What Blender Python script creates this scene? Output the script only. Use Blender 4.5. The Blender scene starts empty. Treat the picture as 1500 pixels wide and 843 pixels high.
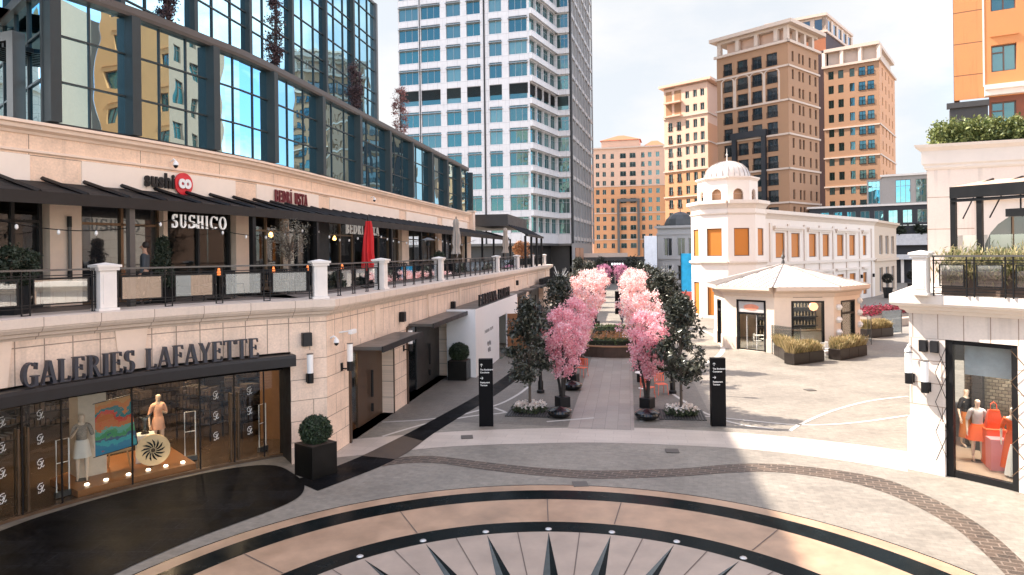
import bpy, math, random
import numpy as np
from math import sin, cos, pi, radians, sqrt, atan2, hypot
from mathutils import Vector, Matrix
random.seed(7)
S = bpy.context.scene
COL = S.collection
# ------------------------------------------------------------------ camera, light, exposure
cam_d = bpy.data.cameras.new('camera'); cam = bpy.data.objects.new('camera', cam_d); COL.objects.link(cam)
cam_d.sensor_width = 36; cam_d.lens = 24; cam_d.shift_y = -0.033; cam_d.clip_start = .1; cam_d.clip_end = 3000
cam.matrix_world = Matrix.Translation((0, 0, 6.2)) @ Matrix.Rotation(radians(90), 4, 'X') @ Matrix.Rotation(radians(-0.7), 4, 'Z')
S.camera = cam
S.render.resolution_x = 1024; S.render.resolution_y = 575
S.view_settings.view_transform = 'Standard'; S.view_settings.look = 'None'
S.view_settings.exposure = 1.85; S.view_settings.gamma = 1; S.view_settings.use_curve_mapping = False
try:
    S.cycles.max_bounces = 8; S.cycles.diffuse_bounces = 4; S.cycles.glossy_bounces = 4; S.cycles.transmission_bounces = 6; S.cycles.transparent_max_bounces = 12
    S.cycles.sample_clamp_indirect = 6
except Exception: pass
SUN_EL = 48.5
LH = Vector((.944, -.33)).normalized()                 # horizontal travel direction of sunlight
Ld = Vector((LH.x * cos(radians(SUN_EL)), LH.y * cos(radians(SUN_EL)), -sin(radians(SUN_EL))))
sd = bpy.data.lights.new('sun', 'SUN'); sd.energy = 3.7; sd.angle = radians(.53); sd.color = (1, .88, .76)
so = bpy.data.objects.new('sun', sd); COL.objects.link(so); so.rotation_euler = Ld.to_track_quat('-Z', 'Y').to_euler(); so.location = (-20, 20, 60)
W = bpy.data.worlds.new('World'); S.world = W; W.use_nodes = True
nt = W.node_tree; nt.nodes.clear()
def N(nt, t, **k):
    n = nt.nodes.new(t)
    for a, b in k.items(): setattr(n, a, b)
    return n
out = N(nt, 'ShaderNodeOutputWorld'); bg = N(nt, 'ShaderNodeBackground'); sky = N(nt, 'ShaderNodeTexSky')
sky.sky_type = 'NISHITA'; sky.sun_disc = False; sky.sun_elevation = radians(SUN_EL); sky.sun_rotation = atan2(-LH.x, -LH.y)
sky.air_density = 1.0; sky.dust_density = 1.2; sky.ozone_density = 2.0
tc = N(nt, 'ShaderNodeTexCoord'); mp = N(nt, 'ShaderNodeMapping'); mp.inputs['Scale'].default_value = (1.1, 1.1, 2.6); mp.inputs['Location'].default_value = (3.1, .4, .0)
nz = N(nt, 'ShaderNodeTexNoise'); nz.inputs['Scale'].default_value = 2.2; nz.inputs['Detail'].default_value = 8; nz.inputs['Roughness'].default_value = .58
cr = N(nt, 'ShaderNodeValToRGB'); cr.color_ramp.elements[0].position = .44; cr.color_ramp.elements[1].position = .66
mx = N(nt, 'ShaderNodeMix', data_type='RGBA'); mx.inputs[7].default_value = (10.0, 8.2, 6.8, 1)
L = nt.links.new
L(tc.outputs['Generated'], mp.inputs['Vector']); L(mp.outputs[0], nz.inputs['Vector']); L(nz.outputs['Fac'], cr.inputs[0])
ms = N(nt, 'ShaderNodeMath', operation='MULTIPLY'); ms.inputs[1].default_value = .85; L(cr.outputs[0], ms.inputs[0])
L(ms.outputs[0], mx.inputs[0]); tn = N(nt, 'ShaderNodeMix', data_type='RGBA', blend_type='MULTIPLY'); tn.inputs[0].default_value = 1; tn.inputs[7].default_value = (.84, .95, .98, 1); L(sky.outputs[0], tn.inputs[6]); L(tn.outputs[2], mx.inputs[6])
sx = N(nt, 'ShaderNodeSeparateXYZ'); L(tc.outputs['Generated'], sx.inputs[0]); hz = N(nt, 'ShaderNodeMapRange'); hz.inputs[1].default_value = .66; hz.inputs[2].default_value = .86; hz.inputs[4].default_value = .94; hz.interpolation_type = 'SMOOTHSTEP'
L(sx.outputs[1], hz.inputs[0]); m2 = N(nt, 'ShaderNodeMix', data_type='RGBA'); m2.inputs[7].default_value = (1.86, 1.90, 1.94, 1); L(hz.outputs[0], m2.inputs[0]); L(mx.outputs[2], m2.inputs[6]); L(m2.outputs[2], bg.inputs['Color']); bg.inputs['Strength'].default_value = .13
L(bg.outputs[0], out.inputs[0])

# ------------------------------------------------------------------ frames
CX, CY = .52, 9.25                                     # centre of the round plaza
def A(t, s): return (.9859 * t + .1676 * s, -.1676 * t + .9859 * s)     # lateral / along the avenue -> world
AROT = atan2(-.1676, .9859)
def P(R, deg): return (CX + R * cos(radians(deg)), CY + R * sin(radians(deg)))
def lpath(R, t, a0=190, s1=80, step=2.0):
    h = sqrt(R * R - (t + 1.05) ** 2); s0 = 9.18 + h
    x, y = A(t, s0); a1 = math.degrees(atan2(y - CY, x - CX))
    n = int((a0 - a1) / step) + 1
    return [P(R, a0 + (a1 - a0) * i / n) for i in range(n)] + [(x, y), A(t, s1)]
def arc(R, a0, a1, step=2.0):
    n = max(2, int(abs(a1 - a0) / step) + 1)
    return [P(R, a0 + (a1 - a0) * i / n) for i in range(n + 1)]
def plen(p):
    o = [0]
    for a, b in zip(p, p[1:]): o.append(o[-1] + hypot(b[0] - a[0], b[1] - a[1]))
    return o
def pat(path, d, w=0):
    """point, and direction angle, at arclength d, offset w to the outside (right)"""
    o = plen(path)
    for i in range(len(path) - 1):
        if d <= o[i + 1] or i == len(path) - 2:
            a, b = path[i], path[i + 1]; l = o[i + 1] - o[i]; k = (d - o[i]) / l
            dx, dy = (b[0] - a[0]) / l, (b[1] - a[1]) / l
            return (a[0] + (b[0] - a[0]) * k + dy * w, a[1] + (b[1] - a[1]) * k - dx * w), atan2(dy, dx)
def sub(path, d0, d1):
    o = plen(path); return [pat(path, d0)[0]] + [p for p, q in zip(path, o) if d0 + .01 < q < d1 - .01] + [pat(path, d1)[0]]
def offs(path, w):
    r = []
    for i, p in enumerate(path):
        ns = []
        for a, b in ((i - 1, i), (i, i + 1)):
            if a < 0 or b >= len(path): continue
            dx, dy = path[b][0] - path[a][0], path[b][1] - path[a][1]; l = hypot(dx, dy); ns.append((dy / l, -dx / l))
        nx = sum(n[0] for n in ns) / len(ns); ny = sum(n[1] for n in ns) / len(ns); q = nx * nx + ny * ny
        r.append((p[0] + nx / q * w, p[1] + ny / q * w))
    return r

# ------------------------------------------------------------------ mesh helper
def wl(o):
    v = Vector((0, 0, 0))
    while o: v += o.location; o = o.parent
    return v
class MB:
    def __init__(s): s.v = []; s.f = []; s.m = []; s.uv = []; s.cm = 0
    def face(s, pts, uv=None):
        i = len(s.v); s.v += [tuple(p) for p in pts]; s.f.append(tuple(range(i, i + len(pts)))); s.m.append(s.cm)
        s.uv.append(uv or [(0, 0)] * len(pts)); return s
    def box(s, x0, x1, y0, y1, z0, z1):
        i = len(s.v); s.v += [(x, y, z) for z in (z0, z1) for x, y in ((x0, y0), (x1, y0), (x1, y1), (x0, y1))]
        for q in ((3, 2, 1, 0), (4, 5, 6, 7), (0, 1, 5, 4), (1, 2, 6, 5), (2, 3, 7, 6), (3, 0, 4, 7)):
            s.f.append(tuple(i + k for k in q)); s.m.append(s.cm); s.uv.append([(0, 0)] * 4)
        return s
    def obox(s, c, sz, rz=0, rx=0, ry=0):
        M = Matrix.Translation(c) @ Matrix.Rotation(rz, 4, 'Z') @ Matrix.Rotation(ry, 4, 'Y') @ Matrix.Rotation(rx, 4, 'X')
        i = len(s.v); s.box(-sz[0] / 2, sz[0] / 2, -sz[1] / 2, sz[1] / 2, -sz[2] / 2, sz[2] / 2)
        s.v[i:] = [tuple(M @ Vector(v)) for v in s.v[i:]]; return s
    def prism(s, poly, z0, z1, cap=True):
        n = len(poly); i = len(s.v); s.v += [(x, y, z0) for x, y in poly] + [(x, y, z1) for x, y in poly]
        for k in range(n):
            j = (k + 1) % n; s.f.append((i + k, i + j, i + n + j, i + n + k)); s.m.append(s.cm); s.uv.append([(0, 0)] * 4)
        if cap:
            s.f.append(tuple(i + n + k for k in range(n))); s.m.append(s.cm); s.uv.append([(0, 0)] * n)
            s.f.append(tuple(i + k for k in reversed(range(n)))); s.m.append(s.cm); s.uv.append([(0, 0)] * n)
        return s
    def tube(s, pts, r, n=8, cap=True):
        """pts 3D, r a number or list"""
        rs = r if isinstance(r, (list, tuple)) else [r] * len(pts); pts = [Vector(p) for p in pts]; i0 = len(s.v)
        up = Vector((0, 0, 1))
        for k, p in enumerate(pts):
            d = (pts[min(k + 1, len(pts) - 1)] - pts[max(k - 1, 0)]).normalized()
            a = d.cross(up); a = d.cross(Vector((1, 0, 0))) if a.length < .1 else a
            a.normalize(); b = d.cross(a)
            for j in range(n):
                q = p + (a * cos(2 * pi * j / n) + b * sin(2 * pi * j / n)) * rs[k]; s.v.append(tuple(q))
        for k in range(len(pts) - 1):
            for j in range(n):
                a, b = i0 + k * n + j, i0 + k * n + (j + 1) % n; s.f.append((a, b, b + n, a + n)); s.m.append(s.cm); s.uv.append([(0, 0)] * 4)
        if cap:
            for e in (0, len(pts) - 1): s.f.append(tuple(i0 + e * n + j for j in range(n))); s.m.append(s.cm); s.uv.append([(0, 0)] * n)
        return s
    def lathe(s, prof, c=(0, 0, 0), n=20, a0=0, cap=True):
        i0 = len(s.v)
        for r, z in prof:
            for j in range(n): s.v.append((c[0] + r * cos(a0 + 2 * pi * j / n), c[1] + r * sin(a0 + 2 * pi * j / n), c[2] + z))
        for k in range(len(prof) - 1):
            for j in range(n):
                a, b = i0 + k * n + j, i0 + k * n + (j + 1) % n; s.f.append((a, b, b + n, a + n)); s.m.append(s.cm); s.uv.append([(0, 0)] * 4)
        if cap:
            for e in (0, len(prof) - 1):
                if prof[e][0] > .002: s.f.append(tuple(i0 + e * n + j for j in range(n))); s.m.append(s.cm); s.uv.append([(0, 0)] * n)
        return s
    def sweep(s, path, prof, closed=False, caps=False):
        cols = [offs(path, w) for w, z in prof]; L_ = plen(path); pl = plen(prof)
        n = len(prof); i0 = len(s.v)
        for i in range(len(path)):
            for j in range(n): s.v.append((cols[j][i][0], cols[j][i][1], prof[j][1]))
        for i in range(len(path) - 1):
            for j in range(n if closed else n - 1):
                k = (j + 1) % n; a = i0 + i * n
                s.f.append((a + j, a + n + j, a + n + k, a + k)); s.m.append(s.cm)
                v0 = prof[0][1] + pl[j]; v1 = prof[0][1] + (pl[j + 1] if j + 1 < n else pl[j] + .1)
                s.uv.append([(L_[i], v0), (L_[i + 1], v0), (L_[i + 1], v1), (L_[i], v1)])
        if closed or caps:
            for e in (0, len(path) - 1): s.f.append(tuple(i0 + e * n + j for j in range(n))); s.m.append(s.cm); s.uv.append([(0, 0)] * n)
        return s
    def wall(s, Lw, z0, z1, ops, depth=.25, y=0.0, x0=0.0):
        """wall in the local x/z plane facing -y with openings (u0,u1,v0,v1)"""
        us = sorted({x0, Lw} | {o[0] for o in ops} | {o[1] for o in ops}); vs = sorted({z0, z1} | {o[2] for o in ops} | {o[3] for o in ops})
        us = [u for u in us if x0 <= u <= Lw]; vs = [v for v in vs if z0 <= v <= z1]
        for a, b in zip(us, us[1:]):
            run = None
            for c, d in zip(vs, vs[1:]):
                um, vm = (a + b) / 2, (c + d) / 2
                solid = not any(o[0] < um < o[1] and o[2] < vm < o[3] for o in ops)
                if solid: run = (run[0], d) if run else (c, d)
                if run and not solid: s.face([(a, y, run[0]), (b, y, run[0]), (b, y, run[1]), (a, y, run[1])]); run = None
            if run: s.face([(a, y, run[0]), (b, y, run[0]), (b, y, run[1]), (a, y, run[1])])
        for u0, u1, v0, v1 in ops:
            d = y + depth
            s.face([(u0, y, v0), (u0, y, v1), (u0, d, v1), (u0, d, v0)]); s.face([(u1, y, v1), (u1, y, v0), (u1, d, v0), (u1, d, v1)])
            s.face([(u0, y, v1), (u1, y, v1), (u1, d, v1), (u0, d, v1)]); s.face([(u0, d, v0), (u1, d, v0), (u1, y, v0), (u0, y, v0)])
        return s
    def pieces(s):
        par = list(range(len(s.v)))
        def find(i):
            while par[i] != i: par[i] = par[par[i]]; i = par[i]
            return i
        for f in s.f:
            for k in f[1:]: par[find(k)] = find(f[0])
        gr = {}
        for k, f in enumerate(s.f): gr.setdefault(find(f[0]), []).append(k)
        res = []
        for ks in gr.values():
            g = MB(); mp_ = {}
            for k in ks:
                for i in s.f[k]:
                    if i not in mp_: mp_[i] = len(g.v); g.v.append(s.v[i])
                g.f.append(tuple(mp_[i] for i in s.f[k])); g.m.append(s.m[k]); g.uv.append(s.uv[k])
            res.append(g)
        return res
    def build(s, name, mats, parent=None, each=False, **kw):
        if each: return [g._build(name, mats, parent, **kw) for g in s.pieces()][0]
        return s._build(name, mats, parent, **kw)
    def _build(s, name, mats, parent=None, loc=None, rot=0, smooth=False, world=False, bevel=0):
        vs = s.v
        if world and parent is not None:
            o_ = wl(parent); vs = [(a - o_.x, b - o_.y, c - o_.z) for a, b, c in vs]
        me = bpy.data.meshes.new(name); me.from_pydata(vs, [], s.f); 
        for m in (mats if isinstance(mats, (list, tuple)) else [mats]): me.materials.append(m)
        me.polygons.foreach_set('material_index', s.m)
        uvl = me.uv_layers.new(name='UVMap'); flat = [c for u in s.uv for p in u for c in p]
        uvl.data.foreach_set('uv', flat)
        if smooth: me.polygons.foreach_set('use_smooth', [True] * len(me.polygons))
        me.update()
        o = bpy.data.objects.new(name, me); COL.objects.link(o); o.parent = parent
        if loc is not None:
            l3 = Vector(loc if len(loc) == 3 else (loc[0], loc[1], 0))
            if world and parent is not None: l3 = l3
            o.location = l3
        o.rotation_euler = (0, 0, rot)
        if smooth:
            try: me.set_sharp_from_angle(angle=radians(40))
            except Exception: pass
        if bevel:
            b = o.modifiers.new('bevel', 'BEVEL'); b.width = bevel; b.segments = 2; b.limit_method = 'ANGLE'; b.angle_limit = radians(40)
        return o
def tag(o, label, cat=None, group=None, kind=None):
    if label: o['label'] = label
    if cat: o['category'] = cat
    if group: o['group'] = group
    if kind: o['kind'] = kind
    return o
def root(name, label, cat, loc=(0, 0, 0), rot=0, group=None):
    o = bpy.data.objects.new(name, None); o.empty_display_size = .2; COL.objects.link(o)
    o.location = loc if len(loc) == 3 else (loc[0], loc[1], 0); o.rotation_euler = (0, 0, rot)
    return tag(o, label, cat, group)
def dup(o, loc, rot=None, label=None, scale=None):
    r = o.copy(); COL.objects.link(r); r.location = loc if len(loc) == 3 else (loc[0], loc[1], 0)
    if rot is not None: r.rotation_euler = (0, 0, rot)
    if scale: r.scale = (scale,) * 3 if not isinstance(scale, tuple) else scale
    if label: r['label'] = label
    for ch in list(o.children):
        c = ch.copy(); COL.objects.link(c); c.parent = r
        for g in list(ch.children): d = g.copy(); COL.objects.link(d); d.parent = c
    return r
def locl(parent, xy, z=0):
    w = wl(parent); return (xy[0] - w.x, xy[1] - w.y, z - w.z)

# ------------------------------------------------------------------ materials
def new(name):
    m = bpy.data.materials.new(name); m.use_nodes = True; t = m.node_tree; t.nodes.clear()
    o = N(t, 'ShaderNodeOutputMaterial'); b = N(t, 'ShaderNodeBsdfPrincipled'); t.links.new(b.outputs[0], o.inputs[0]); return m, t, b, o
def vec(t, mode):
    tcn = N(t, 'ShaderNodeTexCoord')
    if mode == 'uv': return tcn.outputs['UV']
    if mode == 'xy': return tcn.outputs['Object']
    sp = N(t, 'ShaderNodeSeparateXYZ'); cb = N(t, 'ShaderNodeCombineXYZ'); t.links.new(tcn.outputs['Object'], sp.inputs[0])
    t.links.new(sp.outputs[0], cb.inputs[0]); t.links.new(sp.outputs[2], cb.inputs[1]); return cb.outputs[0]
def mat(name, col, rough=.6, metal=0, var=.12, scale=3, bump=0, bscale=40, spec=.5, coat=0, emit=None, es=0, stain=0):
    m, t, b, o = new(name); k = t.links.new
    b.inputs['Roughness'].default_value = rough; b.inputs['Metallic'].default_value = metal
    b.inputs['Specular IOR Level'].default_value = spec; b.inputs['Coat Weight'].default_value = coat
    tcn = N(t, 'ShaderNodeTexCoord'); n = N(t, 'ShaderNodeTexNoise'); n.inputs['Scale'].default_value = scale; n.inputs['Detail'].default_value = 6; n.inputs['Roughness'].default_value = .65
    k(tcn.outputs['Object'], n.inputs['Vector'])
    r = N(t, 'ShaderNodeMapRange'); r.inputs[1].default_value = .3; r.inputs[2].default_value = .7; r.inputs[3].default_value = 1 - var; r.inputs[4].default_value = 1 + var
    k(n.outputs['Fac'], r.inputs[0])
    x = N(t, 'ShaderNodeVectorMath', operation='SCALE'); x.inputs[0].default_value = col[:3]; k(r.outputs[0], x.inputs['Scale']); k(x.outputs[0], b.inputs['Base Color'])
    rr = N(t, 'ShaderNodeMapRange'); rr.inputs[1].default_value = .3; rr.inputs[2].default_value = .7; rr.inputs[3].default_value = max(0.02, rough - .08); rr.inputs[4].default_value = min(1, rough + .08)
    k(n.outputs['Fac'], rr.inputs[0]); k(rr.outputs[0], b.inputs['Roughness'])
    if bump:
        n2 = N(t, 'ShaderNodeTexNoise'); n2.inputs['Scale'].default_value = bscale; n2.inputs['Detail'].default_value = 4; k(tcn.outputs['Object'], n2.inputs['Vector'])
        bp = N(t, 'ShaderNodeBump'); bp.inputs['Strength'].default_value = bump; bp.inputs['Distance'].default_value = .02; k(n2.outputs['Fac'], bp.inputs['Height']); k(bp.outputs[0], b.inputs['Normal'])
    if emit: b.inputs['Emission Color'].default_value = (*emit, 1); b.inputs['Emission Strength'].default_value = es
    return m
def bricks(name, c1, c2, cm, bw, bh, mode='xz', mortar=.008, rough=.7, off=.5, var=.15, vscale=1.2, bump=.4, rot=0, spec=.5, streak=False, sq=1):
    m, t, b, o = new(name); k = t.links.new
    v = vec(t, mode)
    if rot:
        mpn = N(t, 'ShaderNodeMapping'); mpn.inputs['Rotation'].default_value = (0, 0, rot); k(v, mpn.inputs['Vector']); v2 = mpn.outputs[0]
    else: v2 = v
    br = N(t, 'ShaderNodeTexBrick'); br.offset = off; br.inputs['Scale'].default_value = 1; br.inputs['Brick Width'].default_value = bw; br.inputs['Row Height'].default_value = bh
    br.inputs['Mortar Size'].default_value = mortar; br.inputs['Mortar Smooth'].default_value = .2; br.inputs['Bias'].default_value = 0
    br.inputs['Color1'].default_value = (*c1, 1); br.inputs['Color2'].default_value = (*c2, 1); br.inputs['Mortar'].default_value = (*cm, 1); k(v2, br.inputs['Vector'])
    n = N(t, 'ShaderNodeTexNoise'); n.inputs['Scale'].default_value = vscale; n.inputs['Detail'].default_value = 8; n.inputs['Roughness'].default_value = .7; k(v, n.inputs['Vector'])
    r = N(t, 'ShaderNodeMapRange'); r.inputs[1].default_value = .3; r.inputs[2].default_value = .7; r.inputs[3].default_value = 1 - var; r.inputs[4].default_value = 1 + var; k(n.outputs['Fac'], r.inputs[0])
    n3 = N(t, 'ShaderNodeTexNoise'); n3.inputs['Scale'].default_value = vscale * 14; n3.inputs['Detail'].default_value = 5; k(v, n3.inputs['Vector'])
    r3 = N(t, 'ShaderNodeMapRange'); r3.inputs[1].default_value = .3; r3.inputs[2].default_value = .7; r3.inputs[3].default_value = 1 - var * .6; r3.inputs[4].default_value = 1 + var * .6; k(n3.outputs['Fac'], r3.inputs[0])
    mm = N(t, 'ShaderNodeMath', operation='MULTIPLY'); k(r.outputs[0], mm.inputs[0]); k(r3.outputs[0], mm.inputs[1])
    if mode != 'xy' and max(c1) > .3:                      # rain streaks running down the cladding
        ms_ = N(t, 'ShaderNodeMapping'); ms_.inputs['Scale'].default_value = (3.2, .22, 1); k(v, ms_.inputs['Vector']); ns = N(t, 'ShaderNodeTexNoise'); ns.inputs['Scale'].default_value = 1.6; ns.inputs['Detail'].default_value = 6; k(ms_.outputs[0], ns.inputs['Vector'])
        rs = N(t, 'ShaderNodeMapRange'); rs.inputs[1].default_value = .55; rs.inputs[2].default_value = .78; rs.inputs[3].default_value = 1.02; rs.inputs[4].default_value = .80; k(ns.outputs['Fac'], rs.inputs[0]); m3 = N(t, 'ShaderNodeMath', operation='MULTIPLY'); k(mm.outputs[0], m3.inputs[0]); k(rs.outputs[0], m3.inputs[1]); mm = m3
    x = N(t, 'ShaderNodeVectorMath', operation='SCALE'); k(br.outputs['Color'], x.inputs[0]); k(mm.outputs[0], x.inputs['Scale']); k(x.outputs[0], b.inputs['Base Color'])
    rr = N(t, 'ShaderNodeMapRange'); rr.inputs[1].default_value = .3; rr.inputs[2].default_value = .7; rr.inputs[3].default_value = max(.05, rough - .12); rr.inputs[4].default_value = rough + .1; k(n.outputs['Fac'], rr.inputs[0]); k(rr.outputs[0], b.inputs['Roughness'])
    b.inputs['Specular IOR Level'].default_value = spec
    bp = N(t, 'ShaderNodeBump'); bp.inputs['Strength'].default_value = bump; bp.inputs['Distance'].default_value = .01; bp.invert = True; k(br.outputs['Fac'], bp.inputs['Height']); k(bp.outputs[0], b.inputs['Normal'])
    return m
def mirror(name, tint, base, fac=.7, wob=.02, wscale=.5, rough=.01, pale=None):
    m, t, b, o = new(name); k = t.links.new
    b.inputs['Base Color'].default_value = (*base, 1); b.inputs['Roughness'].default_value = .15
    g = N(t, 'ShaderNodeBsdfGlossy'); g.inputs['Color'].default_value = (*tint, 1); g.inputs['Roughness'].default_value = rough
    if pale:
        gi = N(t, 'ShaderNodeNewGeometry'); oi = N(t, 'ShaderNodeObjectInfo'); ad = N(t, 'ShaderNodeMath', operation='ADD'); k(gi.outputs['Random Per Island'], ad.inputs[0]); k(oi.outputs['Random'], ad.inputs[1]); fr_ = N(t, 'ShaderNodeMath', operation='FRACT'); k(ad.outputs[0], fr_.inputs[0])
        rp = N(t, 'ShaderNodeValToRGB'); rp.color_ramp.interpolation = 'CONSTANT'; e = rp.color_ramp.elements; e[0].color = (*base, 1); e[1].position = .5; e[1].color = (*[c * 2.2 for c in base], 1); q = e.new(.75); q.color = (*[c * .5 + .3 * base[i] for i, c in enumerate(pale)], 1); q = e.new(.9); q.color = (*pale, 1); k(fr_.outputs[0], rp.inputs[0]); k(rp.outputs[0], b.inputs['Base Color'])
    x = N(t, 'ShaderNodeMixShader'); lw = N(t, 'ShaderNodeLayerWeight'); lw.inputs['Blend'].default_value = .35
    r = N(t, 'ShaderNodeMapRange'); r.inputs[3].default_value = fac; r.inputs[4].default_value = 1; k(lw.outputs['Fresnel'], r.inputs[0]); k(r.outputs[0], x.inputs[0])
    k(b.outputs[0], x.inputs[1]); k(g.outputs[0], x.inputs[2]); k(x.outputs[0], o.inputs[0])
    tcn = N(t, 'ShaderNodeTexCoord'); n = N(t, 'ShaderNodeTexNoise'); n.inputs['Scale'].default_value = wscale; n.inputs['Detail'].default_value = 1.5
    k(tcn.outputs['Object'], n.inputs['Vector']); bp = N(t, 'ShaderNodeBump'); bp.inputs['Strength'].default_value = 1; bp.inputs['Distance'].default_value = wob
    k(n.outputs['Fac'], bp.inputs['Height']); k(bp.outputs[0], g.inputs['Normal']); return m
def clearglass(name, tint=(.9, .95, .95), refl=.08):
    m, t, b, o = new(name); k = t.links.new; t.nodes.remove(b)
    tr = N(t, 'ShaderNodeBsdfTransparent'); tr.inputs[0].default_value = (*tint, 1); g = N(t, 'ShaderNodeBsdfGlossy'); g.inputs['Roughness'].default_value = .0; g.inputs['Color'].default_value = (.9, .95, 1, 1)
    lw = N(t, 'ShaderNodeLayerWeight'); lw.inputs['Blend'].default_value = .25; r = N(t, 'ShaderNodeMapRange'); r.inputs[3].default_value = refl; r.inputs[4].default_value = .9
    k(lw.outputs['Fresnel'], r.inputs[0]); x = N(t, 'ShaderNodeMixShader'); k(r.outputs[0], x.inputs[0]); k(tr.outputs[0], x.inputs[1]); k(g.outputs[0], x.inputs[2]); k(x.outputs[0], o.inputs[0]); return m
def leafmat(name, c1, c2, trans=.25, rough=.5):
    m, t, b, o = new(name); k = t.links.new
    gm = N(t, 'ShaderNodeNewGeometry'); rp = N(t, 'ShaderNodeValToRGB'); rp.color_ramp.elements[0].color = (*c1, 1); rp.color_ramp.elements[1].color = (*c2, 1)
    k(gm.outputs['Random Per Island'], rp.inputs[0]); k(rp.outputs[0], b.inputs['Base Color']); b.inputs['Roughness'].default_value = rough
    tl = N(t, 'ShaderNodeBsdfTranslucent'); k(rp.outputs[0], tl.inputs[0]); x = N(t, 'ShaderNodeMixShader'); x.inputs[0].default_value = trans
    k(b.outputs[0], x.inputs[1]); k(tl.outputs[0], x.inputs[2]); k(x.outputs[0], o.inputs[0]); return m

STONE = bricks('cream_stone', (.80, .615, .485), (.78, .60, .47), (.30, .22, .17), 1.35, .62, 'uv', .012, .62)
STONEW = bricks('cream_stone_wall', (.80, .615, .485), (.78, .60, .47), (.30, .22, .17), 1.35, .62, 'xz', .012, .62)
STONEP = mat('cream_stone_trim', (.80, .63, .50), .62, var=.08, scale=1.3, bump=.1)
VOUS = bricks('cream_stone_voussoir', (.80, .62, .49), (.77, .595, .465), (.30, .22, .17), .62, 1.4, 'uv', .014, .62, off=0)
VOUSW = bricks('cream_stone_voussoir_wall', (.80, .62, .49), (.77, .595, .465), (.30, .22, .17), .62, 1.4, 'xz', .014, .62, off=0)
BAND = bricks('band_render', (.80, .585, .43), (.79, .575, .42), (.28, .2, .15), 3.3, 9, 'uv', .012, .7, off=0)
PANEL = mat('pale_panel', (.84, .72, .61), .6, var=.05, scale=1)
WHITE = mat('white_stone', (.78, .73, .68), .55, var=.07, scale=2, bump=.08)
WHITEP = mat('white_paint', (.8, .8, .79), .5, var=.03)
RSTONE = bricks('pale_stone', (.72, .63, .56), (.70, .61, .54), (.36, .26, .2), 1.5, .62, 'xz', .013, .6, var=.06)
RSTONEU = bricks('pale_stone_curved', (.72, .63, .56), (.70, .61, .54), (.36, .26, .2), 1.5, .62, 'uv', .013, .6, var=.06)
RVOUS = bricks('pale_stone_voussoir', (.72, .63, .56), (.70, .61, .54), (.36, .26, .2), .62, 1.6, 'uv', .013, .6, off=0, var=.06)
RTRIM = mat('pale_stone_trim', (.74, .66, .59), .55, var=.05, scale=1.5)
BLACK = mat('black_metal', (.008, .008, .009), .45, .0, spec=.3, var=.2)
CANS = mat('canopy_sheet', (.010, .010, .011), .6, 0, var=.2, spec=.15); CANF = mat('canopy_fascia', (.026, .022, .020), .55, 0, var=.15, spec=.2)
DARK = mat('dark_metal', (.018, .018, .02), .45, .1, spec=.35, var=.2)
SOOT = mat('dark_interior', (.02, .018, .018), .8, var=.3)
FINM = mat('dark_fin', (.035, .045, .047), .5, 0, var=.1, spec=.3)
CAPM = mat('cap_metal', (.085, .075, .068), .5, .1, var=.12)
DGREY = mat('dark_grey_panel', (.045, .043, .042), .5, .1, var=.15, scale=1.5)
GREYF = mat('grey_aluminium', (.12, .115, .11), .42, .55, var=.12, scale=1.5)
TANF = mat('bronze_frame', (.17, .11, .07), .35, .7, var=.15)
BROWN = mat('brown_panel', (.09, .055, .035), .4, .2, var=.25, scale=2)
MIRG = mirror('blue_mirror_glass', (.46, .80, .97), (.008, .03, .04), .82, .025, .35)
TEALG = mirror('teal_glass', (.22, .52, .55), (.004, .028, .030), .15, .02, .5, pale=(.10, .17, .165))
TEALB = mirror('bright_teal_glass', (.40, .80, .88), (.02, .12, .15), .5, .02, .5)
DGLASS = mirror('dark_glass', (.5, .56, .58), (.008, .009, .011), .07, .01, .5, pale=(.07, .065, .06))
CLEAR = clearglass('clear_glass', refl=.03); RAILG = clearglass('rail_glass', (.75, .8, .8), .2)
LAMPG = mat('lamp_glass', (.85, .84, .82), .4, var=.02)
BARK = mat('bark', (.09, .07, .055), .85, var=.3, scale=20, bump=.4)
DBARK = mat('dark_bark', (.03, .025, .022), .85, var=.3, scale=20, bump=.4)
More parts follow.
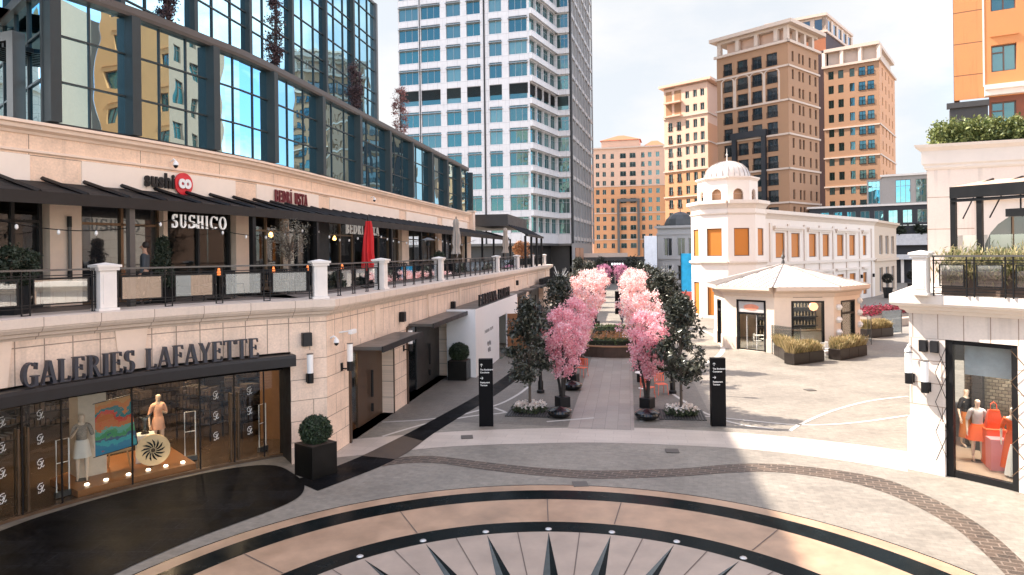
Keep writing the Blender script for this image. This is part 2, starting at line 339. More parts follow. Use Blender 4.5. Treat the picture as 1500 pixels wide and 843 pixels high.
# ------------------------------------------------------------------ text and glyphs
def text_mb(body, size, depth=.02, bold=0, sx=1.0, spacing=1.0, align='CENTER'):
    """text as a mesh in the x/z plane facing -y; returns an MB"""
    c = bpy.data.curves.new('text', 'FONT'); c.body = body; c.size = size; c.extrude = depth / 2; c.offset = bold; c.align_x = align; c.space_character = spacing
    o = bpy.data.objects.new('text', c); COL.objects.link(o); dg = bpy.context.evaluated_depsgraph_get(); me = bpy.data.meshes.new_from_object(o.evaluated_get(dg))
    m = MB()
    for p in me.polygons: m.face([(me.vertices[i].co.x * sx, -me.vertices[i].co.z, me.vertices[i].co.y) for i in p.vertices])
    bpy.data.objects.remove(o); bpy.data.curves.remove(c); bpy.data.meshes.remove(me); return m
def glyph(ch, H, tk=.15, tn=.055, serif=True):
    """polygons (x,z) of one serif capital of height 1; returns (polys, width)"""
    P_ = []
    def V(x, t=tk, z0=0, z1=1, sf=True):
        P_.append([(x, z0), (x + t, z0), (x + t, z1), (x, z1)])
        if serif and sf:
            for z in (z0, z1):
                if z in (0, 1): a = z if z == 0 else 1 - .045; P_.append([(x - .05, a), (x + t + .05, a), (x + t + .05, a + .04), (x - .05, a + .04)])
    def Hh(x0, x1, z, t=tn): P_.append([(x0, z), (x1, z), (x1, z + t), (x0, z + t)])
    def D(x0, z0, x1, z1, t): P_.append([(x0, z0), (x0 + t, z0), (x1 + t, z1), (x1, z1)])
    def ring(cx, cz, rx, rz, a0, a1, t=tk, n_=14):
        for i in range(n_):
            b0 = radians(a0 + (a1 - a0) * i / n_); b1 = radians(a0 + (a1 - a0) * (i + 1) / n_)
            P_.append([(cx + rx * cos(b0), cz + rz * sin(b0)), (cx + rx * cos(b1), cz + rz * sin(b1)), (cx + (rx - t) * cos(b1), cz + (rz - tn) * sin(b1)), (cx + (rx - t) * cos(b0), cz + (rz - tn) * sin(b0))])
    w = .6
    if ch == 'I': V(.07); w = .3
    elif ch == 'İ': V(.07); P_.append([(.08, 1.1), (.21, 1.1), (.21, 1.23), (.08, 1.23)]); w = .3
    elif ch == 'L': V(.07); Hh(.1, .55, 0); P_.append([(.5, 0), (.55, 0), (.57, .22), (.54, .22)]); w = .6
    elif ch in 'EF':
        V(.07); Hh(.1, .55, 1 - tn); Hh(.1, .45, .5); P_.append([(.5, 1), (.55, 1), (.57, .8), (.54, .8)]); P_.append([(.43, .4), (.47, .4), (.47, .65), (.43, .65)])
        if ch == 'E': Hh(.1, .57, 0); P_.append([(.53, 0), (.58, 0), (.6, .22), (.57, .22)])
        w = .63
    elif ch == 'T': V(.24); Hh(.0, .64, 1 - tn); P_.append([(0, 1), (.04, 1), (.03, .78), (-.01, .78)]); P_.append([(.6, 1), (.64, 1), (.65, .78), (.62, .78)]); w = .66
    elif ch == 'A': D(.02, 0, .30, 1, tn); D(.52, 0, .27, 1, tk); Hh(.12, .56, .3); Hh(-.04, .14, 0, .045); Hh(.46, .74, 0, .045); w = .72
    elif ch == 'Y': P_.append([(.0, 1), (.17, 1), (.4, .45), (.25, .45)]); P_.append([(.58, 1), (.64, 1), (.4, .45), (.32, .45)]); V(.25, z1=.46); w = .66
    elif ch == 'H': V(.07); V(.52); Hh(.15, .6, .46, max(tn, .075)); w = .76
    elif ch == 'N': V(.07, tn); V(.6, tn); D(.6 - .06, 0, .05, 1, tk); w = .72
    elif ch == 'U': V(.07, z0=.3); V(.53, tn, z0=.3); ring(.335, .32, .265, .32, 180, 360, tk * .8); w = .68
    elif ch == 'C': ring(.42, .5, .38, .52, 45, 315); P_.append([(.66, .7), (.7, .7), (.72, .98), (.68, .98)]); w = .76
    elif ch == 'G': ring(.42, .5, .38, .52, 45, 318); V(.56, z0=.02, z1=.42, sf=False); Hh(.48, .8, .4, .045); P_.append([(.66, .7), (.7, .7), (.72, .98), (.68, .98)]); w = .84
    elif ch == 'O': ring(.43, .5, .4, .52, 0, 360, n_=24); w = .88
    elif ch == 'D': V(.07); ring(.2, .5, .52, .5, -90, 90); w = .78
    elif ch in 'PRB':
        V(.07); ring(.22, .74, .34, .26, -90, 90, n_=10)
        if ch == 'R': D(.5, 0, .26, .5, tk); Hh(.5, .74, 0, .045); w = .72
        elif ch == 'B': ring(.22, .26, .4, .27, -90, 90, n_=10); w = .68
        else: w = .62
    elif ch == 'S':
        ring(.3, .74, .24, .27, 40, 250, tk, 12); ring(.28, .27, .26, .28, -140, 75, tk, 12); P_.append([(.06, .0), (.1, .0), (.08, .28), (.04, .28)]); P_.append([(.46, .75), (.5, .75), (.5, 1.0), (.46, 1.0)]); w = .6
    else: w = .4
    return [[(x * H, z * H) for x, z in p] for p in P_], w * H
def serif_word(word, H, depth=.06, tk=.15, tn=.055, sp=.08, sx=1):
    """list of (x, MB) per letter, local frame: x right, z up, face -y"""
    x = 0; res = []
    for k, ch in enumerate(word):
        ps, w = glyph(ch, H, tk, tn); m = MB(); eps = 0
        for p in ps:
            eps += .0004; n = len(p); i = len(m.v)
            ar = sum(p[j][0] * p[(j + 1) % n][1] - p[(j + 1) % n][0] * p[j][1] for j in range(n))
            if ar < 0: p = p[::-1]
            f = -depth / 2 - eps; b_ = depth / 2 + eps
            m.face([(a * sx, f, c) for a, c in p]); m.face([(a * sx, b_, c) for a, c in reversed(p)])
            for j in range(n):
                a, c = p[j]; d, e = p[(j + 1) % n]; m.face([(a * sx, f, c), (a * sx, b_, c), (d * sx, b_, e), (d * sx, f, e)])
        if ps: res.append((x, w * sx, m, ch))
        x += (w + sp * H) * sx
    return res, x - sp * H * sx
def flat_word(word, H, **k):
    res, w = serif_word(word, H, **k); m = MB()
    for x, _, g, _c in res:
        for f in g.f: m.face([(g.v[i][0] + x - w / 2, g.v[i][1], g.v[i][2]) for i in f])
    return m, w

# ------------------------------------------------------------------ windows
def window_mb(w, h, kind=0, d=.0):
    """local: x 0..w, z 0..h, glass at y=d. materials 0 glass 1 frame 2 rail"""
    m = MB(); m.cm = 0; m.face([(0, d, 0), (w, d, 0), (w, d, h), (0, d, h)]); m.cm = 1; f = min(.07, w * .06)
    for a in ((0, f), (w - f, w)): m.box(a[0], a[1], d - .05, d - .002, 0, h)
    for a in ((0, f), (h - f, h)): m.box(f, w - f, d - .05, d - .002, a[0], a[1])
    if kind in (0, 2, 3): m.box(w / 2 - f / 2, w / 2 + f / 2, d - .048, d - .003, f, h - f)
    if kind == 3: m.box(f, w / 2 - f / 2, d - .048, d - .003, h * .7, h * .7 + f)
    if kind == 5:
        for k in (1, 2): m.box(w * k / 3 - f / 2, w * k / 3 + f / 2, d - .048, d - .003, f, h - f)
        m.box(f, w - f, d - .052, d - .004, h * .72, h * .72 + f)
    if kind == 6:
        m.cm = 2
        for k in range(9): m.box(0, w, d - .2, d - .06, h * .35 + h * .65 * k / 9, h * .35 + h * .65 * k / 9 + h * .035)
    if kind == 4:
        for k in (1, 2) if w > 2.8 else (1,): m.box(w * k / (3 if w > 2.8 else 2) - f / 2, w * k / (3 if w > 2.8 else 2) + f / 2, d - .05, d - .003, f, h - f)
        m.box(f, w - f, d - .052, d - .004, h * .8, h * .8 + f); m.box(-.1, w + .1, d - .6, d - .1, h * .84, h * .87)
    if kind == 2:
        m.cm = 2; y = d - .42
        m.box(-.08, w + .08, y, y + .05, .95, 1.0); m.box(-.08, w + .08, y, d, -.08, -.002)
        n = max(3, int(w / .16))
        for i in range(n + 1): m.box(-.06 + (w + .1) * i / n, -.03 + (w + .1) * i / n, y + .01, y + .04, 0, .95)
    return m
class Pool:
    """windows of one building: the nearest ones as parts, the rest as one part"""
    def __init__(s, parent, mats, limit=96): s.p = parent; s.m = mats; s.l = []; s.cache = {}; s.lim = limit
    def add(s, org, rot, u0, u1, z0, z1, kind=0, d=.2): s.l.append((org, rot, u0, u1, z0, z1, kind, d))
    def done(s, name='window'):
        def pos(q): return (q[0][0] + cos(q[1]) * (q[2] + q[3]) / 2, q[0][1] + sin(q[1]) * (q[2] + q[3]) / 2)
        s.l.sort(key=lambda q: (hypot(*pos(q)) + abs(q[4] - 6) * .4) / max(.5, (q[3] - q[2])) ** .5)
        w0 = wl(s.p); rest = MB()
        for i, (org, rot, u0, u1, z0, z1, kind, d) in enumerate(s.l):
            key = (round(u1 - u0, 2), round(z1 - z0, 2), kind)
            if i < s.lim:
                x, y = org[0] + cos(rot) * u0 - sin(rot) * d, org[1] + sin(rot) * u0 + cos(rot) * d
                if key not in s.cache:
                    o = window_mb(key[0], key[1], kind).build(name, s.m, s.p); s.cache[key] = o.data
                else: o = bpy.data.objects.new(name, s.cache[key]); COL.objects.link(o); o.parent = s.p
                o.location = (x - w0.x, y - w0.y, z0 - w0.z); o.rotation_euler = (0, 0, rot)
            else:
                g = window_mb(key[0], key[1], kind)
                for f, mi in zip(g.f, g.m):
                    rest.cm = mi; pts = []
                    for j in f:
                        a, b, c = g.v[j]; a += u0; b += d; pts.append((org[0] + cos(rot) * a - sin(rot) * b, org[1] + sin(rot) * a + cos(rot) * b, c + z0))
                    rest.face(pts)
        if rest.f: tag(rest.build(name + '_grid', s.m, s.p, world=True), None, kind='stuff')
def face(pool, parent, p0, p1, z0, z1, cols, rows, wallmat, kind=0, depth=.2, name='wall', skip=(), kinds={}):
    """one facade, left to right as seen from outside"""
    L_ = hypot(p1[0] - p0[0], p1[1] - p0[1]); rot = atan2(p1[1] - p0[1], p1[0] - p0[0])
    ops = [(a, b, c, d) for i, (a, b) in enumerate(cols) for j, (c, d) in enumerate(rows) if (i, j) not in skip]
    o = MB().wall(L_, z0, z1, ops, depth + .02).build(name, wallmat, parent, loc=locl(parent, p0), rot=rot)
    for i, (a, b) in enumerate(cols):
        for j, (c, d) in enumerate(rows):
            if (i, j) not in skip: pool.add(p0, rot, a, b, c, d, kinds.get((i, j), kinds.get(i, kind)), depth)
    return o
def plainwall(parent, p0, p1, z0, z1, m, name='wall'):
    return MB().wall(hypot(p1[0] - p0[0], p1[1] - p0[1]), z0, z1, []).build(name, m, parent, loc=locl(parent, p0), rot=atan2(p1[1] - p0[1], p1[0] - p0[0]))
def evenly(L_, n, w, m0=None):
    g = (L_ - n * w) / (n + 1) if m0 is None else m0
    st = (L_ - 2 * g - w) / max(1, n - 1)
    return [(g + i * st, g + i * st + w) for i in range(n)]
def cornice(parent, path, z, d, h, m, name='cornice', closed=False):
    return MB().sweep(path, [(-.3, z), (.02, z), (d * .35, z + h * .3), (d * .6, z + h * .45), (d, z + h * .6), (d, z + h), (-.3, z + h)], closed=True).build(name, m, parent, world=True)

# ------------------------------------------------------------------ foliage
def leaves(rng, centers, sig, n, size, ratio=.5, up=0.0):
    """n leaf quads gathered round clump centres -> verts, faces"""
    c = centers[rng.integers(0, len(centers), n)] + rng.normal(0, 1, (n, 3)) * sig
    d = rng.normal(0, 1, (n, 3)); d[:, 2] += up; d /= np.linalg.norm(d, axis=1)[:, None]
    e = rng.normal(0, 1, (n, 3)); e = np.cross(d, e); e /= np.linalg.norm(e, axis=1)[:, None]
    f = np.cross(d, e); sz = size * rng.uniform(.6, 1.3, (n, 1)); d = d * sz; e = e * sz * ratio; f = f * sz * .12
    v = np.stack([c - d, c - e + f, c + d, c + e + f], 1).reshape(-1, 3)
    return v, np.arange(n * 4).reshape(-1, 4)
def leafobj(name, m, v, f, parent, loc=(0, 0, 0)):
    me = bpy.data.meshes.new(name); me.from_pydata(v.tolist(), [], f.tolist()); me.materials.append(m)
    o = bpy.data.objects.new(name, me); COL.objects.link(o); o.parent = parent; o.location = loc; return o
def envelope(rng, n, fn, z0, z1, fill=.5):
    """clump centres; fn(h) radius at relative height"""
    r = []
    while len(r) < n:
        h = rng.uniform(0, 1); R = fn(h)
        if rng.uniform() > R / .0001 and R <= 0: continue
        a = rng.uniform(0, 2 * pi); q = R * (1 - (1 - fill) * rng.uniform() ** 1.6) * rng.uniform(.75, 1.08)
        r.append((q * cos(a), q * sin(a), z0 + (z1 - z0) * h))
    return np.array(r)
def bush_on(rng, cx, cy, z0, lx, ly, h, n, size, sig=.06, nc=60):
    c = np.stack([rng.uniform(-lx / 2, lx / 2, nc) + cx, rng.uniform(-ly / 2, ly / 2, nc) + cy, z0 + h * rng.uniform(.1, 1, nc)], 1); return leaves(rng, c, sig, n, size)

# ------------------------------------------------------------------ figures (skin modifier)
def skin(name, m, verts, edges, radii, parent=None, sub=2, loc=(0, 0, 0)):
    me = bpy.data.meshes.new(name); me.from_pydata(verts, edges, []); o = bpy.data.objects.new(name, me); COL.objects.link(o)
    bpy.context.view_layer.objects.active = o; sk = o.modifiers.new('s', 'SKIN'); sk.use_smooth_shade = True
    for i, r in enumerate(radii):
        q = me.skin_vertices[0].data[i]; q.radius = (r, r) if not isinstance(r, tuple) else r; q.use_root = (i == 0)
    sb = o.modifiers.new('u', 'SUBSURF'); sb.levels = sub; sb.render_levels = sub
    dg = bpy.context.evaluated_depsgraph_get(); m2 = bpy.data.meshes.new_from_object(o.evaluated_get(dg)); bpy.data.objects.remove(o); bpy.data.meshes.remove(me)
    m2.materials.clear(); m2.materials.append(m); m2.name = name
    o = bpy.data.objects.new(name, m2); COL.objects.link(o); o.parent = parent; o.location = loc
    m2.polygons.foreach_set('use_smooth', [True] * len(m2.polygons)); return o
def figure(parent, skinmat, H=1.78, stride=0.0, larm=None, rarm=None, head=(0, 0), heel=0):
    """front of the figure is local -y. arms: (elbow, wrist) in metres for H=1.78; returns the joint table"""
    k = H / 1.78
    J = {}
    V_ = []; E_ = []; R_ = []
    def add(n, p, r, to=None):
        J[n] = len(V_); V_.append((p[0] * k, p[1] * k, p[2] * k)); R_.append(r * k if not isinstance(r, tuple) else tuple(a * k for a in r))
        if to: E_.append((J[to], J[n]))
    add('pel', (0, 0, .95), (.15, .105)); add('wst', (0, 0, 1.10), (.118, .09), 'pel'); add('chs', (0, .0, 1.29), (.15, .105), 'wst'); add('sho', (0, .01, 1.43), (.10, .075), 'chs')
    add('nck', (0, .0, 1.52), .05, 'sho'); add('hd0', (head[0] * .3, -.01 + head[1] * .3, 1.60), (.066, .075), 'nck'); add('hd1', (head[0] * .6, -.015 + head[1] * .6, 1.67), (.076, .09), 'hd0'); add('hd2', (head[0], -.005 + head[1], 1.735), (.058, .07), 'hd1')
    for sd_, arm in ((-1, larm), (1, rarm)):
        n = 'L' if sd_ < 0 else 'R'
        el, wr = arm or ((sd_ * .25, .03, 1.13), (sd_ * .27, -.05, .89))
        add(n + 's', (sd_ * .165, .01, 1.42), .052, 'sho'); add(n + 'e', el, .036, n + 's'); add(n + 'w', wr, .026, n + 'e')
        dv = Vector(wr) - Vector(el); dv.normalize(); h1 = Vector(wr) + dv * .07; add(n + 'h', h1, (.03, .018), n + 'w')
        sdv = Vector((0, -1, 0)) if abs(dv.z) > .5 else Vector((0, 0, 1))
        for i_, q in enumerate((-.03, -.01, .01, .03)):
            l_ = (.075, .085, .08, .065)[i_]; b0 = h1 + dv * .02 + sdv * q; add(n + 'f%d' % i_, b0, .0095, n + 'h'); add(n + 'g%d' % i_, b0 + dv * l_ * .55, .0085, n + 'f%d' % i_); add(n + 't%d' % i_, b0 + dv * l_ + Vector((-sd_ * .012, 0, 0)), .007, n + 'g%d' % i_)
        add(n + 'm', Vector(wr) + dv * .03 + sdv * .04, .0105, n + 'w'); add(n + 'n', Vector(wr) + dv * .075 + sdv * .052, .009, n + 'm')
        st = stride * sd_
        add(n + 'p', (sd_ * .095, 0, .86), .088, 'pel'); add(n + 'k', (sd_ * .10, -st * .5 - abs(stride) * .1, .49), .056, n + 'p'); add(n + 'c', (sd_ * .10, -st * .55 + .02, .33), .052, n + 'k'); add(n + 'a', (sd_ * .10, -st + .02, .085 + heel), .034, n + 'c')
        add(n + 'b', (sd_ * .105, -st - .08, .035 + heel * .4), (.036, .028), n + 'a'); add(n + 'o', (sd_ * .11, -st - .17, .025), (.034, .02), n + 'b')
    o = skin('body', skinmat, V_, E_, R_, parent)
    return V_, J
def garment(name, m, parent, V_, J, chain, radii):
    """skinned shell along joints; chain = list of (joint, joint_to or None)"""
    idx = {}; vs = []; es = []; rs = []
    for (j, to), r in zip(chain, radii):
        idx[j] = len(vs); vs.append(V_[J[j]]); rs.append(r)
        if to: es.append((idx[to], idx[j]))
    return skin(name, m, vs, es, rs, parent)
def skirt(parent, m, z1, z0, r1, r0, name='skirt', n=28, wav=.06, asym=0):
    g = MB(); pr = []; i0 = 0
    K = 8
    for k in range(K + 1):
        h = k / K; z = z1 + (z0 - z1) * h; r = r1 + (r0 - r1) * h ** .8
        for j in range(n):
            a = 2 * pi * j / n; q = r * (1 + wav * h * sin(a * 5 + 1)) ; zz = z - asym * h * (1 + sin(a)) / 2
            g.v.append((q * cos(a) * 1.1, q * sin(a) * .85, zz))
    for k in range(K):
        for j in range(n):
            a, b = k * n + j, k * n + (j + 1) % n; g.f.append((a, b, b + n, a + n)); g.m.append(0); g.uv.append([(0, 0)] * 4)
    g.f.append(tuple(range(n))); g.m.append(0); g.uv.append([(0, 0)] * n)
    return g.build(name, m, parent, smooth=True)

def ordinals(objs, fmt, key=None):
    """labels by order from left to right as seen from the viewpoint"""
    W_ = ['leftmost', 'second', 'third', 'fourth', 'fifth', 'sixth', 'seventh', 'eighth', 'ninth', 'tenth', 'eleventh', 'twelfth', '13th', '14th', '15th', '16th', '17th', '18th']
    for i, o in enumerate(sorted(objs, key=key or (lambda o: wl(o).x / max(.1, wl(o).y)))): o['label'] = fmt % (W_[i] if i else 'leftmost')
# ================================================================== GROUND
def smooth(p, k=4):
    r = []
    for i in range(len(p) - 1):
        a, b, c, d = p[max(0, i - 1)], p[i], p[i + 1], p[min(len(p) - 1, i + 2)]
        for j in range(k):
            t = j / k; q = lambda w, x, y, z: .5 * (2 * x + (y - w) * t + (2 * w - 5 * x + 4 * y - z) * t * t + (3 * x - w - 3 * y + z) * t ** 3)
            r.append((q(a[0], b[0], c[0], d[0]), q(a[1], b[1], c[1], d[1])))
    return r + [p[-1]]
def flat_strip(name, a, b, z, m):
    g = MB(); n = min(len(a), len(b))
    for i in range(n - 1): g.face([(*b[i], z), (*b[i + 1], z), (*a[i + 1], z), (*a[i], z)])
    return tag(g.build(name, m), None, kind='structure')
def ribbon(name, pts, w, z, m):
    p = smooth(pts); return flat_strip(name, offs(p, -w / 2), offs(p, w / 2), z, m)
def flat_poly(name, p, z, m):
    g = MB(); g.face([(*q, z) for q in p]); return tag(g.build(name, m), None, kind='structure')
M_SETT = bricks('grey_setts', (.225, .203, .172), (.185, .168, .143), (.16, .143, .12), .24, .12, 'xy', .005, .62, var=.22, vscale=.4, bump=.15, rot=.3)
M_LIGHT = bricks('pale_granite', (.46, .405, .355), (.41, .36, .315), (.30, .26, .23), 1.2, .42, 'xy', .006, .5, var=.08, vscale=.9, bump=.15, rot=.17)
M_PATH = bricks('path_granite', (.29, .255, .225), (.24, .212, .188), (.16, .14, .125), .9, .45, 'xy', .008, .5, var=.12, vscale=.8, bump=.2, rot=-1.402)
M_TAN = mat('tan_granite', (.36, .235, .155), .38, var=.26, scale=1.1, bump=.05)
M_PINK = mat('rose_granite', (.335, .265, .215), .42, var=.16, scale=1.4, bump=.04)
M_DGR = mat('dark_granite', (.005, .008, .009), .22, var=.35, scale=2, spec=.03)
M_DGR2 = bricks('black_granite', (.0045, .0047, .0055), (.0075, .0078, .009), (.016, .017, .019), 1.2, .6, 'xy', .008, .45, var=.95, vscale=1.1, bump=.1, spec=.035)
M_COB = bricks('dark_cobbles', (.085, .06, .044), (.045, .034, .026), (.15, .115, .09), .34, .19, 'xy', .018, .6, var=.35, vscale=2, bump=.5, rot=.4)
M_LINE = mat('pale_stone_line', (.48, .46, .43), .6, var=.08)
M_JOINT = mat('granite_joint', (.12, .09, .075), .8)
g = MB(); g.face([(-900, -300, 0), (900, -300, 0), (900, 1500, 0), (-900, 1500, 0)]); tag(g.build('ground', M_SETT), None, kind='structure')
BO = smooth([(-6.63, 22.76), (-5.8, 22.95), (-3.61, 23.56), (-1.28, 24.02), (1.86, 24.22), (4.26, 24.11), (7.18, 23.42), (9.01, 22.72), (10.97, 21.66), (12.03, 20.87)])
BI = smooth([(-6.2, 20.7), (-5.57, 20.96), (-4.14, 21.4), (-1.9, 22.07), (1.71, 22.31), (3.91, 22.13), (6.6, 21.55), (8.28, 20.88), (10.02, 19.8), (10.92, 18.96)])
flat_strip('paving_band', BO, BI, .004, M_LIGHT)
flat_strip('cobble_strip', smooth([(-3.93, 20.28), (-3.43, 20.94), (-2.39, 20.98), (-1.09, 20.42), (0.12, 19.93), (1.67, 19.5), (2.82, 19.4), (4.8, 19.52), (6.07, 19.8), (7.07, 19.88), (8.0, 19.68), (9.11, 19.15), (9.93, 18.45), (10.28, 17.45), (10.42, 16.15), (10.34, 14.89), (9.99, 13.42), (9.3, 11.2), (8.3, 9)]),
           smooth([(-3.88, 20.02), (-3.31, 20.28), (-2.3, 20.28), (-1.06, 19.7), (0.12, 19.22), (1.61, 18.8), (2.72, 18.7), (4.64, 18.84), (5.82, 19.05), (6.81, 19.14), (7.7, 18.96), (8.73, 18.35), (9.37, 17.49), (9.66, 16.44), (9.73, 15.09), (9.5, 13.82), (9.2, 12.7), (8.6, 10.8), (7.7, 8.8)]), .008, M_COB)
DL = smooth([(2.9, 47), (2.08, 43.18), (0.71, 39.0), (-0.26, 35.2), (-1.49, 30.3), (-2.73, 26.5), (-3.62, 23.9), (-4.27, 22.2), (-4.72, 21.1), (-5.18, 20.2), (-5.67, 19.4), (-6.14, 18.9)])
DR = smooth([(3.3, 46), (2.51, 41.68), (1.34, 37.6), (0.3, 34.0), (-.95, 29.4), (-2.09, 25.9), (-2.8, 23.6), (-3.2, 21.95), (-3.51, 20.95), (-3.95, 20.0), (-4.5, 19.1), (-5.2, 18.0)])
flat_strip('dark_swath', DL, DR, .012, M_DGR2)
iw = [i for i, p in enumerate(DL) if -4.75 < p[0] < -3.75]; flat_strip('swath_crossing', DL[iw[0]:iw[-1] + 1], DR[iw[0] + 1:iw[-1] + 2], .0135, mat('brown_granite', (.085, .068, .056), .5, var=.2, spec=.1))
flat_poly('entrance_granite', smooth([(-11.6, 8.0), (-11.95, 12.0), (-12.05, 14.42), (-11.75, 15.6), (-11.35, 16.6), (-10.38, 18.08), (-9.0, 19.5), (-7.9, 20.2), (-7.06, 20.2), (-6.35, 19.5), (-5.75, 18.6), (-5.55, 17.7), (-5.8, 16.9), (-6.47, 15.9), (-7.2, 14.8), (-7.9, 13.3), (-8.35, 11.5), (-8.4, 9.0), (-8.2, 7)]), .016, M_DGR2)
flat_strip('avenue_path', [A(-2.18, 24.1), A(-2.18, 41.2)], [A(.14, 24.1), A(.14, 41.2)], .008, M_PATH)
flat_strip('paving_band_inner', [A(-9.1, 45.8), A(2.5, 45.8)], [A(-9.1, 44.2), A(2.5, 44.2)], .006, M_LIGHT)
for nm, pts in (('a', [(-4.89, 25.34), (-3.9, 25.5), (-3.26, 25.68), (-2.84, 25.87), (-2.22, 26.16), (-1.43, 27.03), (-0.8, 27.84), (-0.31, 28.72), (0.26, 30.23), (0.69, 31.75)]),
                ('b', [(-4.51, 23.34), (-3.74, 24.4), (-3.18, 25.05), (-2.61, 25.33), (-2.19, 25.73), (-1.39, 26.23), (-0.76, 26.42), (0.1, 26.75), (2.3, 27.0)]), ('c', [(-0.79, 27.47), (-0.34, 26.74)]),
                ('d', [(16.57, 28.69), (14.51, 27.88), (12.16, 26.19), (10.2, 24.3), (9.45, 23.4)]), ('e', [(14.66, 25.4), (12.13, 24.4), (10.16, 24.2), (8.63, 24.87), (7.04, 25.69), (5.2, 25.9)]),
                ('f', [(6.9, 30.2), (7.1, 27.65), (7.45, 25.67), (8.12, 24.3), (9.0, 23.69)]), ('g', [(14.14, 56.86), (14.84, 52.33), (14.28, 47.07), (12.94, 42.25), (11.06, 38.38), (9.34, 36.22)]),
                ('h', [(1.2, 25.1), (3.0, 25.6)]), ('i', [(4.6, 25.0), (6.2, 25.6)])):
    ribbon('paving_line', pts, .13 if nm != 'g' else .3, .0105, M_LINE)
# round plaza
def ring(name, r1, r0, z, m, a0=-60, a1=240):
    flat_strip(name, arc(r1, a1, a0, 2), arc(r0, a1, a0, 2), z, m)
M_SETT_SHADE = bricks('shaded_setts', (.165, .15, .13), (.135, .122, .105), (.09, .08, .07), .24, .12, 'xy', .006, .62, var=.2, vscale=.5, bump=.25, rot=.1)  # grey setts darkened, deeper shade around the tree rows put into the colour
flat_strip('tree_strip_shade', [A(-9.1, 24.6), A(-9.1, 44)], [A(-2.2, 24.35), A(-2.2, 44)], .0045, M_SETT_SHADE)
flat_strip('tree_strip_shade', [A(.16, 24.5), A(.16, 44)], [A(3.0, 24.9), A(3.0, 44)], .0045, M_SETT_SHADE)
ring('plaza_joint_ring', 9.0, 8.96, .018, M_DGR)
ring('plaza_outer_ring', 8.96, 8.57, .018, M_TAN)
ring('plaza_dark_ring', 8.57, 7.92, .0185, M_DGR)
ring('plaza_tan_ring', 7.92, 6.48, .019, M_TAN)
ring('plaza_inner_ring', 6.48, 5.91, .0195, M_DGR)
g = MB(); g.face([(*p, .02) for p in arc(5.91, 359, 0, 2)]); tag(g.build('plaza_disc', M_PINK), None, kind='structure')
g = MB()
for i in range(27):
    a = 87.9 + i * 360 / 27
    g.cm = 0; t_ = P(5.86, a); b0 = P(2.6, a - 5.2); b1 = P(2.6, a + 5.2); c_ = P(2.6, a)
    g.face([(*b0, .024), (*c_, .024), (*t_, .024)]); g.cm = 1; g.face([(*c_, .0243), (*b1, .0243), (*t_, .0243)])
tag(g.build('plaza_star', [M_DGR, mat('grey_granite', (.05, .062, .065), .15, var=.2)]), None, kind='structure')
g = MB()
for i in range(27):
    for k in (0, .5):
        a = 87.9 + (i + k) * 360 / 27; u = (cos(radians(a)), sin(radians(a))); r0, r1 = ((6.5, 7.9), (2.6, 5.89))[k > 0]
        if k == 0 and i % 2: continue
        p, q = P(r0, a), P(r1, a); w = .012; z = .0275
        g.face([(p[0] + u[1] * w, p[1] - u[0] * w, z), (q[0] + u[1] * w, q[1] - u[0] * w, z), (q[0] - u[1] * w, q[1] + u[0] * w, z), (p[0] - u[1] * w, p[1] + u[0] * w, z)])
tag(g.build('plaza_joints', M_JOINT), None, kind='structure')
STUD = MB().lathe([(.001, .022), (.05, .02), (.07, .008), (.075, 0)], n=14).build('ground_stud', mat('steel_stud', (.5, .5, .5), .35, .5), smooth=True)
for k_ in (0, 1, 2, 3, 4, 5, -1, -2, -3, -4, -5):
    a = 87.9 + k_ * 360 / 27; x, y = P(6.06, a)
    if k_ == 0: o = STUD
    else: o = STUD.copy(); COL.objects.link(o)
    o.location = (x, y, .02)
    nm_ = ('central star tip' if k_ == 0 else '%s star tip %s of the central one' % (('first', 'second', 'third', 'fourth', 'fifth')[abs(k_) - 1], 'right' if k_ < 0 else 'left'))
    tag(o, 'round ground light at the ' + nm_, 'ground light', 'round ground lights in the plaza ring')
for x_, y_, r_z, lb in ((13.1, 30.2, .2, 'small dark drain cover in the sunlit paving between the kiosk and the right building'), (1.75, 18.25, .05, 'square floor hatch at the top edge of the round plaza'), (-1.6, 23.1, .1, 'small drain cover in the pale paving band near the left pylon'), (4.9, 21.2, -.1, 'small drain cover just below the pale paving band')):
    dc = tag(MB().box(-.2, .2, -.2, .2, .014, .03).build('drain_cover', mat('cast_iron', (.09, .08, .07), .6), None, loc=(x_, y_, 0), rot=r_z), lb, 'drain cover', 'drain covers in the paving')
# ================================================================== LEFT MALL BUILDING
mall = root('mall_building', 'cream stone mall with dining terrace and blue glass storeys along the left side', 'building', (-9, 40, 0))
def mb_(name, g, m, par=mall, **k): return g.build(name, m, par, world=True, **k)
WP = lpath(13.25, -9.15)                                   # wall line
dW = plen(WP)
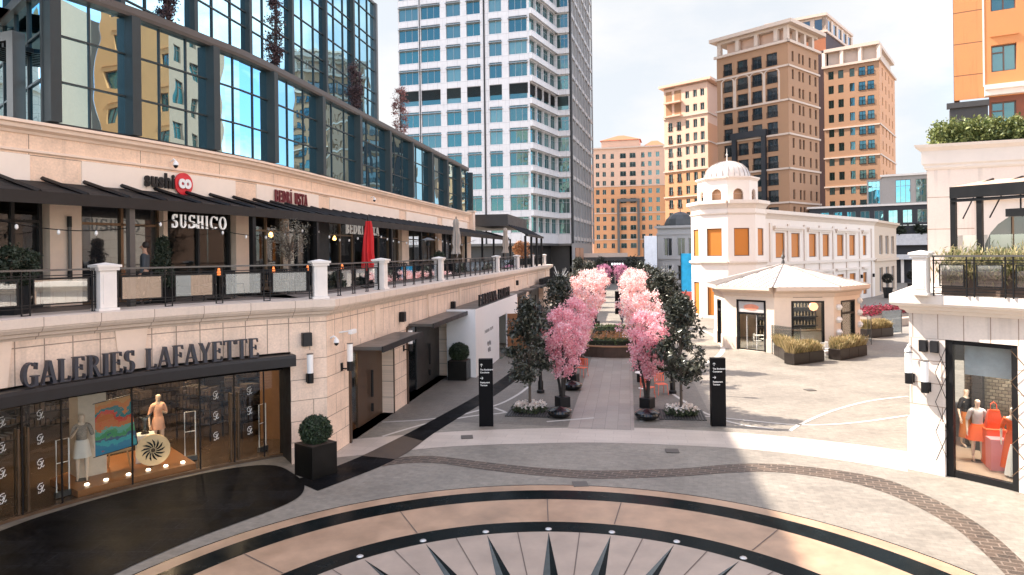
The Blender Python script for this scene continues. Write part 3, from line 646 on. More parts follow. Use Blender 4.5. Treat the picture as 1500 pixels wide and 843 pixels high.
# upper run of the wall, above the openings
ARCW = WP[:-1]
mb_('entrance_wall', MB().sweep(ARCW, [(0, 3.35), (0, 4.4)]), VOUS)
ia = min(range(len(ARCW)), key=lambda i: abs(math.degrees(atan2(ARCW[i][1] - CY, ARCW[i][0] - CX)) - 122.8))
pier = [P(13.25, 122.8)] + ARCW[ia + 1:]
mb_('corner_pier', MB().sweep(pier, [(0, 0), (0, 3.36)]), STONE)
g = MB(); a_, b_ = P(13.25, 122.8), P(14.6, 122.8); g.face([(*b_, 0), (*a_, 0), (*a_, 3.35), (*b_, 3.35)]); mb_('pier_return', g, BLACK)
mb_('pier_plinth', MB().sweep(pier, [(0, .5), (.05, .48), (.05, 0)]), STONEP)
s0_ = 9.18 + sqrt(13.25 ** 2 - 8.1 ** 2)
OPN = [(21.45, 25.65, 0, 2.95), (27.4, 33.9, 0, 3.1), (35.6, 44.6, 0, 3.0), (48.2, 53.6, 0, 3.0), (56.5, 60.8, 0, 2.9), (63.0, 73.6, 0, 2.9)]
ops = [(a - s0_, b - s0_, c, d) for a, b, c, d in OPN]
WROT = radians(90) + AROT
g = MB().wall(80 - s0_, 0, 3.35, ops, .7); g.build('street_wall', STONEW, mall, loc=locl(mall, A(-9.15, s0_)), rot=WROT)
g = MB().wall(80 - s0_, 3.35, 4.4, [], .3); g.build('frieze_wall', VOUSW, mall, loc=locl(mall, A(-9.15, s0_)), rot=WROT)
plainwall(mall, A(-9.15, 80), A(-19, 80), 0, 4.8, STONEW, 'end_wall')
# keystones and pilaster strips in the frieze
g = MB()
for s_ in (23.9, 30.6, 36.5, 42, 47, 55, 62, 69, 76):
    for sg in (-1,):
        g = MB(); u = s_ - s0_; g.face([(u - .16, -.06, 3.36), (u + .16, -.06, 3.36), (u + .26, -.06, 4.38), (u - .26, -.06, 4.38)]); g.face([(u - .16, 0, 3.36), (u - .16, -.06, 3.36), (u - .26, -.06, 4.38), (u - .26, 0, 4.38)]); g.face([(u + .16, -.06, 3.36), (u + .16, 0, 3.36), (u + .26, 0, 4.38), (u + .26, -.06, 4.38)])
        g.build('keystone', STONEP, mall, loc=locl(mall, A(-9.15, s0_)), rot=WROT)
R0 = 13.25
for a in (141.3, 154.5, 168):
    g = MB()
    for e, (k0, k1) in enumerate((((-.35, 3.36), (.35, 3.36)),)):
        p0, p1 = P(R0 - .07, a + 1.25), P(R0 - .07, a - 1.25); q0, q1 = P(R0 - .07, a + 1.7), P(R0 - .07, a - 1.7)
        g.face([(*p0, 3.36), (*p1, 3.36), (*q1, 4.38), (*q0, 4.38)])
        o0, o1 = P(R0, a + 1.25), P(R0, a - 1.25); r0_, r1_ = P(R0, a + 1.7), P(R0, a - 1.7)
        g.face([(*o0, 3.36), (*p0, 3.36), (*q0, 4.38), (*r0_, 4.38)]); g.face([(*p1, 3.36), (*o1, 3.36), (*r1_, 4.38), (*q1, 4.38)])
    mb_('keystone', g, STONEP)
LEDGE = [(-.5, 4.36), (.02, 4.36), (.05, 4.42), (.16, 4.45), (.18, 4.52), (.3, 4.55), (.36, 4.63), (.36, 4.66), (.40, 4.67), (.40, 4.885), (-1.1, 4.885), (-1.1, 4.5)]
mb_('terrace_ledge', MB().sweep(WP + [A(-9.15, 80.4)], LEDGE, closed=True), bricks('ledge_stone', (.68, .57, .48), (.66, .55, .46), (.3, .22, .17), 1.3, 9, 'uv', .01, .6, off=0, var=.06))
mb_('terrace_floor', MB().sweep(WP, [(-1.05, 4.86), (-7.5, 4.86), (-7.5, 4.7), (-1.05, 4.7)], closed=True), mat('terrace_tiles', (.16, .13, .11), .6, var=.2))
# ---- Galeries entrance: glass, fascia, interior
GP = arc(14.3, 172, 121.6, 2); 
FP = arc(13.25, 172, 122.6, 2)
mb_('entrance_fascia', MB().sweep(FP, [(-1.1, 3.30), (.42, 3.30), (.44, 3.22), (.44, 2.98), (.36, 2.96), (-1.1, 3.0)], closed=True), DARK)
mb_('entrance_soffit', MB().sweep(FP, [(-1.1, 2.99), (-.9, 2.7), (-1.3, 2.7), (-1.3, 3.3)], closed=True), BLACK)
mb_('entrance_frame', MB().sweep(GP, [(-.06, 0.0), (.06, 0), (.06, .07), (-.06, .07)], closed=True), TANF)
for a0, a1, nm in ((172, 166, 0), (166, 159, 0), (159, 153.4, 0), (153.4, 149.9, 'd'), (149.9, 146.4, 'd'), (146.4, 139.6, 0), (139.6, 132.4, 0), (132.4, 128.5, 'd'), (128.5, 125.0, 'd'), (125.0, 121.8, 0)):
    p = arc(14.3, a0 - .05, a1 + .05, 2)
    par = mb_('glass_door' if nm else 'shop_window', MB().sweep(p, [(0, .07), (0, 2.98)]), CLEAR)
    g = MB(); x, y = P(14.28, a1); g.obox((x, y, 1.5), (.025, .04, 2.95), radians(a1)); mb_('mullion', g, BLACK, par)
    if nm:
        h = MB(); ah = (a1 + .42) if a0 > 150 or 130 < a0 < 133 else (a0 - .42)
        if a0 in (149.9, 128.5): ah = a0 - .42
        for R_ in (14.22, 14.38):
            x, y = P(R_, ah); h.tube([(x, y, .12), (x, y, 2.15)], .03, 8)
        for z in (.5, 1.2, 1.9): h.tube([(*P(14.22, ah), z), (*P(14.38, ah), z)], .012, 6)
        mb_('door_handle', h, TANF, par)
        for z in (.95, 1.55, 2.15) if a0 < 140 else (.6, 1.2, 1.8, 2.4):
            d_ = MB(); aa = (a0 + a1) / 2 + (.0 if a0 in (153.4, 128.5) else .2); c_ = P(14.27, aa); tx, ty = sin(radians(aa)), -cos(radians(aa))
            def q(u, w): return (c_[0] + tx * u, c_[1] + ty * u, z + w)
            for pl in ([(.05, .11), (-.02, .10), (-.06, .04), (-.05, -.02), (.0, -.04), (.03, .0), (.02, .05), (-.01, .04)], [(.07, .06), (.03, -.06), (.0, -.12), (-.05, -.12), (-.04, -.08)], [(.03, -.08), (.06, -.1), (.09, -.06)]):
                d_.tube([q(*w) for w in pl], .0095, 5)
            mb_('decal', d_, WHITEP, par)
FLO = bricks('shop_floor', (.12, .08, .055), (.10, .068, .047), (.05, .035, .025), 1.2, 1.2, 'xy', .006, .22, off=0, var=.12, vscale=.6)
mb_('shop_floor', MB().sweep(arc(14.34, 178, 120, 2), [(0, .02), (-13, .021)]), FLO)
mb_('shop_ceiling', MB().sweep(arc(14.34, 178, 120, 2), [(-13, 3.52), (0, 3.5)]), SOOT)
mb_('shop_back_wall', MB().sweep(arc(24.5, 178, 120, 2), [(0, 0), (0, 3.5)]), mat('shop_wall', (.06, .045, .035), .7, var=.4, scale=.8))
g = MB(); x, y = P(15.9, 141.6); g.obox((x, y, 1.76), (.7, .7, 3.48), radians(140)); mb_('shop_column', g, mat('shop_column_paint', (.6, .5, .4), .6))
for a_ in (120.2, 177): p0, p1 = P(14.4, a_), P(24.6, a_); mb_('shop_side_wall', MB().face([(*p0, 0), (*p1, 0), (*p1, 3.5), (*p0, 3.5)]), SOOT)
# shop spotlights: lit lamps in the ceiling
LW = mat('lamp_glow', (1, .75, .45), .5, emit=(1, .72, .42), es=6)
k_ = 0
for R_, a_, e_ in ((16.3, 150, 6), (16.2, 139, 24), (16.4, 133.5, 18), (16.8, 126, 7), (19.5, 147, 7), (20, 136, 12), (20, 128, 12), (19.5, 122.5, 6)):
    x, y = P(R_, a_); r_ = root('shop_spotlight', 'black ceiling spotlight with warm glow inside the shop', 'spotlight', (x, y, 3.3), 0, 'ceiling spotlights in the department shop')
    MB().lathe([(.08, .2), (.08, .02), (.1, 0)], n=12).build('housing', BLACK, r_); MB().lathe([(.001, .012), (.07, .012)], n=12, cap=False).build('lens', LW, r_)
    l = bpy.data.lights.new('spot_lamp', 'AREA'); l.shape = 'DISK'; l.size = .25; l.energy = e_; l.color = (1, .68, .4); lo = bpy.data.objects.new('spot_lamp', l); COL.objects.link(lo); lo.parent = r_; lo.location = (0, 0, -.03)
# letters
def on_arc(word, R, a0, a1, z, H, m, rootobj, tk=.17, tn=.05, depth=.14, facew=1):
    res, w = serif_word(word, H, depth, tk, tn); Lr = radians(a0 - a1) * R; sx = Lr / w
    res, w = serif_word(word, H, depth, tk, tn, sx=sx)
    for x, lw, g, ch in res:
        a = a0 - math.degrees((x + lw / 2) / R); px, py = P(R, a); th = radians(a) - pi / 2
        h = MB()
        for f in g.f:
            pts = []
            for i in f:
                u, d, zz = g.v[i]; u -= lw / 2; pts.append((px + cos(th) * u - sin(th) * d, py + sin(th) * u + cos(th) * d, zz + z))
            h.face(pts)
        h.build('letter', m, rootobj, world=True)
LET = mat('dark_blue_grey_letters', (.035, .042, .06), .35, .3, var=.1)
sg = root('shop_sign', 'large free-standing dark serif letters GALERIES LAFAYETTE on the black entrance canopy', 'shop sign', (*P(13.0, 139), 3.3))
on_arc('GALERIES LAFAYETTE', 12.98, 152.55, 127.1, 3.33, .54, LET, sg)
# ---- portals in the street wall
def portal(s_a, s_b, h, panel, door, labelc, lab):
    r_ = root('shop_portal', lab, 'doorway', (*A(-9.15, (s_a + s_b) / 2), 0), WROT)
    W_ = s_b - s_a; x0 = -W_ / 2; x1 = W_ / 2
    MB().box(x0 - .12, x0, -.06, .6, 0, h + .1).box(x1 - .0, x1 + .0 + .06, -.04, .6, 0, h + .1).box(x0, x1, -.05, .6, h, h + .12).build('frame', BROWN, r_)
    g = MB().box(x0 + .05, x1 + .12, -1.1, -.06, h + .1, h + .22); g.build('canopy', GREYF, r_, bevel=.01)
    MB().box(x0 + .02, x1 + .15, -1.16, -1.1, h + .04, h + .24).build('canopy_lip', DARK, r_)
    g = MB(); n = 3 if W_ < 5 else 4
    MB().box(x0, x0 + W_ * .42, .5, .52, .05, h).build('glass', DGLASS if door else CLEAR, r_)
    dr = MB().box(x0 + W_ * .42, x1, .46, .55, .02, h).build('door', panel, r_)
    MB().tube([(x0 + W_ * .7, .38, .9), (x0 + W_ * .7, .38, 1.9)], .05, 8).tube([(x0 + W_ * .7, .38, .35), (x0 + W_ * .7, .38, .65)], .05, 8).build('handle', BLACK, dr)
    return r_
mb_('lobby_floor', MB().prism([A(-12, 21.6), A(-9.7, 21.6), A(-9.7, 25.6), A(-12, 25.6)], 0.01, .03), mat('lit_floor', (.32, .15, .06), .3, var=.2))
portal(21.45, 25.65, 2.95, BROWN, 0, 0, 'brown doorway with slab canopy beside the corner pier and the round boxwood')
portal(27.4, 33.9, 3.1, DGREY, 1, 0, 'dark grey shuttered doorway with slab canopy beside the white hoarding')
portal(48.2, 53.6, 3.0, DGREY, 1, 0, 'grey doorway with slab canopy just beyond the white hoarding')
portal(56.5, 60.8, 2.9, BROWN, 0, 0, 'brown doorway half hidden behind the second dark tree on the left')
portal(63.0, 73.6, 2.9, DGREY, 1, 0, 'wide far doorway with slab canopy at the end of the terrace wall')
g = MB().prism([A(-12.4, 21.5), A(-9.75, 21.5), A(-9.75, 21.45), A(-12.4, 21.45)], 0, 3).prism([A(-12.4, 25.6), A(-12.3, 21.5), A(-12.4, 21.5), A(-12.5, 25.6)], 0, 3); mb_('lobby_wall', g, mat('lobby_brown', (.22, .11, .05), .5))
r_ = root('lobby_lamp', 'small warm ceiling lamp inside the brown doorway', 'ceiling lamp', (*A(-10.8, 22.6), 2.9))
MB().lathe([(.1, .05), (.1, 0), (.001, 0)], n=12).build('lens', LW, r_)
l = bpy.data.lights.new('lobby_light', 'AREA'); l.size = .4; l.energy = 25; l.color = (1, .6, .3); lo = bpy.data.objects.new('lobby_light', l); COL.objects.link(lo); lo.parent = r_; lo.location = (0, 0, -.05)
# hoarding
hd = root('hoarding', 'white boxed-in hoarding with small grey lettering and an open brown door', 'hoarding', (*A(-7.6, 40), 0), WROT)
g = MB().wall(13.1, 0, 3.42, [(6.3, 8.9, 0, 2.45)], .06, x0=0); g.v = [(x - 6.5, y, z) for x, y, z in g.v]; g.build('front_panel', WHITEP, hd)
MB().box(-6.5, -6.44, 0.002, 1.5, 0, 3.42).build('side_panel', WHITEP, hd); MB().box(6.54, 6.6, 0.002, 1.5, 0, 3.42).build('side_panel', WHITEP, hd)
MB().box(-6.43, 6.53, .07, 1.5, 3.34, 3.4).build('roof_panel', GREYF, hd)
MB().box(-.2, 2.4, .5, .56, 0, 2.45).build('inner_panel', SOOT, hd)
dr = MB().box(0, 1.3, -.03, .03, .02, 2.42).build('door', mat('brown_door', (.25, .11, .045), .4, var=.2), hd, loc=(2.4, -.04, 0), rot=radians(-62)); dr.rotation_euler = (0, 0, radians(-70)); MB().box(.1, 1.2, -.05, -.035, 1.3, 1.36).build('rail', BLACK, dr)
t1 = text_mb('FABIANA FILIPPI', .26, .008, -.002, 1.0, 1.25); o = t1.build('lettering', mat('grey_lettering', (.25, .24, .24), .6), hd, loc=(-3.2, -.012, 1.95))
g = MB()
for z, w in ((1.3, 1.0), (.95, .7)):
    for k in range(4): g.tube([(-3.2 - w / 2 + k * w / 4 + q * .05, -.012, z + .14 * sin(q * 1.9 + k)) for q in range(5)], .012, 5)
g.build('script_lettering', mat('grey_lettering', (.25, .24, .24), .6), hd)
sg = root('shop_sign', 'black standing letters FABIANA FILIPPI on top of the white hoarding', 'shop sign', (*A(-7.85, 40.2), 3.4), WROT)
res, w = serif_word('FABIANA FILIPPI', .58, .1, .16, .07, sp=.12); k = 9.4 / w; res, w = serif_word('FABIANA FILIPPI', .58, .1, .16, .07, sp=.12, sx=k)
for x, lw, g, ch in res: g.v = [(a + x - w / 2, b, c + .04) for a, b, c in g.v]; g.build('letter', BLACK, sg)
MB().box(-w / 2, w / 2, -.02, .02, .0, .04).build('base_rail', BLACK, sg)
# roof-edge planter letters / hedge box on far canopy
r_ = root('canopy_planter', 'black ribbed box standing on the farthest slab canopy', 'planter', (*A(-8.5, 70.5), 3.13), WROT)
MB().box(-3.6, 3.6, -.2, .2, 0, .55).build('box', BLACK, r_)
g = MB()
for i in range(18): g.box(-3.5 + i * .4, -3.42 + i * .4, -.24, -.2, 0, .6)
g.build('rib', DARK, r_, each=True)

# ---- terrace posts and railings
RP = lpath(13.5, -9.4, 172, 79.6)
dR = plen(RP)
def on_rp(s_): return dR[-2] + (s_ - (9.18 + sqrt(13.5 ** 2 - 8.35 ** 2)))
def arc_len_at(deg):
    best = None
    for i in range(0, 4000):
        d = dR[-2] * i / 4000; p, _ = pat(RP, d); a = math.degrees(atan2(p[1] - CY, p[0] - CX))
        if best is None or abs(a - deg) < best[0]: best = (abs(a - deg), d)
    return best[1]
postd = [arc_len_at(165), arc_len_at(143.4), arc_len_at(118.6), on_rp(25.1), on_rp(33.3), on_rp(48.5), on_rp(57.7), on_rp(66.9), on_rp(76.9)]
post = root('balustrade_post', 'x', 'stone post', (0, 0, 4.885), 0, 'white stone posts of the left terrace')
MB().box(-.2, .2, -.2, .2, .07, 1.02).build('shaft', WHITE, post, bevel=.015)
MB().box(-.25, .25, -.25, .25, 0, .07).build('base', WHITE, post, bevel=.01)
g = MB().box(-.25, .25, -.25, .25, 1.02, 1.1); g.prism([(-.29, -.29), (.29, -.29), (.29, .29), (-.29, .29)], 1.1, 1.16)
i = len(g.v); g.v += [(-.27, -.27, 1.161), (.27, -.27, 1.161), (.27, .27, 1.161), (-.27, .27, 1.161), (0, 0, 1.22)]
for a, b in ((0, 1), (1, 2), (2, 3), (3, 0)): g.f.append((i + a, i + b, i + 4)); g.m.append(0); g.uv.append([(0, 0)] * 3)
g.build('cap', WHITE, post)
MB().box(-.13, .13, -.215, -.2, .17, .92).build('panel', WHITE, post)
plab = ['out of sight left of the frame', 'standing above the large entrance letters, left of the man', 'above the corner pier with the round sconce', 'right beside the closed red parasol', 'left of the nearest beige parasol', 'between the two beige parasols, fifth from the left', 'right of the farther beige parasol', 'second from the far end of the terrace', 'at the far end of the terrace']
for i, d in enumerate(postd):
    p, a = pat(RP, d)
    if i == 0: o = post; o.location = (*p, 4.885); o.rotation_euler = (0, 0, a)
    else: o = dup(post, (*p, 4.885), a)
    o['label'] = 'white stone terrace post ' + plab[i]
rlab = ['at the left edge of the picture', 'in front of the man in the grey jacket', 'in front of the closed red parasol', 'just right of the closed red parasol', 'in front of the nearest beige parasol', 'in front of the farther beige parasol', 'third from the far end, right of the beige parasols', 'the last but one before the far end']
rlab = ['left of the man, above the large entrance letters', 'long stretch in front of the man in the grey jacket', 'left of and under the closed red parasol', 'short stretch right of the closed red parasol', 'around the foot of the nearest beige parasol', 'around the foot of the farther beige parasol', 'between the third and second posts from the far end', 'last stretch at the far end']
for i in range(8):
    d0, d1 = postd[i] + .22, postd[i + 1] - .22; p, a = pat(RP, (d0 + d1) / 2)
    r_ = root('terrace_railing', 'dark railing with glass panes, ' + rlab[i], 'railing', (*p, 4.885), 0, 'railings of the left terrace')
    sp_ = sub(RP, d0, d1)
    g = MB().sweep(sp_, [(-.03, 5.92), (.03, 5.92), (.03, 5.965), (-.03, 5.965)], closed=True); g.build('handrail', GREYF, r_, world=True)
    g = MB()
    for z in (5.05, 5.12, 5.74, 5.80): g.sweep(sp_, [(-.012, z), (.012, z), (.012, z + .022), (-.012, z + .022)], closed=True)
    Lr = d1 - d0; n = max(2, round(Lr / 1.35)); st = Lr / n
    for k in range(n + 1):
        for e in (-.09, .09):
            dd = min(max(d0 + k * st + e, d0 + .02), d1 - .02); q, b = pat(RP, dd); g.obox((q[0], q[1], 5.4), (.028, .028, 1.03), b)
        q, b = pat(RP, min(max(d0 + k * st, d0 + .02), d1 - .02)); g.obox((q[0], q[1], 4.895), (.16, .1, .02), b)
    g.build('frame', BLACK, r_, world=True)
    for k in range(n):
        u0, u1 = d0 + k * st + .17, d0 + (k + 1) * st - .17; q, b = pat(RP, (u0 + u1) / 2); w = u1 - u0
        gl = MB().obox((q[0], q[1], 5.43), (w - .03, .012, .56), b).build('glass_panel', RAILG, r_, world=True)
        f = MB()
        for z in (5.13, 5.73): f.obox((q[0], q[1], z), (w, .03, .03), b)
        for e in (u0, u1): q2, b2 = pat(RP, e); f.obox((q2[0], q2[1], 5.43), (.03, .03, .6), b)
        f.build('panel_frame', BLACK, gl, world=True)

# ---- upper building: band, canopy, restaurant front, glass storeys
UP = [(-17.5, 9.5), (-15.3, 13.5), (-13.7, 16.6), (-12.5, 19.1), (-11.4, 21.6), (-10.5, 24.1), (-9.7, 26.9), A(-14.05, 33), A(-14.05, 60.5)]
UP = [UP[0]] + smooth(UP[1:8], 3) + [UP[8]]
UL = plen(UP)[-1]
mb_('band_wall', MB().sweep(UP, [(0, 7.9), (0, 9.58)]), BAND)
mb_('band_moulding', MB().sweep(UP, [(0, 9.05), (.07, 9.08), (.07, 9.13), (0, 9.16)]), STONEP)
mb_('band_cornice', MB().sweep(UP, [(-.6, 9.55), (.04, 9.55), (.08, 9.62), (.2, 9.68), (.22, 9.78), (.3, 9.8), (.3, 9.88), (-.6, 9.88)], closed=True), STONEP)
e0, e1 = UP[-1], A(-19, 60.5); plainwall(mall, e0, e1, 4.8, 9.85, STONEW, 'band_end_wall')
g = MB().obox((*A(-14.0, 60.2), 9.0), (.7, .7, 2.0), AROT).obox((*A(-14.0, 60.2), 10.05), (.95, .95, .12), AROT); mb_('end_pier', g, STONEP)
for a, b in ((0, 9.9), (11.3, 17.25), (18.5, 23.7), (24.9, 34.9), (36.3, 43.5), (44.9, 53.2)):
    q = sub(UP, a, b); mb_('sign_panel', MB().sweep(q, [(0.0, 8.22), (.05, 8.22), (.05, 9.0), (0, 9.0)], caps=True), PANEL)
# canopy
CN = [(0.0, 8.33), (2.0, 7.96), (2.02, 7.96), (2.02, 7.6), (1.95, 7.6), (1.9, 7.84), (0, 8.2)]
can = root('terrace_canopy', 'long dark louvred canopy over the restaurant terrace on black posts', 'canopy', (*A(-12, 35), 4.86))
UPc = UP[:-1] + [A(-14.05, 69)]
MB().sweep(UPc, [(0.02, 8.32), (1.98, 7.84), (1.98, 7.78), (.02, 8.26)], closed=True).build('roof_sheet', CANS, can, world=True)
MB().sweep(UPc, [(1.98, 7.86), (2.06, 7.86), (2.06, 7.56), (1.98, 7.56)], closed=True).build('fascia', CANF, can, world=True)
Lc = plen(UPc)[-1]; g = MB(); k = 0; d = 1
while d < Lc - .5:
    p0, a = pat(UPc, d, .06); p1, _ = pat(UPc, d, 1.97)
    g.tube([(*p0, 8.40), (*p1, 7.86)], .06, 4); d += 1.15
g.build('rafter', BLACK, can, world=True, each=True)
for d in (4, 7.6, 11.46, 15.94, 19.7, 28.3, 33.5, 39, 45, 51, 56, 61, 65):
    q, a = pat(UPc, d, 1.85); MB().obox((*q, 6.3), (.16, .16, 2.9), a).build('post', CAPM if d == 11.46 else BLACK, can, world=True)
# restaurant front
for i, (d0, d1) in enumerate(((1, 5), (5.2, 7.6), (8.9, 10.3), (11.4, 14.0), (14.2, 17.2), (18.3, 20.8), (21, 23.2), (25.1, 28.2), (28.4, 31.8), (32, 35.4), (37, 40.2), (40.4, 43.8), (45, 48.4), (48.6, 52))):
    q = sub(UP, d0, d1); w_ = mb_('restaurant_window', MB().sweep(offs(q, -.28), [(0, 4.88), (0, 7.9)]), CLEAR if i % 3 else DGLASS)
    f = MB(); f.sweep(offs(q, -.24), [(-.04, 7.2), (.04, 7.2), (.04, 7.27), (-.04, 7.27)], closed=True).sweep(offs(q, -.24), [(-.04, 4.87), (.04, 4.87), (.04, 5.0), (-.04, 5.0)], closed=True)
    n = 2
    for k in range(n + 1): p, a = pat(UP, d0 + (d1 - d0) * k / n, -.24); f.obox((*p, 6.4), (.09, .08, 3.05), a)
    mb_('window_frame', f, TANF if i % 2 else DARK, w_)
for d0, d1, m_ in ((10.42, 11.3, STONEP), (17.3, 18.1, STONEP), (20.85, 20.98, STONEP), (23.3, 24.9, BLACK), (35.5, 36.9, STONEP), (43.9, 44.9, STONEP), (52.1, 54.7, STONEP), (7.7, 8.8, SOOT), (14.02, 14.18, STONEP)):
    mb_('front_pilaster', MB().sweep(sub(UP, d0, d1), [(-.35, 4.87), (.0, 4.87), (.0, 7.88), (-.35, 7.88)], closed=True), m_)
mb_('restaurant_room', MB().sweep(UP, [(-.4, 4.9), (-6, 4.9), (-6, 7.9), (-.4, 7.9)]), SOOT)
# warm pendant lamps inside, lanterns
for d, w in ((12.2, -.9), (12.9, -1.5), (22.0, -1.4), (29.5, -1.8), (38.5, -1.5)):
    q, a = pat(UP, d, w); r_ = root('pendant_lamp', 'small glowing pendant lamp behind the restaurant glass', 'lamp', (*q, 7.1), 0, 'pendant lamps inside the restaurants')
    MB().lathe([(.02, .2), (.08, .12), (.1, 0), (.02, -.06)], n=10).build('shade', mat('amber_glow', (1, .5, .15), .5, emit=(1, .45, .12), es=3), r_); MB().tube([(0, 0, .2), (0, 0, .75)], .01, 5).build('cord', BLACK, r_)
# wall tube sconce on the peach pilaster
q, a = pat(UP, 10.9, .06); r_ = root('tube_wall_lamp', 'tall black and white tube lamp on the cream pilaster at far left', 'wall lamp', (*q, 5.6), a)
MB().tube([(0, -.03, 0), (0, -.03, .3)], .06, 10).tube([(0, -.03, 1.5), (0, -.03, 1.8)], .06, 10).build('cap', BLACK, r_); MB().tube([(0, -.03, .3), (0, -.03, 1.5)], .05, 10).build('tube', GREYF, r_)
# bright glass block above the band
d_c = 10.4
GB = [pat(UP, d_c)[0]] + [p for p, q in zip(UP, plen(UP)) if q > d_c + .1][:-1] + [A(-14.05, 59.6)]
GB = offs(GB, -.15); GBL = plen(GB)[-1]
mb_('glass_storey_cap', MB().sweep(GB, [(-.6, 13.62), (.22, 13.62), (.26, 13.72), (.26, 13.92), (-.6, 13.92)], closed=True), CAPM)
mb_('glass_storey_sill', MB().sweep(GB, [(-.1, 9.86), (.08, 9.86), (.08, 10.0), (-.1, 10.0)], closed=True), DARK)
bays = [0, 2.55, 5.8, 9.3, 13.65, 18.15, 22.75, 27.1, 31.6, 35.8, 40.0, 44.4, GBL - .05]
for i, (a, b) in enumerate(zip(bays, bays[1:])):
    q = sub(GB, a, b); w_ = mb_('glass_bay', MB().sweep(q, [(0, 10), (0, 13.63)]), MIRG)
    f = MB()
    for k in (1, 2) if b - a > 3 else (1,):
        n = 3 if b - a > 3 else 2; p, an = pat(GB, a + (b - a) * k / n, .02); f.obox((*p, 11.8), (.045, .05, 3.6), an)
    for z in (11.15, 12.45): f.sweep(offs(q, .02), [(-.03, z), (.03, z), (.03, z + .05), (-.03, z + .05)], closed=True)
    mb_('glazing_bars', f, FINM, w_)
    p, an = pat(GB, a if i else .12, .12); mb_('fin', MB().obox((*p, 11.8), (.3, .46, 3.64), an), FINM)
# return side of the glass block, receding to the left
c0 = GB[0]; c1 = (c0[0] - 7.5, c0[1] + 6.8); L_ = hypot(7.5, 6.8); rt = atan2(c0[1] - c1[1], c0[0] - c1[0])
w_ = MB().wall(L_, 9.9, 13.7, []).build('glass_bay', MIRG, mall, loc=locl(mall, c1), rot=rt)
f = MB()
for k in range(8): f.box(L_ * k / 7 - .03, L_ * k / 7 + .03, -.06, .0, 9.9, 13.7)
for z in (11.15, 12.45): f.box(0, L_, -.05, -.001, z, z + .06)
f.build('glazing_bars', FINM, w_)
MB().box(0, L_, -.2, .4, 13.62, 13.92).build('glass_storey_cap', CAPM, mall, loc=locl(mall, c1), rot=rt)
mb_('setback_roof', MB().prism([GB[0], A(-14.2, 30), A(-14.2, 59.6), A(-20, 59.6), A(-20, 12), c1], 13.64, 13.7), mat('roof_gravel', (.25, .24, .22), .9))
mb_('setback_roof', MB().prism([c0, c1, A(-30, 14), A(-19, 8), (-19, 7), (-17.6, 9.5), (-15.5, 13.5)], 9.5, 9.6), mat('roof_gravel', (.25, .24, .22), .9))
plainwall(mall, A(-14.2, 59.6), A(-20, 59.6), 9.6, 13.65, GREYF, 'glass_end_wall')
# setback glass tower
T0, T1 = -30, 51.2; th = MB()
for i in range(18):
    b = T1 - 4.59 * i; a = b - 4.59
    if b < 2: break
    x0 = a - T0; 
    w_ = MB().wall(4.59, 13.6, 26, []).build('glass_bay', MIRG, mall, loc=locl(mall, A(-19.5, a)), rot=WROT)
    f = MB(); 
    for k in range(1, 3): f.box(4.59 * k / 3 - .03, 4.59 * k / 3 + .03, -.07, -.001, 13.6, 26)
    for z in (14.7, 16.4, 18.1, 18.9, 20.6, 22.3, 23.1, 24.8): f.box(0, 4.59, -.06, -.002, z, z + .06)
    f.build('glazing_bars', FINM, w_)
    MB().box(-.13, .13, -.26, .02, 13.6, 26).build('fin', FINM, w_)
T0_ = b - 0
plainwall(mall, A(-19.5, 51.2), A(-36, 51.2), 0, 26, DGREY, 'tower_end_wall')
MB().box(51.1 - 51.2, .25, -.25, .3, 13.6, 26).build('corner_mullion', GREYF, mall, loc=locl(mall, A(-19.5, 51.1)), rot=WROT)
mb_('tower_roof', MB().prism([A(-19.4, 51.2), A(-36, 51.2), A(-36, -32), A(-19.4, -32)], 25.9, 26.1), GREYF)
plainwall(mall, A(-19.5, -32), A(-19.5, b), 0, 26, DGREY, 'tower_wall')
plainwall(mall, A(-36, -32), A(-19.5, -32), 0, 26, DGREY, 'tower_wall')
# parapet wall behind the camera's left so that the terrace building closes
# ---- stone building seen beyond the glass corner, top left
sb = root('stone_block', 'pale stone block with small balconies glimpsed above the glass corner at top left', 'building', (-36, 40, 0))
pl_ = Pool(sb, [DGLASS, WHITEP, BLACK], 20)
face(pl_, sb, (-46, 37), (-27.5, 44), 0, 45, evenly(19.8, 6, 1.5), [(12 + 3.5 * i, 13.9 + 3.5 * i) for i in range(9)], STONEW)
pl_.done(); g = MB()
for i in range(9): g.box(0, 19.8, -.35, -.001, 11.3 + 3.5 * i, 11.5 + 3.5 * i)
g.build('balcony_slab', STONEP, sb, each=True, loc=locl(sb, (-46, 37)), rot=atan2(7, 18.5))
# pergola frame in front of the return side
r_ = root('pergola_frame', 'grey steel pergola frame standing on the roof at the left edge', 'pergola', (-13.55, 18.75, 9.88), radians(-20))
MB().box(-2.2, .0, -.1, .25, 2.35, 2.6).box(-.25, .0, -.1, .25, 0, 2.35).box(-2.2, -1.95, -.1, .25, 0, 2.35).build('frame', GREYF, r_)
g = MB()
for i in range(9): g.box(-1.9 + .2 * i, -1.82 + .2 * i, -.05, 2.2, 2.2, 2.32)
g.build('slat', BLACK, r_, each=True)

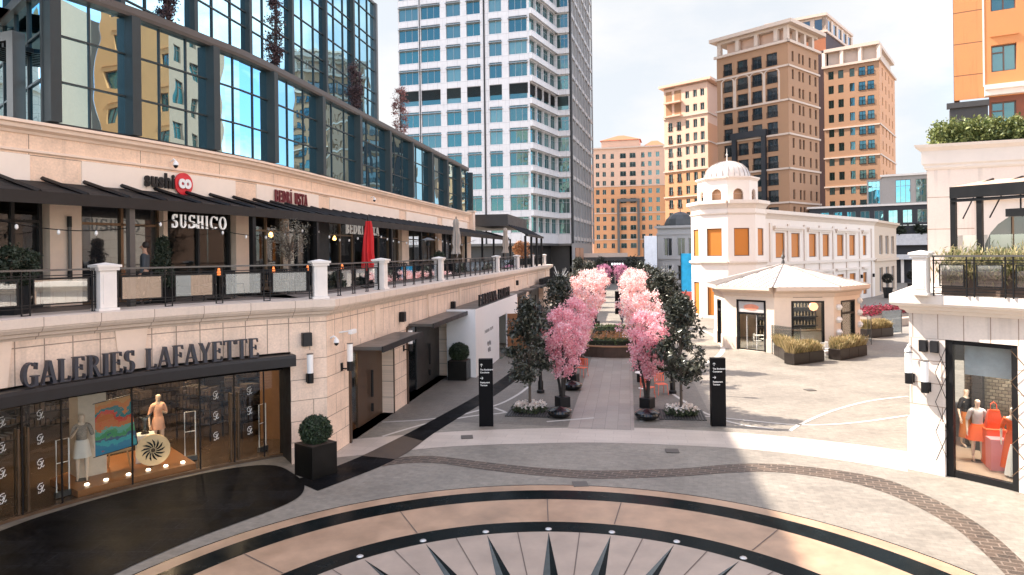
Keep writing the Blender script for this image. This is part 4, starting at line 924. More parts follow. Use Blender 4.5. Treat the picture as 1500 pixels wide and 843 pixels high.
# ---- signs on the band
def arc_text(parent, path, dmid, w, z, mbs, m, name='letters', bend=True):
    h = MB()
    for g, off in mbs:
        for f in g.f:
            pts = []
            for i in f:
                u, d, zz = g.v[i]; (x, y), a = pat(path, dmid + off + u, w); pts.append((x - sin(a) * d, y + cos(a) * d, z + zz))
            h.face(pts)
    return h.build(name, m, parent, world=True)
q, a = pat(UP, 14.25, .1); sg = root('restaurant_sign', 'round red and black sushico sign on the pale panel above the canopy', 'restaurant sign', (*q, 8.3))
arc_text(sg, UP, 14.0, .12, 8.47, [(text_mb('sushi', .64, .05, .026, .76, 1.16), -.2)], BLACK, 'letters')
g = MB(); q2, a2 = pat(UP, 14.72, .1)
for z_, r0_ in ((0, .36),):
    for j in range(28):
        pass
pp = [(q2[0] + cos(a2) * .37 * cos(t), q2[1] + sin(a2) * .37 * cos(t), 8.64 + .37 * sin(t)) for t in [2 * pi * j / 32 for j in range(32)]]
fo = (sin(a2) * .06, -cos(a2) * .06); front = [(x + fo[0], y + fo[1], z) for x, y, z in pp]
g.face(front); 
for j in range(32): g.face([pp[j], pp[(j + 1) % 32], front[(j + 1) % 32], front[j]])
RED = mat('sign_red', (.62, .02, .03), .4, var=.04)
g.build('disc', RED, sg, world=True)
arc_text(sg, UP, 14.72, .2, 8.52, [(text_mb('co', .56, .03, .03, .9), 0)], WHITEP, 'letters')
q, a = pat(UP, 13.84, 1.75); sg = root('restaurant_sign', 'white serif letters SUSHICO hanging under the canopy', 'restaurant sign', (*q, 7.2))
fw, w = flat_word('SUSHICO', .40, depth=.05, tk=.11, tn=.055, sp=.2); k = 2.05 / w; fw.v = [(a * k, b, c) for a, b, c in fw.v]
OFFP = offs(UP, 1.75); arc_text(sg, UP, 13.84, 1.75, 7.1, [(fw, 0)], mat('white_letters', (.85, .83, .8), .4, var=.02, emit=(1, .95, .9), es=.06))
sgk = MB()
for dd in (-.7, .6): (x, y), _ = pat(UP, 13.84 + dd, 1.75); sgk.tube([(x, y, 7.5), (x, y, 7.9)], .012, 5)
sgk.build('hangers', BLACK, sg, world=True)
q, a = pat(UP, 21, .1); sg = root('restaurant_sign', 'dark red serif letters BEDRİ USTA on the pale panel above the canopy', 'restaurant sign', (*q, 8.3))
DRED = mat('dark_red', (.16, .012, .018), .5)
fw, w = flat_word('BEDRİ USTA', .48, depth=.06, tk=.16, tn=.07, sp=.14); k = 2.75 / w; fw.v = [(a * k, b, c) for a, b, c in fw.v]
arc_text(sg, UP, 21.05, .12, 8.42, [(fw, 0)], DRED); arc_text(sg, UP, 21.05, .1, 8.3, [(MB().box(-.7, .0, -.02, .02, 0, .04).box(.3, .9, -.02, .02, 0, .04), 0)], DRED, 'underline')
q, a = pat(UP, 29, 1.5); sg = root('restaurant_sign', 'white serif letters BEDRİ USTA under the canopy, partly behind the red parasol', 'restaurant sign', (*q, 7.1))
fw, w = flat_word('BEDRİ USTA', .5, depth=.05, tk=.14, tn=.05, sp=.16); k = 4.6 / w; fw.v = [(a * k, b, c) for a, b, c in fw.v]
arc_text(sg, UP, 28.8, .15, 7.32, [(fw, 0)], mat('white_letters2', (.8, .78, .75), .4, var=.02, emit=(1, .95, .9), es=.05))
# ================================================================== RIGHT CORNER BUILDING
rb = root('corner_building', 'pale stone corner building with shop window and balcony at the right edge', 'building', (14, 19, 0))
def rb_(name, g, m, par=rb, **k): return g.build(name, m, par, world=True, **k)
RC = P(14.6, 43.2); RBK = (RC[0] + 6.2, RC[1] + 8.4)
def rpath(R, a1=8): c = P(R, 43.2); dx = (R - 14.6); return [(RBK[0] - .8 * -dx * -1, RBK[1])] + arc(R, 43.2, a1, 2)
RW = [RBK] + arc(14.6, 43.2, 8, 2)
rb_('street_wall', MB().sweep([RBK] + arc(14.6, 43.2, 39.7, 2), [(0, 0), (0, 3.72)]), RSTONEU)
rb_('street_wall', MB().sweep(arc(14.6, 33.2, 8, 2), [(0, 0), (0, 3.72)]), RSTONEU)
rb_('frieze_wall', MB().sweep(RW, [(0, 3.72), (0, 4.45)]), RVOUS)
rb_('pier_plinth', MB().sweep([RBK] + arc(14.6, 43.2, 39.75, 2), [(0, 1.45), (.07, 1.4), (.07, 0)]), RTRIM)
rb_('terrace_ledge', MB().sweep(RW, [(-.3, 4.4), (.04, 4.4), (.1, 4.48), (.2, 4.52), (.24, 4.6), (.4, 4.64), (.44, 4.7), (.44, 4.94), (-1.2, 4.94), (-1.2, 4.4)], closed=True), RTRIM)
rb_('balcony_floor', MB().sweep(arc(14.6, 43.2, 8, 2), [(-1.1, 4.93), (-11, 4.93)]), mat('terrace_tiles', (.3, .26, .22), .6))
for a0, a1 in ((39.7, 39.69), (33.21, 33.2)):
    p, q = P(14.6, a0), P(15.1, a0); g = MB().face([(*q, 0), (*p, 0), (*p, 3.72), (*q, 3.72)]); rb_('reveal', g, BLACK)
# shop window
sw = rb_('shop_window', MB().sweep(arc(14.75, 39.55, 33.3, 1), [(0, .16), (0, 3.62)]), CLEAR)
f = MB(); q_ = arc(14.74, 39.68, 33.22, 1)
f.sweep(q_, [(-.06, 0), (.08, 0), (.08, .17), (-.06, .17)], closed=True).sweep(q_, [(-.06, 3.6), (.08, 3.6), (.08, 3.72), (-.06, 3.72)], closed=True)
for a in (39.45, 33.4): x, y = P(14.72, a); f.obox((x, y, 1.86), (.16, .2, 3.7), radians(a))
rb_('window_frame', f, BLACK, sw)
rb_('window_header', MB().sweep(arc(15.15, 38.6, 33.4, 1), [(0, 2.75), (0, 3.6)]), mat('grey_header', (.6, .63, .65), .5), sw)
rb_('display_floor', MB().prism(arc(14.76, 42.8, 24, 2) + arc(18.6, 24, 42.8, 2), .1, .17), mat('display_tan', (.45, .33, .24), .4))
rb_('display_wall', MB().sweep(arc(17.6, 41.2, 22, 2), [(0, 0), (0, 3.7)]), bricks('patterned_dark', (.09, .075, .06), (.16, .14, .11), (.04, .035, .03), .16, .1, 'uv', .012, .4))
rb_('display_ceiling', MB().prism(arc(14.8, 42.8, 24, 2) + arc(18.6, 24, 42.8, 2), 3.66, 3.7), SOOT)
g = MB(); p, q = P(14.9, 43), P(17.6, 43.5); rb_('display_side_wall', MB().face([(*p, 0), (*q, 0), (*q, 3.7), (*p, 3.7)]), mat('display_peach', (.62, .42, .28), .6))
p, q = P(17.5, 40.3), P(17.5, 39.4); rb_('display_screen', MB().prism([p, q, P(17.3, 39.4), P(17.3, 40.3)], .17, 3.6), SOOT)
l = bpy.data.lights.new('display_light', 'AREA'); l.size = .8; l.energy = 60; l.color = (1, .88, .75)
r_ = root('display_lamp', 'white ceiling lamp over the fashion display on the right', 'ceiling lamp', (*P(16.2, 37), 3.6)); MB().box(-.4, .4, -.4, .4, 0, .05).build('diffuser', mat('lamp_white', (1, .95, .9), .5, emit=(1, .92, .85), es=2), r_)
lo = bpy.data.objects.new('display_light', l); COL.objects.link(lo); lo.parent = r_; lo.location = (0, 0, -.03)
# lattice strips
for i, a in enumerate((40.0, 32.4)):
    r_ = root('lattice_strip', ('dark metal diamond lattice strip left of the fashion window' if i == 0 else 'bronze diamond lattice strip right of the fashion window'), 'lattice', (*P(14.56, a), 0), radians(a) + pi / 2 + pi, 'diamond lattice strips of the fashion shop')
    g = MB(); w = .15 if i == 0 else .33
    for k in range(4):
        z0 = .4 + k * .8
        for s1 in (-1, 1): g.tube([(s1 * w, -.03, z0), (-s1 * w, -.03, z0 + .8)], .009, 5)
    g.build('lattice', BLACK if i == 0 else TANF, r_)
# upper storey
U0, UD = (15.1, 24.8), Vector((.935, -.355)).normalized()
def U(u, w=0): return (U0[0] + UD.x * u + UD.y * w, U0[1] + UD.y * u - UD.x * w)
URT = atan2(UD.y, UD.x)
g = MB().wall(12, 4.93, 9.25, [(1.45, 5.2, 4.95, 7.9), (6.2, 10, 4.95, 7.9)], .5); g.build('upper_wall', bricks('pale_stone_courses', (.78, .66, .57), (.77, .65, .56), (.4, .28, .2), 6, 1.15, 'xz', .014, .6, off=0, var=.05), rb, loc=locl(rb, U0), rot=URT)
bk = (U0[0] + 6, U0[1] + 7.6); plainwall(rb, bk, U0, 4.93, 9.25, RSTONE, 'upper_side_wall')
UPATH = [bk, U0, U(12)]
rb_('parapet', MB().sweep(UPATH, [(-.3, 9.05), (.03, 9.05), (.08, 9.12), (.08, 9.2), (.14, 9.26), (.14, 9.72), (.3, 9.84), (.34, 9.94), (-.6, 9.94)], closed=True), RTRIM)
rb_('roof_slab', MB().prism([U0, U(12), (U(12)[0] + 6, U(12)[1] + 14), bk], 9.3, 9.4), RTRIM)
for u0 in (1.45, 6.2):
    w_ = MB().box(u0 + .02, u0 + 3.73, .4, .42, 4.95, 7.9).build('glazing', DGLASS, rb, loc=locl(rb, U0), rot=URT)
    g = MB()
    for k in range(4): g.box(u0 + 3.75 * k / 3 - .03, u0 + 3.75 * k / 3 + .03, .34, .4, 4.95, 7.9)
    g.build('mullion', TANF, w_, each=True, loc=(0, 0, 0))
    g = MB(); cx = u0 + 1.87
    for k in range(12):
        a, b = pi * k / 12, pi * (k + 1) / 12; r0_, r1_ = 1.55, 1.92
        pts = [(cx + r * cos(t), z) for r, t in ((r0_, a), (r1_, a), (r1_, b), (r0_, b)) for z in (5.95 + r * sin(t),)]
        g.face([(x, .2, z) for x, z in pts]); g.face([(cx + r0_ * cos(a), .2, 5.95 + r0_ * sin(a)), (cx + r0_ * cos(b), .2, 5.95 + r0_ * sin(b)), (cx + r0_ * cos(b), .38, 5.95 + r0_ * sin(b)), (cx + r0_ * cos(a), .38, 5.95 + r0_ * sin(a))])
        g.face([(cx + r1_ * cos(a), .2, 5.95 + r1_ * sin(a)), (cx + r1_ * cos(a), .2, 7.9), (cx + r1_ * cos(b), .2, 7.9), (cx + r1_ * cos(b), .2, 5.95 + r1_ * sin(b))])
    g.build('arch', RTRIM, rb, loc=locl(rb, U0), rot=URT)
# hedge on the roof
rng = np.random.default_rng(5)
hg = root('roof_hedge', 'clipped green hedge growing along the parapet of the right corner building', 'hedge', (*U(3.2, -.35), 9.9), URT)
c = np.stack([rng.uniform(-2.9, 7, 900), rng.uniform(-.55, .35, 900), .08 + .68 * rng.uniform(0, 1, 900) ** .8 + .1 * np.sin(rng.uniform(-2.9, 7, 900) * 3)], 1)
v_, f_ = leaves(rng, c, .09, 26000, .06, .6, .3); leafobj('foliage', leafmat('hedge_leaf', (.05, .085, .02), (.27, .30, .10), .25, .5), v_, f_, hg)
MB().box(-2.7, 6.9, -.3, .15, 0, .3).build('stems', mat('hedge_core_green', (.03, .05, .015), .95), hg)
# awning
aw = root('balcony_awning', 'black steel pergola with rolled beige awning over the right balcony', 'awning', (12.6, 17.8, 4.95))
fp = arc(14.75, 39.2, 20, 2); g = MB()
g.sweep(fp, [(-.1, 7.55), (.08, 7.55), (.08, 7.86), (-.1, 7.86)], closed=True); g.sweep(fp, [(-.02, 7.45), (.05, 7.45), (.05, 7.53), (-.02, 7.53)], closed=True)
for a in (39.0, 36.6, 30.5, 25): x, y = P(14.8, a); g.obox((x, y, 6.28), (.13, .13, 2.7), radians(a))
g.build('frame', BLACK, aw, world=True)
MB().sweep(fp, [(.06, 7.86), (-2.6, 8.2), (-2.6, 8.15), (.06, 7.81)], closed=True).build('fabric', mat('awning_fabric', (.42, .30, .22), .8), aw, world=True)
for a in (38.2, 35.8, 33, 30): x, y = P(14.85, a); x2, y2 = P(17.2, a); MB().tube([(x, y, 7.75), (x2, y2, 8.2)], .04, 6).tube([(x, y, 7.0), ((x + x2) / 2, (y + y2) / 2, 7.9)], .02, 6).build('brace', BLACK, aw, world=True)
# heater unit under awning
r_ = root('heater_box', 'black box heater hanging under the awning frame at right', 'heater', (*P(14.9, 33.2), 7.0)); MB().obox((0, 0, .1), (.22, .6, .2), radians(33)).tube([(0, 0, .2), (0, 0, .6)], .02, 6).build('body', BLACK, r_)
# glass screen
gs = root('glass_screen', 'frameless glass wind screen standing along the right balcony', 'glass screen', (*P(15.0, 34), 4.95))
for i, (a, b) in enumerate(((39.4, 36.2), (36.1, 33.0), (32.9, 29.8), (29.7, 26.6), (26.5, 23))): MB().sweep(arc(15.0, a, b, 1.5), [(0, 4.95), (0, 6.55)]).build('pane', RAILG, gs, world=True)
# balcony post and railing
o = dup(post, (*P(14.12, 41.3), 4.94), radians(41.3) - pi / 2, 'white stone balcony post at the left end of the right-hand balcony'); o.scale = (.86, .86, 1)
r_ = root('balcony_railing', 'dark metal railing with glass panes along the right-hand balcony', 'railing', (*P(14.1, 32), 4.94))
q_ = arc(14.12, 40.2, 23, 1.5)
MB().sweep(q_, [(-.03, 5.97), (.03, 5.97), (.03, 6.02), (-.03, 6.02)], closed=True).build('handrail', GREYF, r_, world=True)
g = MB()
for z in (5.05, 5.14, 5.8, 5.87): g.sweep(q_, [(-.013, z), (.013, z), (.013, z + .024), (-.013, z + .024)], closed=True)
for k in range(6):
    for e in (-.35, .35):
        a = 40.1 - k * 3.5 + e * (k > 0); x, y = P(14.12, a); g.obox((x, y, 5.45), (.03, .03, 1.05), radians(a))
g.build('frame', BLACK, r_, world=True)
for k in range(5):
    a0, a1 = 39.5 - 3.5 * k, 37.2 - 3.5 * k; gl = MB().sweep(arc(14.12, a0, a1, 1), [(0, 5.2), (0, 5.76)]).build('glass_panel', RAILG, r_, world=True)
    f = MB()
    for a in (a0, a1): x, y = P(14.12, a); f.obox((x, y, 5.48), (.03, .03, .6), radians(a))
    for z in (5.19, 5.75): f.sweep(arc(14.12, a0, a1, 1), [(-.015, z), (.015, z), (.015, z + .03), (-.015, z + .03)], closed=True)
    f.build('panel_frame', BLACK, gl, world=True)
gr = root('balcony_plants', 'row of spiky green and yellow plants behind the right balcony railing', 'plants', (*P(14.5, 34), 4.95))
c = []
for a in np.linspace(39.5, 26, 46): x, y = P(14.55, a); c.append((x, y, 5.75 + .25 * math.sin(a * 9)))
c = np.array(c) - np.array([*P(14.5, 34), 4.95]); v_, f_ = leaves(rng, c, .13, 5200, .09, .16, 2.0); leafobj('foliage', leafmat('spiky_leaf', (.12, .16, .05), (.6, .5, .28), .35), v_, f_, gr)
MB().sweep(arc(14.62, 39.8, 26, 2), [(-.15, 4.95), (.15, 4.95), (.15, 5.6), (-.15, 5.6)], closed=True).build('trough', mat('brown_trough', (.12, .08, .06), .6), gr, world=True)

# orange tower
ot = root('orange_tower', 'orange rendered apartment tower with grey base rising at the right edge', 'building', (31, 40, 0))
OC = mat('orange_render', (.56, .235, .085), .75, var=.07, scale=.5, bump=.05)
OC2 = bricks('orange_panels', (.57, .24, .088), (.56, .235, .086), (.2, .09, .04), 30, 1.75, 'xz', .03, .75, off=0, var=.06)
od = Vector((.86, -.5)).normalized(); o0 = (24.7, 38); o1 = (o0[0] + od.x * 16, o0[1] + od.y * 16); ORT = atan2(od.y, od.x); ob = (o0[0] + 6.5, o0[1] + 9.5)
wp = Pool(ot, [TEALG, mat('bronze_window', (.12, .07, .05), .5), BLACK], 60)
rows = [(15.75 + 3.3 * i, 17.2 + 3.3 * i) for i in range(12)]
face(wp, ot, (o0[0] + od.x * 1.35, o0[1] + od.y * 1.35), o1, 14.4, 56, [(.38, 1.5), (3.4, 4.5), (6.8, 7.9), (9.6, 10.7), (12.3, 13.4)], rows, OC, 3, .22)
plainwall(ot, o0, (o0[0] + od.x * 1.36, o0[1] + od.y * 1.36), 14.4, 56, OC2)
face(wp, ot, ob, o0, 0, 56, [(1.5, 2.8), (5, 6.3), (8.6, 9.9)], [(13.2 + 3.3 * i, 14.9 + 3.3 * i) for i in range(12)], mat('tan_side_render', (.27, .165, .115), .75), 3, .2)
face(wp, ot, (o0[0] + od.x * 1.6, o0[1] + od.y * 1.6), o1, 0, 14.4, [(.1, 1.2), (3.2, 4.3), (6.6, 7.7)], [(12.4, 14.1), (9, 10.6)], mat('red_brown_render', (.19, .06, .03), .7), 3, .15)
g = MB().box(1.4, 16, -.35, .0, 14.45, 14.75).box(1.4, 16, -.5, .0, 14.75, 15.0).box(1.35, 1.43, -.02, .06, 15, 56); g.build('cornice', RTRIM, ot, loc=locl(ot, o0), rot=ORT)
g = MB().box(-.35, 1.6, -.3, 0, 13.95, 14.25).box(-.2, 1.55, -.12, .5, 0, 13.95); g.build('grey_base', DGREY, ot, loc=locl(ot, o0), rot=ORT)
g = MB()
for a in (.38, 3.4, 6.8, 9.6, 12.3):
    for r0_, r1_ in rows: g.box(a + 1.35 - .05, a + 2.5 + .05, -.08, 0, r1_ + .45, r1_ + .55)
g.build('window_hood', OC, ot, each=True, loc=locl(ot, o0), rot=ORT)
wp.done(); g = MB().prism([o0, o1, (o1[0] + 6.5, o1[1] + 9.5), ob], 55.9, 56.1); g.build('roof', RTRIM, ot, world=True)
# a long cream block to the right, outside the frame, that the glass mirrors
rf = root('right_block', 'cream apartment block outside the right edge, seen mirrored in the blue glass', 'building', (38, 14, 0))
pr = Pool(rf, [TEALG, WHITEP, BLACK], 10); CREAM = mat('cream_render', (.36, .25, .19), .7, var=.06)
face(pr, rf, (33, 21), (30, -2), 0, 30, evenly(23.1, 7, 1.5), [(12.4 + 3.4 * i, 14.2 + 3.4 * i) for i in range(5)], CREAM, 2, .25); pr.done()
plainwall(rf, (44, 31), (33, 21), 0, 30, CREAM)

# ================================================================== TOWERS
WPAN = bricks('white_cladding', (.60, .585, .59), (.58, .565, .57), (.36, .35, .36), 1.9, 1.94, 'xz', .03, .45, off=0, var=.05, bump=.1)
wt = root('office_tower', 'tall white office tower with teal glass windows and one dark louvred storey', 'building', (-5, 122, 0))
q0, q1, sA, q2, q3 = (-20.3, 124.5), (3.4, 118), (8.8, 129.4), (11.3, 128.7), (18.4, 156.1)
wp = Pool(wt, [TEALG, mat('steel_frame', (.3, .32, .34), .4, .4), BLACK], 96)
rows = [(9.85 + 3.88 * i, 12.6 + 3.88 * i) for i in range(18)]
cols = [(.15, 3.95), (4.45, 8.15), (9.3, 12.0), (13.15, 15.7), (17.3, 19.6), (20.9, 24.3)]
face(wp, wt, q0, q1, 8, 96, cols, rows, WPAN, 4, .25, kinds={(i, 6): 6 for i in range(6)})
# serrated corner bay: three steps of glass
for a, b in ((q1, sA), (sA, q2)):
    l_ = hypot(b[0] - a[0], b[1] - a[1]); face(wp, wt, a, b, 8, 96, ([(.1 + i_ * (l_ - .1) / 4, (i_ + 1) * (l_ - .1) / 4) for i_ in range(4)] if l_ > 5 else [(.15, l_ - .3)]), rows, WPAN, 5, (.5 if l_ > 5 else .2), kinds={(i, 6): 6 for i in range(4)})
    gg = MB()
    for k in range(18): gg.box(-.1, l_, -.55, -.003, 12.75 + 3.88 * k, 13.75 + 3.88 * k)
    gg.build('floor_slab', WPAN, wt, each=True, loc=locl(wt, a), rot=atan2(b[1] - a[1], b[0] - a[0]))
GC = mat('grey_concrete', (.30, .295, .295), .7, var=.12, scale=.2)
rws = [(9.6 + 3.88 * i, 12.4 + 3.88 * i) for i in range(18)]
face(wp, wt, q2, q3, 8, 96, [(1.2 + 4.1 * i, 3.6 + 4.1 * i) for i in range(7)], rws, GC, 3, .3)
g = MB()
for i in range(18): g.box(0, 29.4, -.25, -.002, 8.6 + 3.88 * i, 9.3 + 3.88 * i)
g.build('floor_band', mat('grey_bands', (.42, .41, .41), .6), wt, each=True, loc=locl(wt, q2), rot=atan2(q3[1] - q2[1], q3[0] - q2[0]))
g = MB()
for i in range(8): g.box(.5 + 4.1 * i, .8 + 4.1 * i, -.35, -.003, 8.2, 96)
g.build('fin', GC, wt, each=True, loc=locl(wt, q2), rot=atan2(q3[1] - q2[1], q3[0] - q2[0]))
wp.done()
fr = atan2(q1[1] - q0[1], q1[0] - q0[0])
MB().box(4.15, 4.28, -.12, 0, 8, 96).box(16.3, 16.55, -.14, -.002, 8, 96).build('vertical_rib', DARK, wt, loc=locl(wt, q0), rot=fr)
g = MB().obox((11.45, 128.5, 52), (.35, .35, 88), .4); g.build('corner_pipe', DARK, wt, world=True)
MB().prism([q0, q1, sA, q2, (11.5, 134), (-18, 140)], 7.6, 8.02).build('underside', GREYF, wt, world=True)
MB().prism([(-16, 125.5), (2, 120.5), (7.5, 131.5), (11.0, 130.2), (12, 146), (-16, 146)], 0, 7.8).build('base_wall', DGREY, wt, world=True)
g = MB().obox((4.6, 121.4, 5.0), (4.6, .3, 1.0), 0); 
plainwall(wt, q2, q3, 0, 8, GC)
for k in range(2):
    u = 4 + 5.4 * k; MB().box(u, u + 4.6, -.12, .1, .8, 7.2).build('garage_door', mat('copper_panel', (.4, .2, .12), .5, var=.3), wt, loc=locl(wt, q2), rot=atan2(q3[1] - q2[1], q3[0] - q2[0]))
MB().box(1.2, 7.2, -.08, .1, 4.9, 6.0).build('vent_panel', BLACK, wt, loc=locl(wt, (2.2, 120.9)), rot=atan2(16, 7.5))
plainwall(wt, q3, (-12, 172), 0, 96, GC); plainwall(wt, (-12, 172), q0, 0, 96, GC)
MB().prism([q0, q1, sA, q2, q3, (-12, 172)], 95.9, 96.2).build('roof', GC, wt, world=True)

def strip_course(parent, p0, p1, zs, m, h=.35, d=.25, name='string_course'):
    L_ = hypot(p1[0] - p0[0], p1[1] - p0[1]); g = MB()
    for z in zs: g.box(-d, L_ + d, -d, -.003, z, z + h)
    if zs: g.build(name, m, parent, each=True, loc=locl(parent, p0), rot=atan2(p1[1] - p0[1], p1[0] - p0[0]))
def roofcap(parent, pts, z, m, over=.9, h=.5, name='roof'):
    cx_ = sum(p[0] for p in pts) / len(pts); cy_ = sum(p[1] for p in pts) / len(pts)
    q = [(x + (x - cx_) / hypot(x - cx_, y - cy_) * over * 1.4, y + (y - cy_) / hypot(x - cx_, y - cy_) * over * 1.4) for x, y in pts]
    MB().prism(pts, z - .5, z).prism(q, z + .002, z + h).build(name, m, parent, world=True)
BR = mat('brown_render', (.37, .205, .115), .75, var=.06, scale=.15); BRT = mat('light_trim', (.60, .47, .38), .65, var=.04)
OR = mat('warm_orange_render', (.60, .30, .15), .75, var=.05, scale=.15); PK = mat('peach_render', (.68, .45, .33), .75, var=.05, scale=.15)
BLK = mat('black_cladding', (.02, .02, .024), .5, var=.2)
WF = mat('white_frame', (.55, .55, .56), .5)
# central brown tower
ct = root('brown_tower', 'brown apartment tower with arched upper windows and black portal frame behind the white octagon', 'building', (52, 136, 0))
C_ = (53, 130); l0 = (42.9, 141.475); r1 = (62.6, 138.45); b0 = (52.3, 150)
wp = Pool(ct, [DGLASS, mat('dark_frame', (.05, .05, .055), .5), BLACK], 90)
rows = [(42.1, 44.5)] + [(38.7 - 3.3 * i, 41.0 - 3.3 * i) for i in range(9)]
face(wp, ct, l0, C_, 12, 46.3, [(1.5, 3.5), (4.6, 6.9), (7.8, 9.9), (10.9, 13.1)], rows, BR, 2, .35, skip={(0, 9)})
face(wp, ct, C_, r1, 12, 46.3, [(1.5, 2.3), (4.2, 5.0), (5.7, 6.5), (8.6, 9.4), (11, 11.9)], [(a + .4, b) for a, b in rows], BR, 0, .3)
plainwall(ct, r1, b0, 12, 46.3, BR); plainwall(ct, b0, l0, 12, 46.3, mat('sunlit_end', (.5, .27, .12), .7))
for p, q in ((l0, C_), (C_, r1)): strip_course(ct, p, q, (41.35, 34.8, 28.3, 21.7, 15.2), BRT); strip_course(ct, p, q, (45.9,), BRT, .5, .45, 'cornice')
# open top floor with columns and roof slab
g = MB()
for p, q, n in ((l0, C_, 4), (C_, r1, 4)):
    for k in range(n): t = (k + .02) / (n - .5); t = min(t, 1); x, y = p[0] + (q[0] - p[0]) * t, p[1] + (q[1] - p[1]) * t; g.obox((x + (52.6 - x) * .06, y + (140 - y) * .06, 47.9), (.8, .8, 2.6), .7)
g.build('column', BRT, ct, world=True, each=True)
ins = [(x + (52.6 - x) * .22, y + (140 - y) * .22) for x, y in (l0, C_, r1, b0)]; MB().prism(ins, 46.4, 49.2).build('top_storey', PK, ct, world=True)
roofcap(ct, [l0, C_, r1, b0], 49.3, BRT, 1.1, .7)
strip_course(ct, l0, C_, (), BRT)
g = MB()
for u0, u1 in ((1.5, 3.5), (4.6, 6.9), (7.8, 9.9), (10.9, 13.1)):
    cx = (u0 + u1) / 2; r = (u1 - u0) / 2 + .25
    for k in range(10):
        a, b = pi * k / 10, pi * (k + 1) / 10
        g.face([(cx + r * cos(a), -.12, 40.6 + r * .55 * sin(a)), (cx + (r + .28) * cos(a), -.12, 40.6 + (r + .28) * .6 * sin(a)), (cx + (r + .28) * cos(b), -.12, 40.6 + (r + .28) * .6 * sin(b)), (cx + r * cos(b), -.12, 40.6 + r * .55 * sin(b))])
    g.box(cx - r - .28, cx - r, -.12, -.002, 35.1, 40.6).box(cx + r, cx + r + .28, -.12, -.002, 35.1, 40.6)
g.build('arch_trim', BRT, ct, loc=locl(ct, l0), rot=atan2(C_[1] - l0[1], C_[0] - l0[0]))
MB().box(3.6, 4.5, -.7, -.004, 12, 29.6).box(9.95, 10.8, -.7, -.004, 12, 29.6).box(3.4, 11.0, -.8, -.006, 28.6, 29.9).box(4.5, 9.95, -.5, -.005, 12, 12.9).build('portal_frame', BLK, ct, loc=locl(ct, l0), rot=atan2(C_[1] - l0[1], C_[0] - l0[0]))
wp.done()
MB().prism([(l0[0] - .5, l0[1]), (C_[0], C_[1] - .7), (r1[0] + .6, r1[1]), b0], 0, 11.9).build('black_base', BLK, ct, world=True)
MB().prism([(l0[0] - .9, l0[1]), (C_[0], C_[1] - 1.2), (r1[0] + 1, r1[1]), b0], 11.9, 12.7).build('base_cornice', BRT, ct, world=True)
# dark slab behind
ds = root('dark_slab_tower', 'tall dark maroon slab with a glazed top storey behind the brown tower', 'building', (75, 158, 0))
K_ = (70.9, 153); kl = (60.5, 160); kr = (84, 168)
MR = mat('maroon_cladding', (.045, .022, .024), .7); 
plainwall(ds, kl, K_, 0, 51, MR); plainwall(ds, kl, K_, 51, 55, mat('rust_render', (.36, .12, .05), .7)); plainwall(ds, K_, kr, 0, 55, MR); plainwall(ds, kr, (74, 175), 0, 55, MR); plainwall(ds, (74, 175), kl, 0, 55, MR)
strip_course(ds, kl, K_, (55.0,), BRT, .5, .3); strip_course(ds, K_, kr, (55.0,), BRT, .5, .3)
MB().prism([(p[0] * .985 + 1.1, p[1] * .985 + 2.4) for p in (kl, K_, kr, (74, 175))], 55.5, 58.3).build('top_storey', DGLASS, ds, world=True)
g = MB()
for p, q in ((kl, K_), (K_, kr)):
    for k in range(6): t = k / 5; g.obox((p[0] + (q[0] - p[0]) * t, p[1] + (q[1] - p[1]) * t + .3, 56.9), (.9, .9, 2.9), .7)
g.build('column', BRT, ds, world=True, each=True)
roofcap(ds, [kl, K_, kr, (74, 175)], 58.6, BRT, .6, .6)
# right block
rt_ = root('right_tower', 'brown and orange apartment block with stacked balconies, right of the dark slab', 'building', (80, 155, 0))
C2 = (79, 146); l2 = (70.2, 152.6); r2 = (92.2, 163.6); b2 = (83, 172)
wp = Pool(rt_, [TEALG, mat('dark_frame', (.05, .05, .055), .5), BLACK], 90)
rows = [(44.0 - 3.2 * i, 45.8 - 3.2 * i) for i in range(10)]
face(wp, rt_, l2, C2, 12, 46.9, [(.9, 2.0), (2.9, 4.0), (5.2, 6.2), (7.0, 8.3), (8.7, 10.0)], rows, BR, 0, .3, kinds={3: 2, 4: 2})
face(wp, rt_, C2, r2, 12, 46.9, [(3.5, 4.5), (8, 9), (12.6, 13.6), (17.3, 18.3)], rows, OR, 0, .3)
plainwall(rt_, r2, b2, 12, 46.9, OR); plainwall(rt_, b2, l2, 12, 46.9, BR)
for p, q in ((l2, C2), (C2, r2)): strip_course(rt_, p, q, (46.6,), BRT, .5, .4, 'cornice'); strip_course(rt_, p, q, (32.9, 26.4, 20.0), BRT, .3, .2)
wp.done(); ins = [(x + (81 - x) * .12, y + (158 - y) * .12) for x, y in (l2, C2, r2, b2)]; MB().prism(ins, 46.8, 50.2).build('top_storey', BRT, rt_, world=True)
g = MB()
for k in range(4): t = k / 3; x, y = l2[0] + (C2[0] - l2[0]) * t, l2[1] + (C2[1] - l2[1]) * t; g.obox((x + .3, y + .4, 48.6), (.7, .7, 3.3), .6)
g.build('column', BRT, rt_, world=True, each=True)
MB().prism([l2, C2, r2, b2], 50.2, 50.9).build('roof', BRT, rt_, world=True)
MB().prism([(l2[0] - 1, l2[1]), (C2[0], C2[1] - .8), (r2[0] + 1, r2[1]), b2], 0, 12.2).build('black_base', BLK, rt_, world=True); MB().prism([(l2[0] - 1.3, l2[1]), (C2[0], C2[1] - 1.3), (r2[0] + 1.3, r2[1]), b2], 12.2, 13).build('base_cornice', BRT, rt_, world=True)
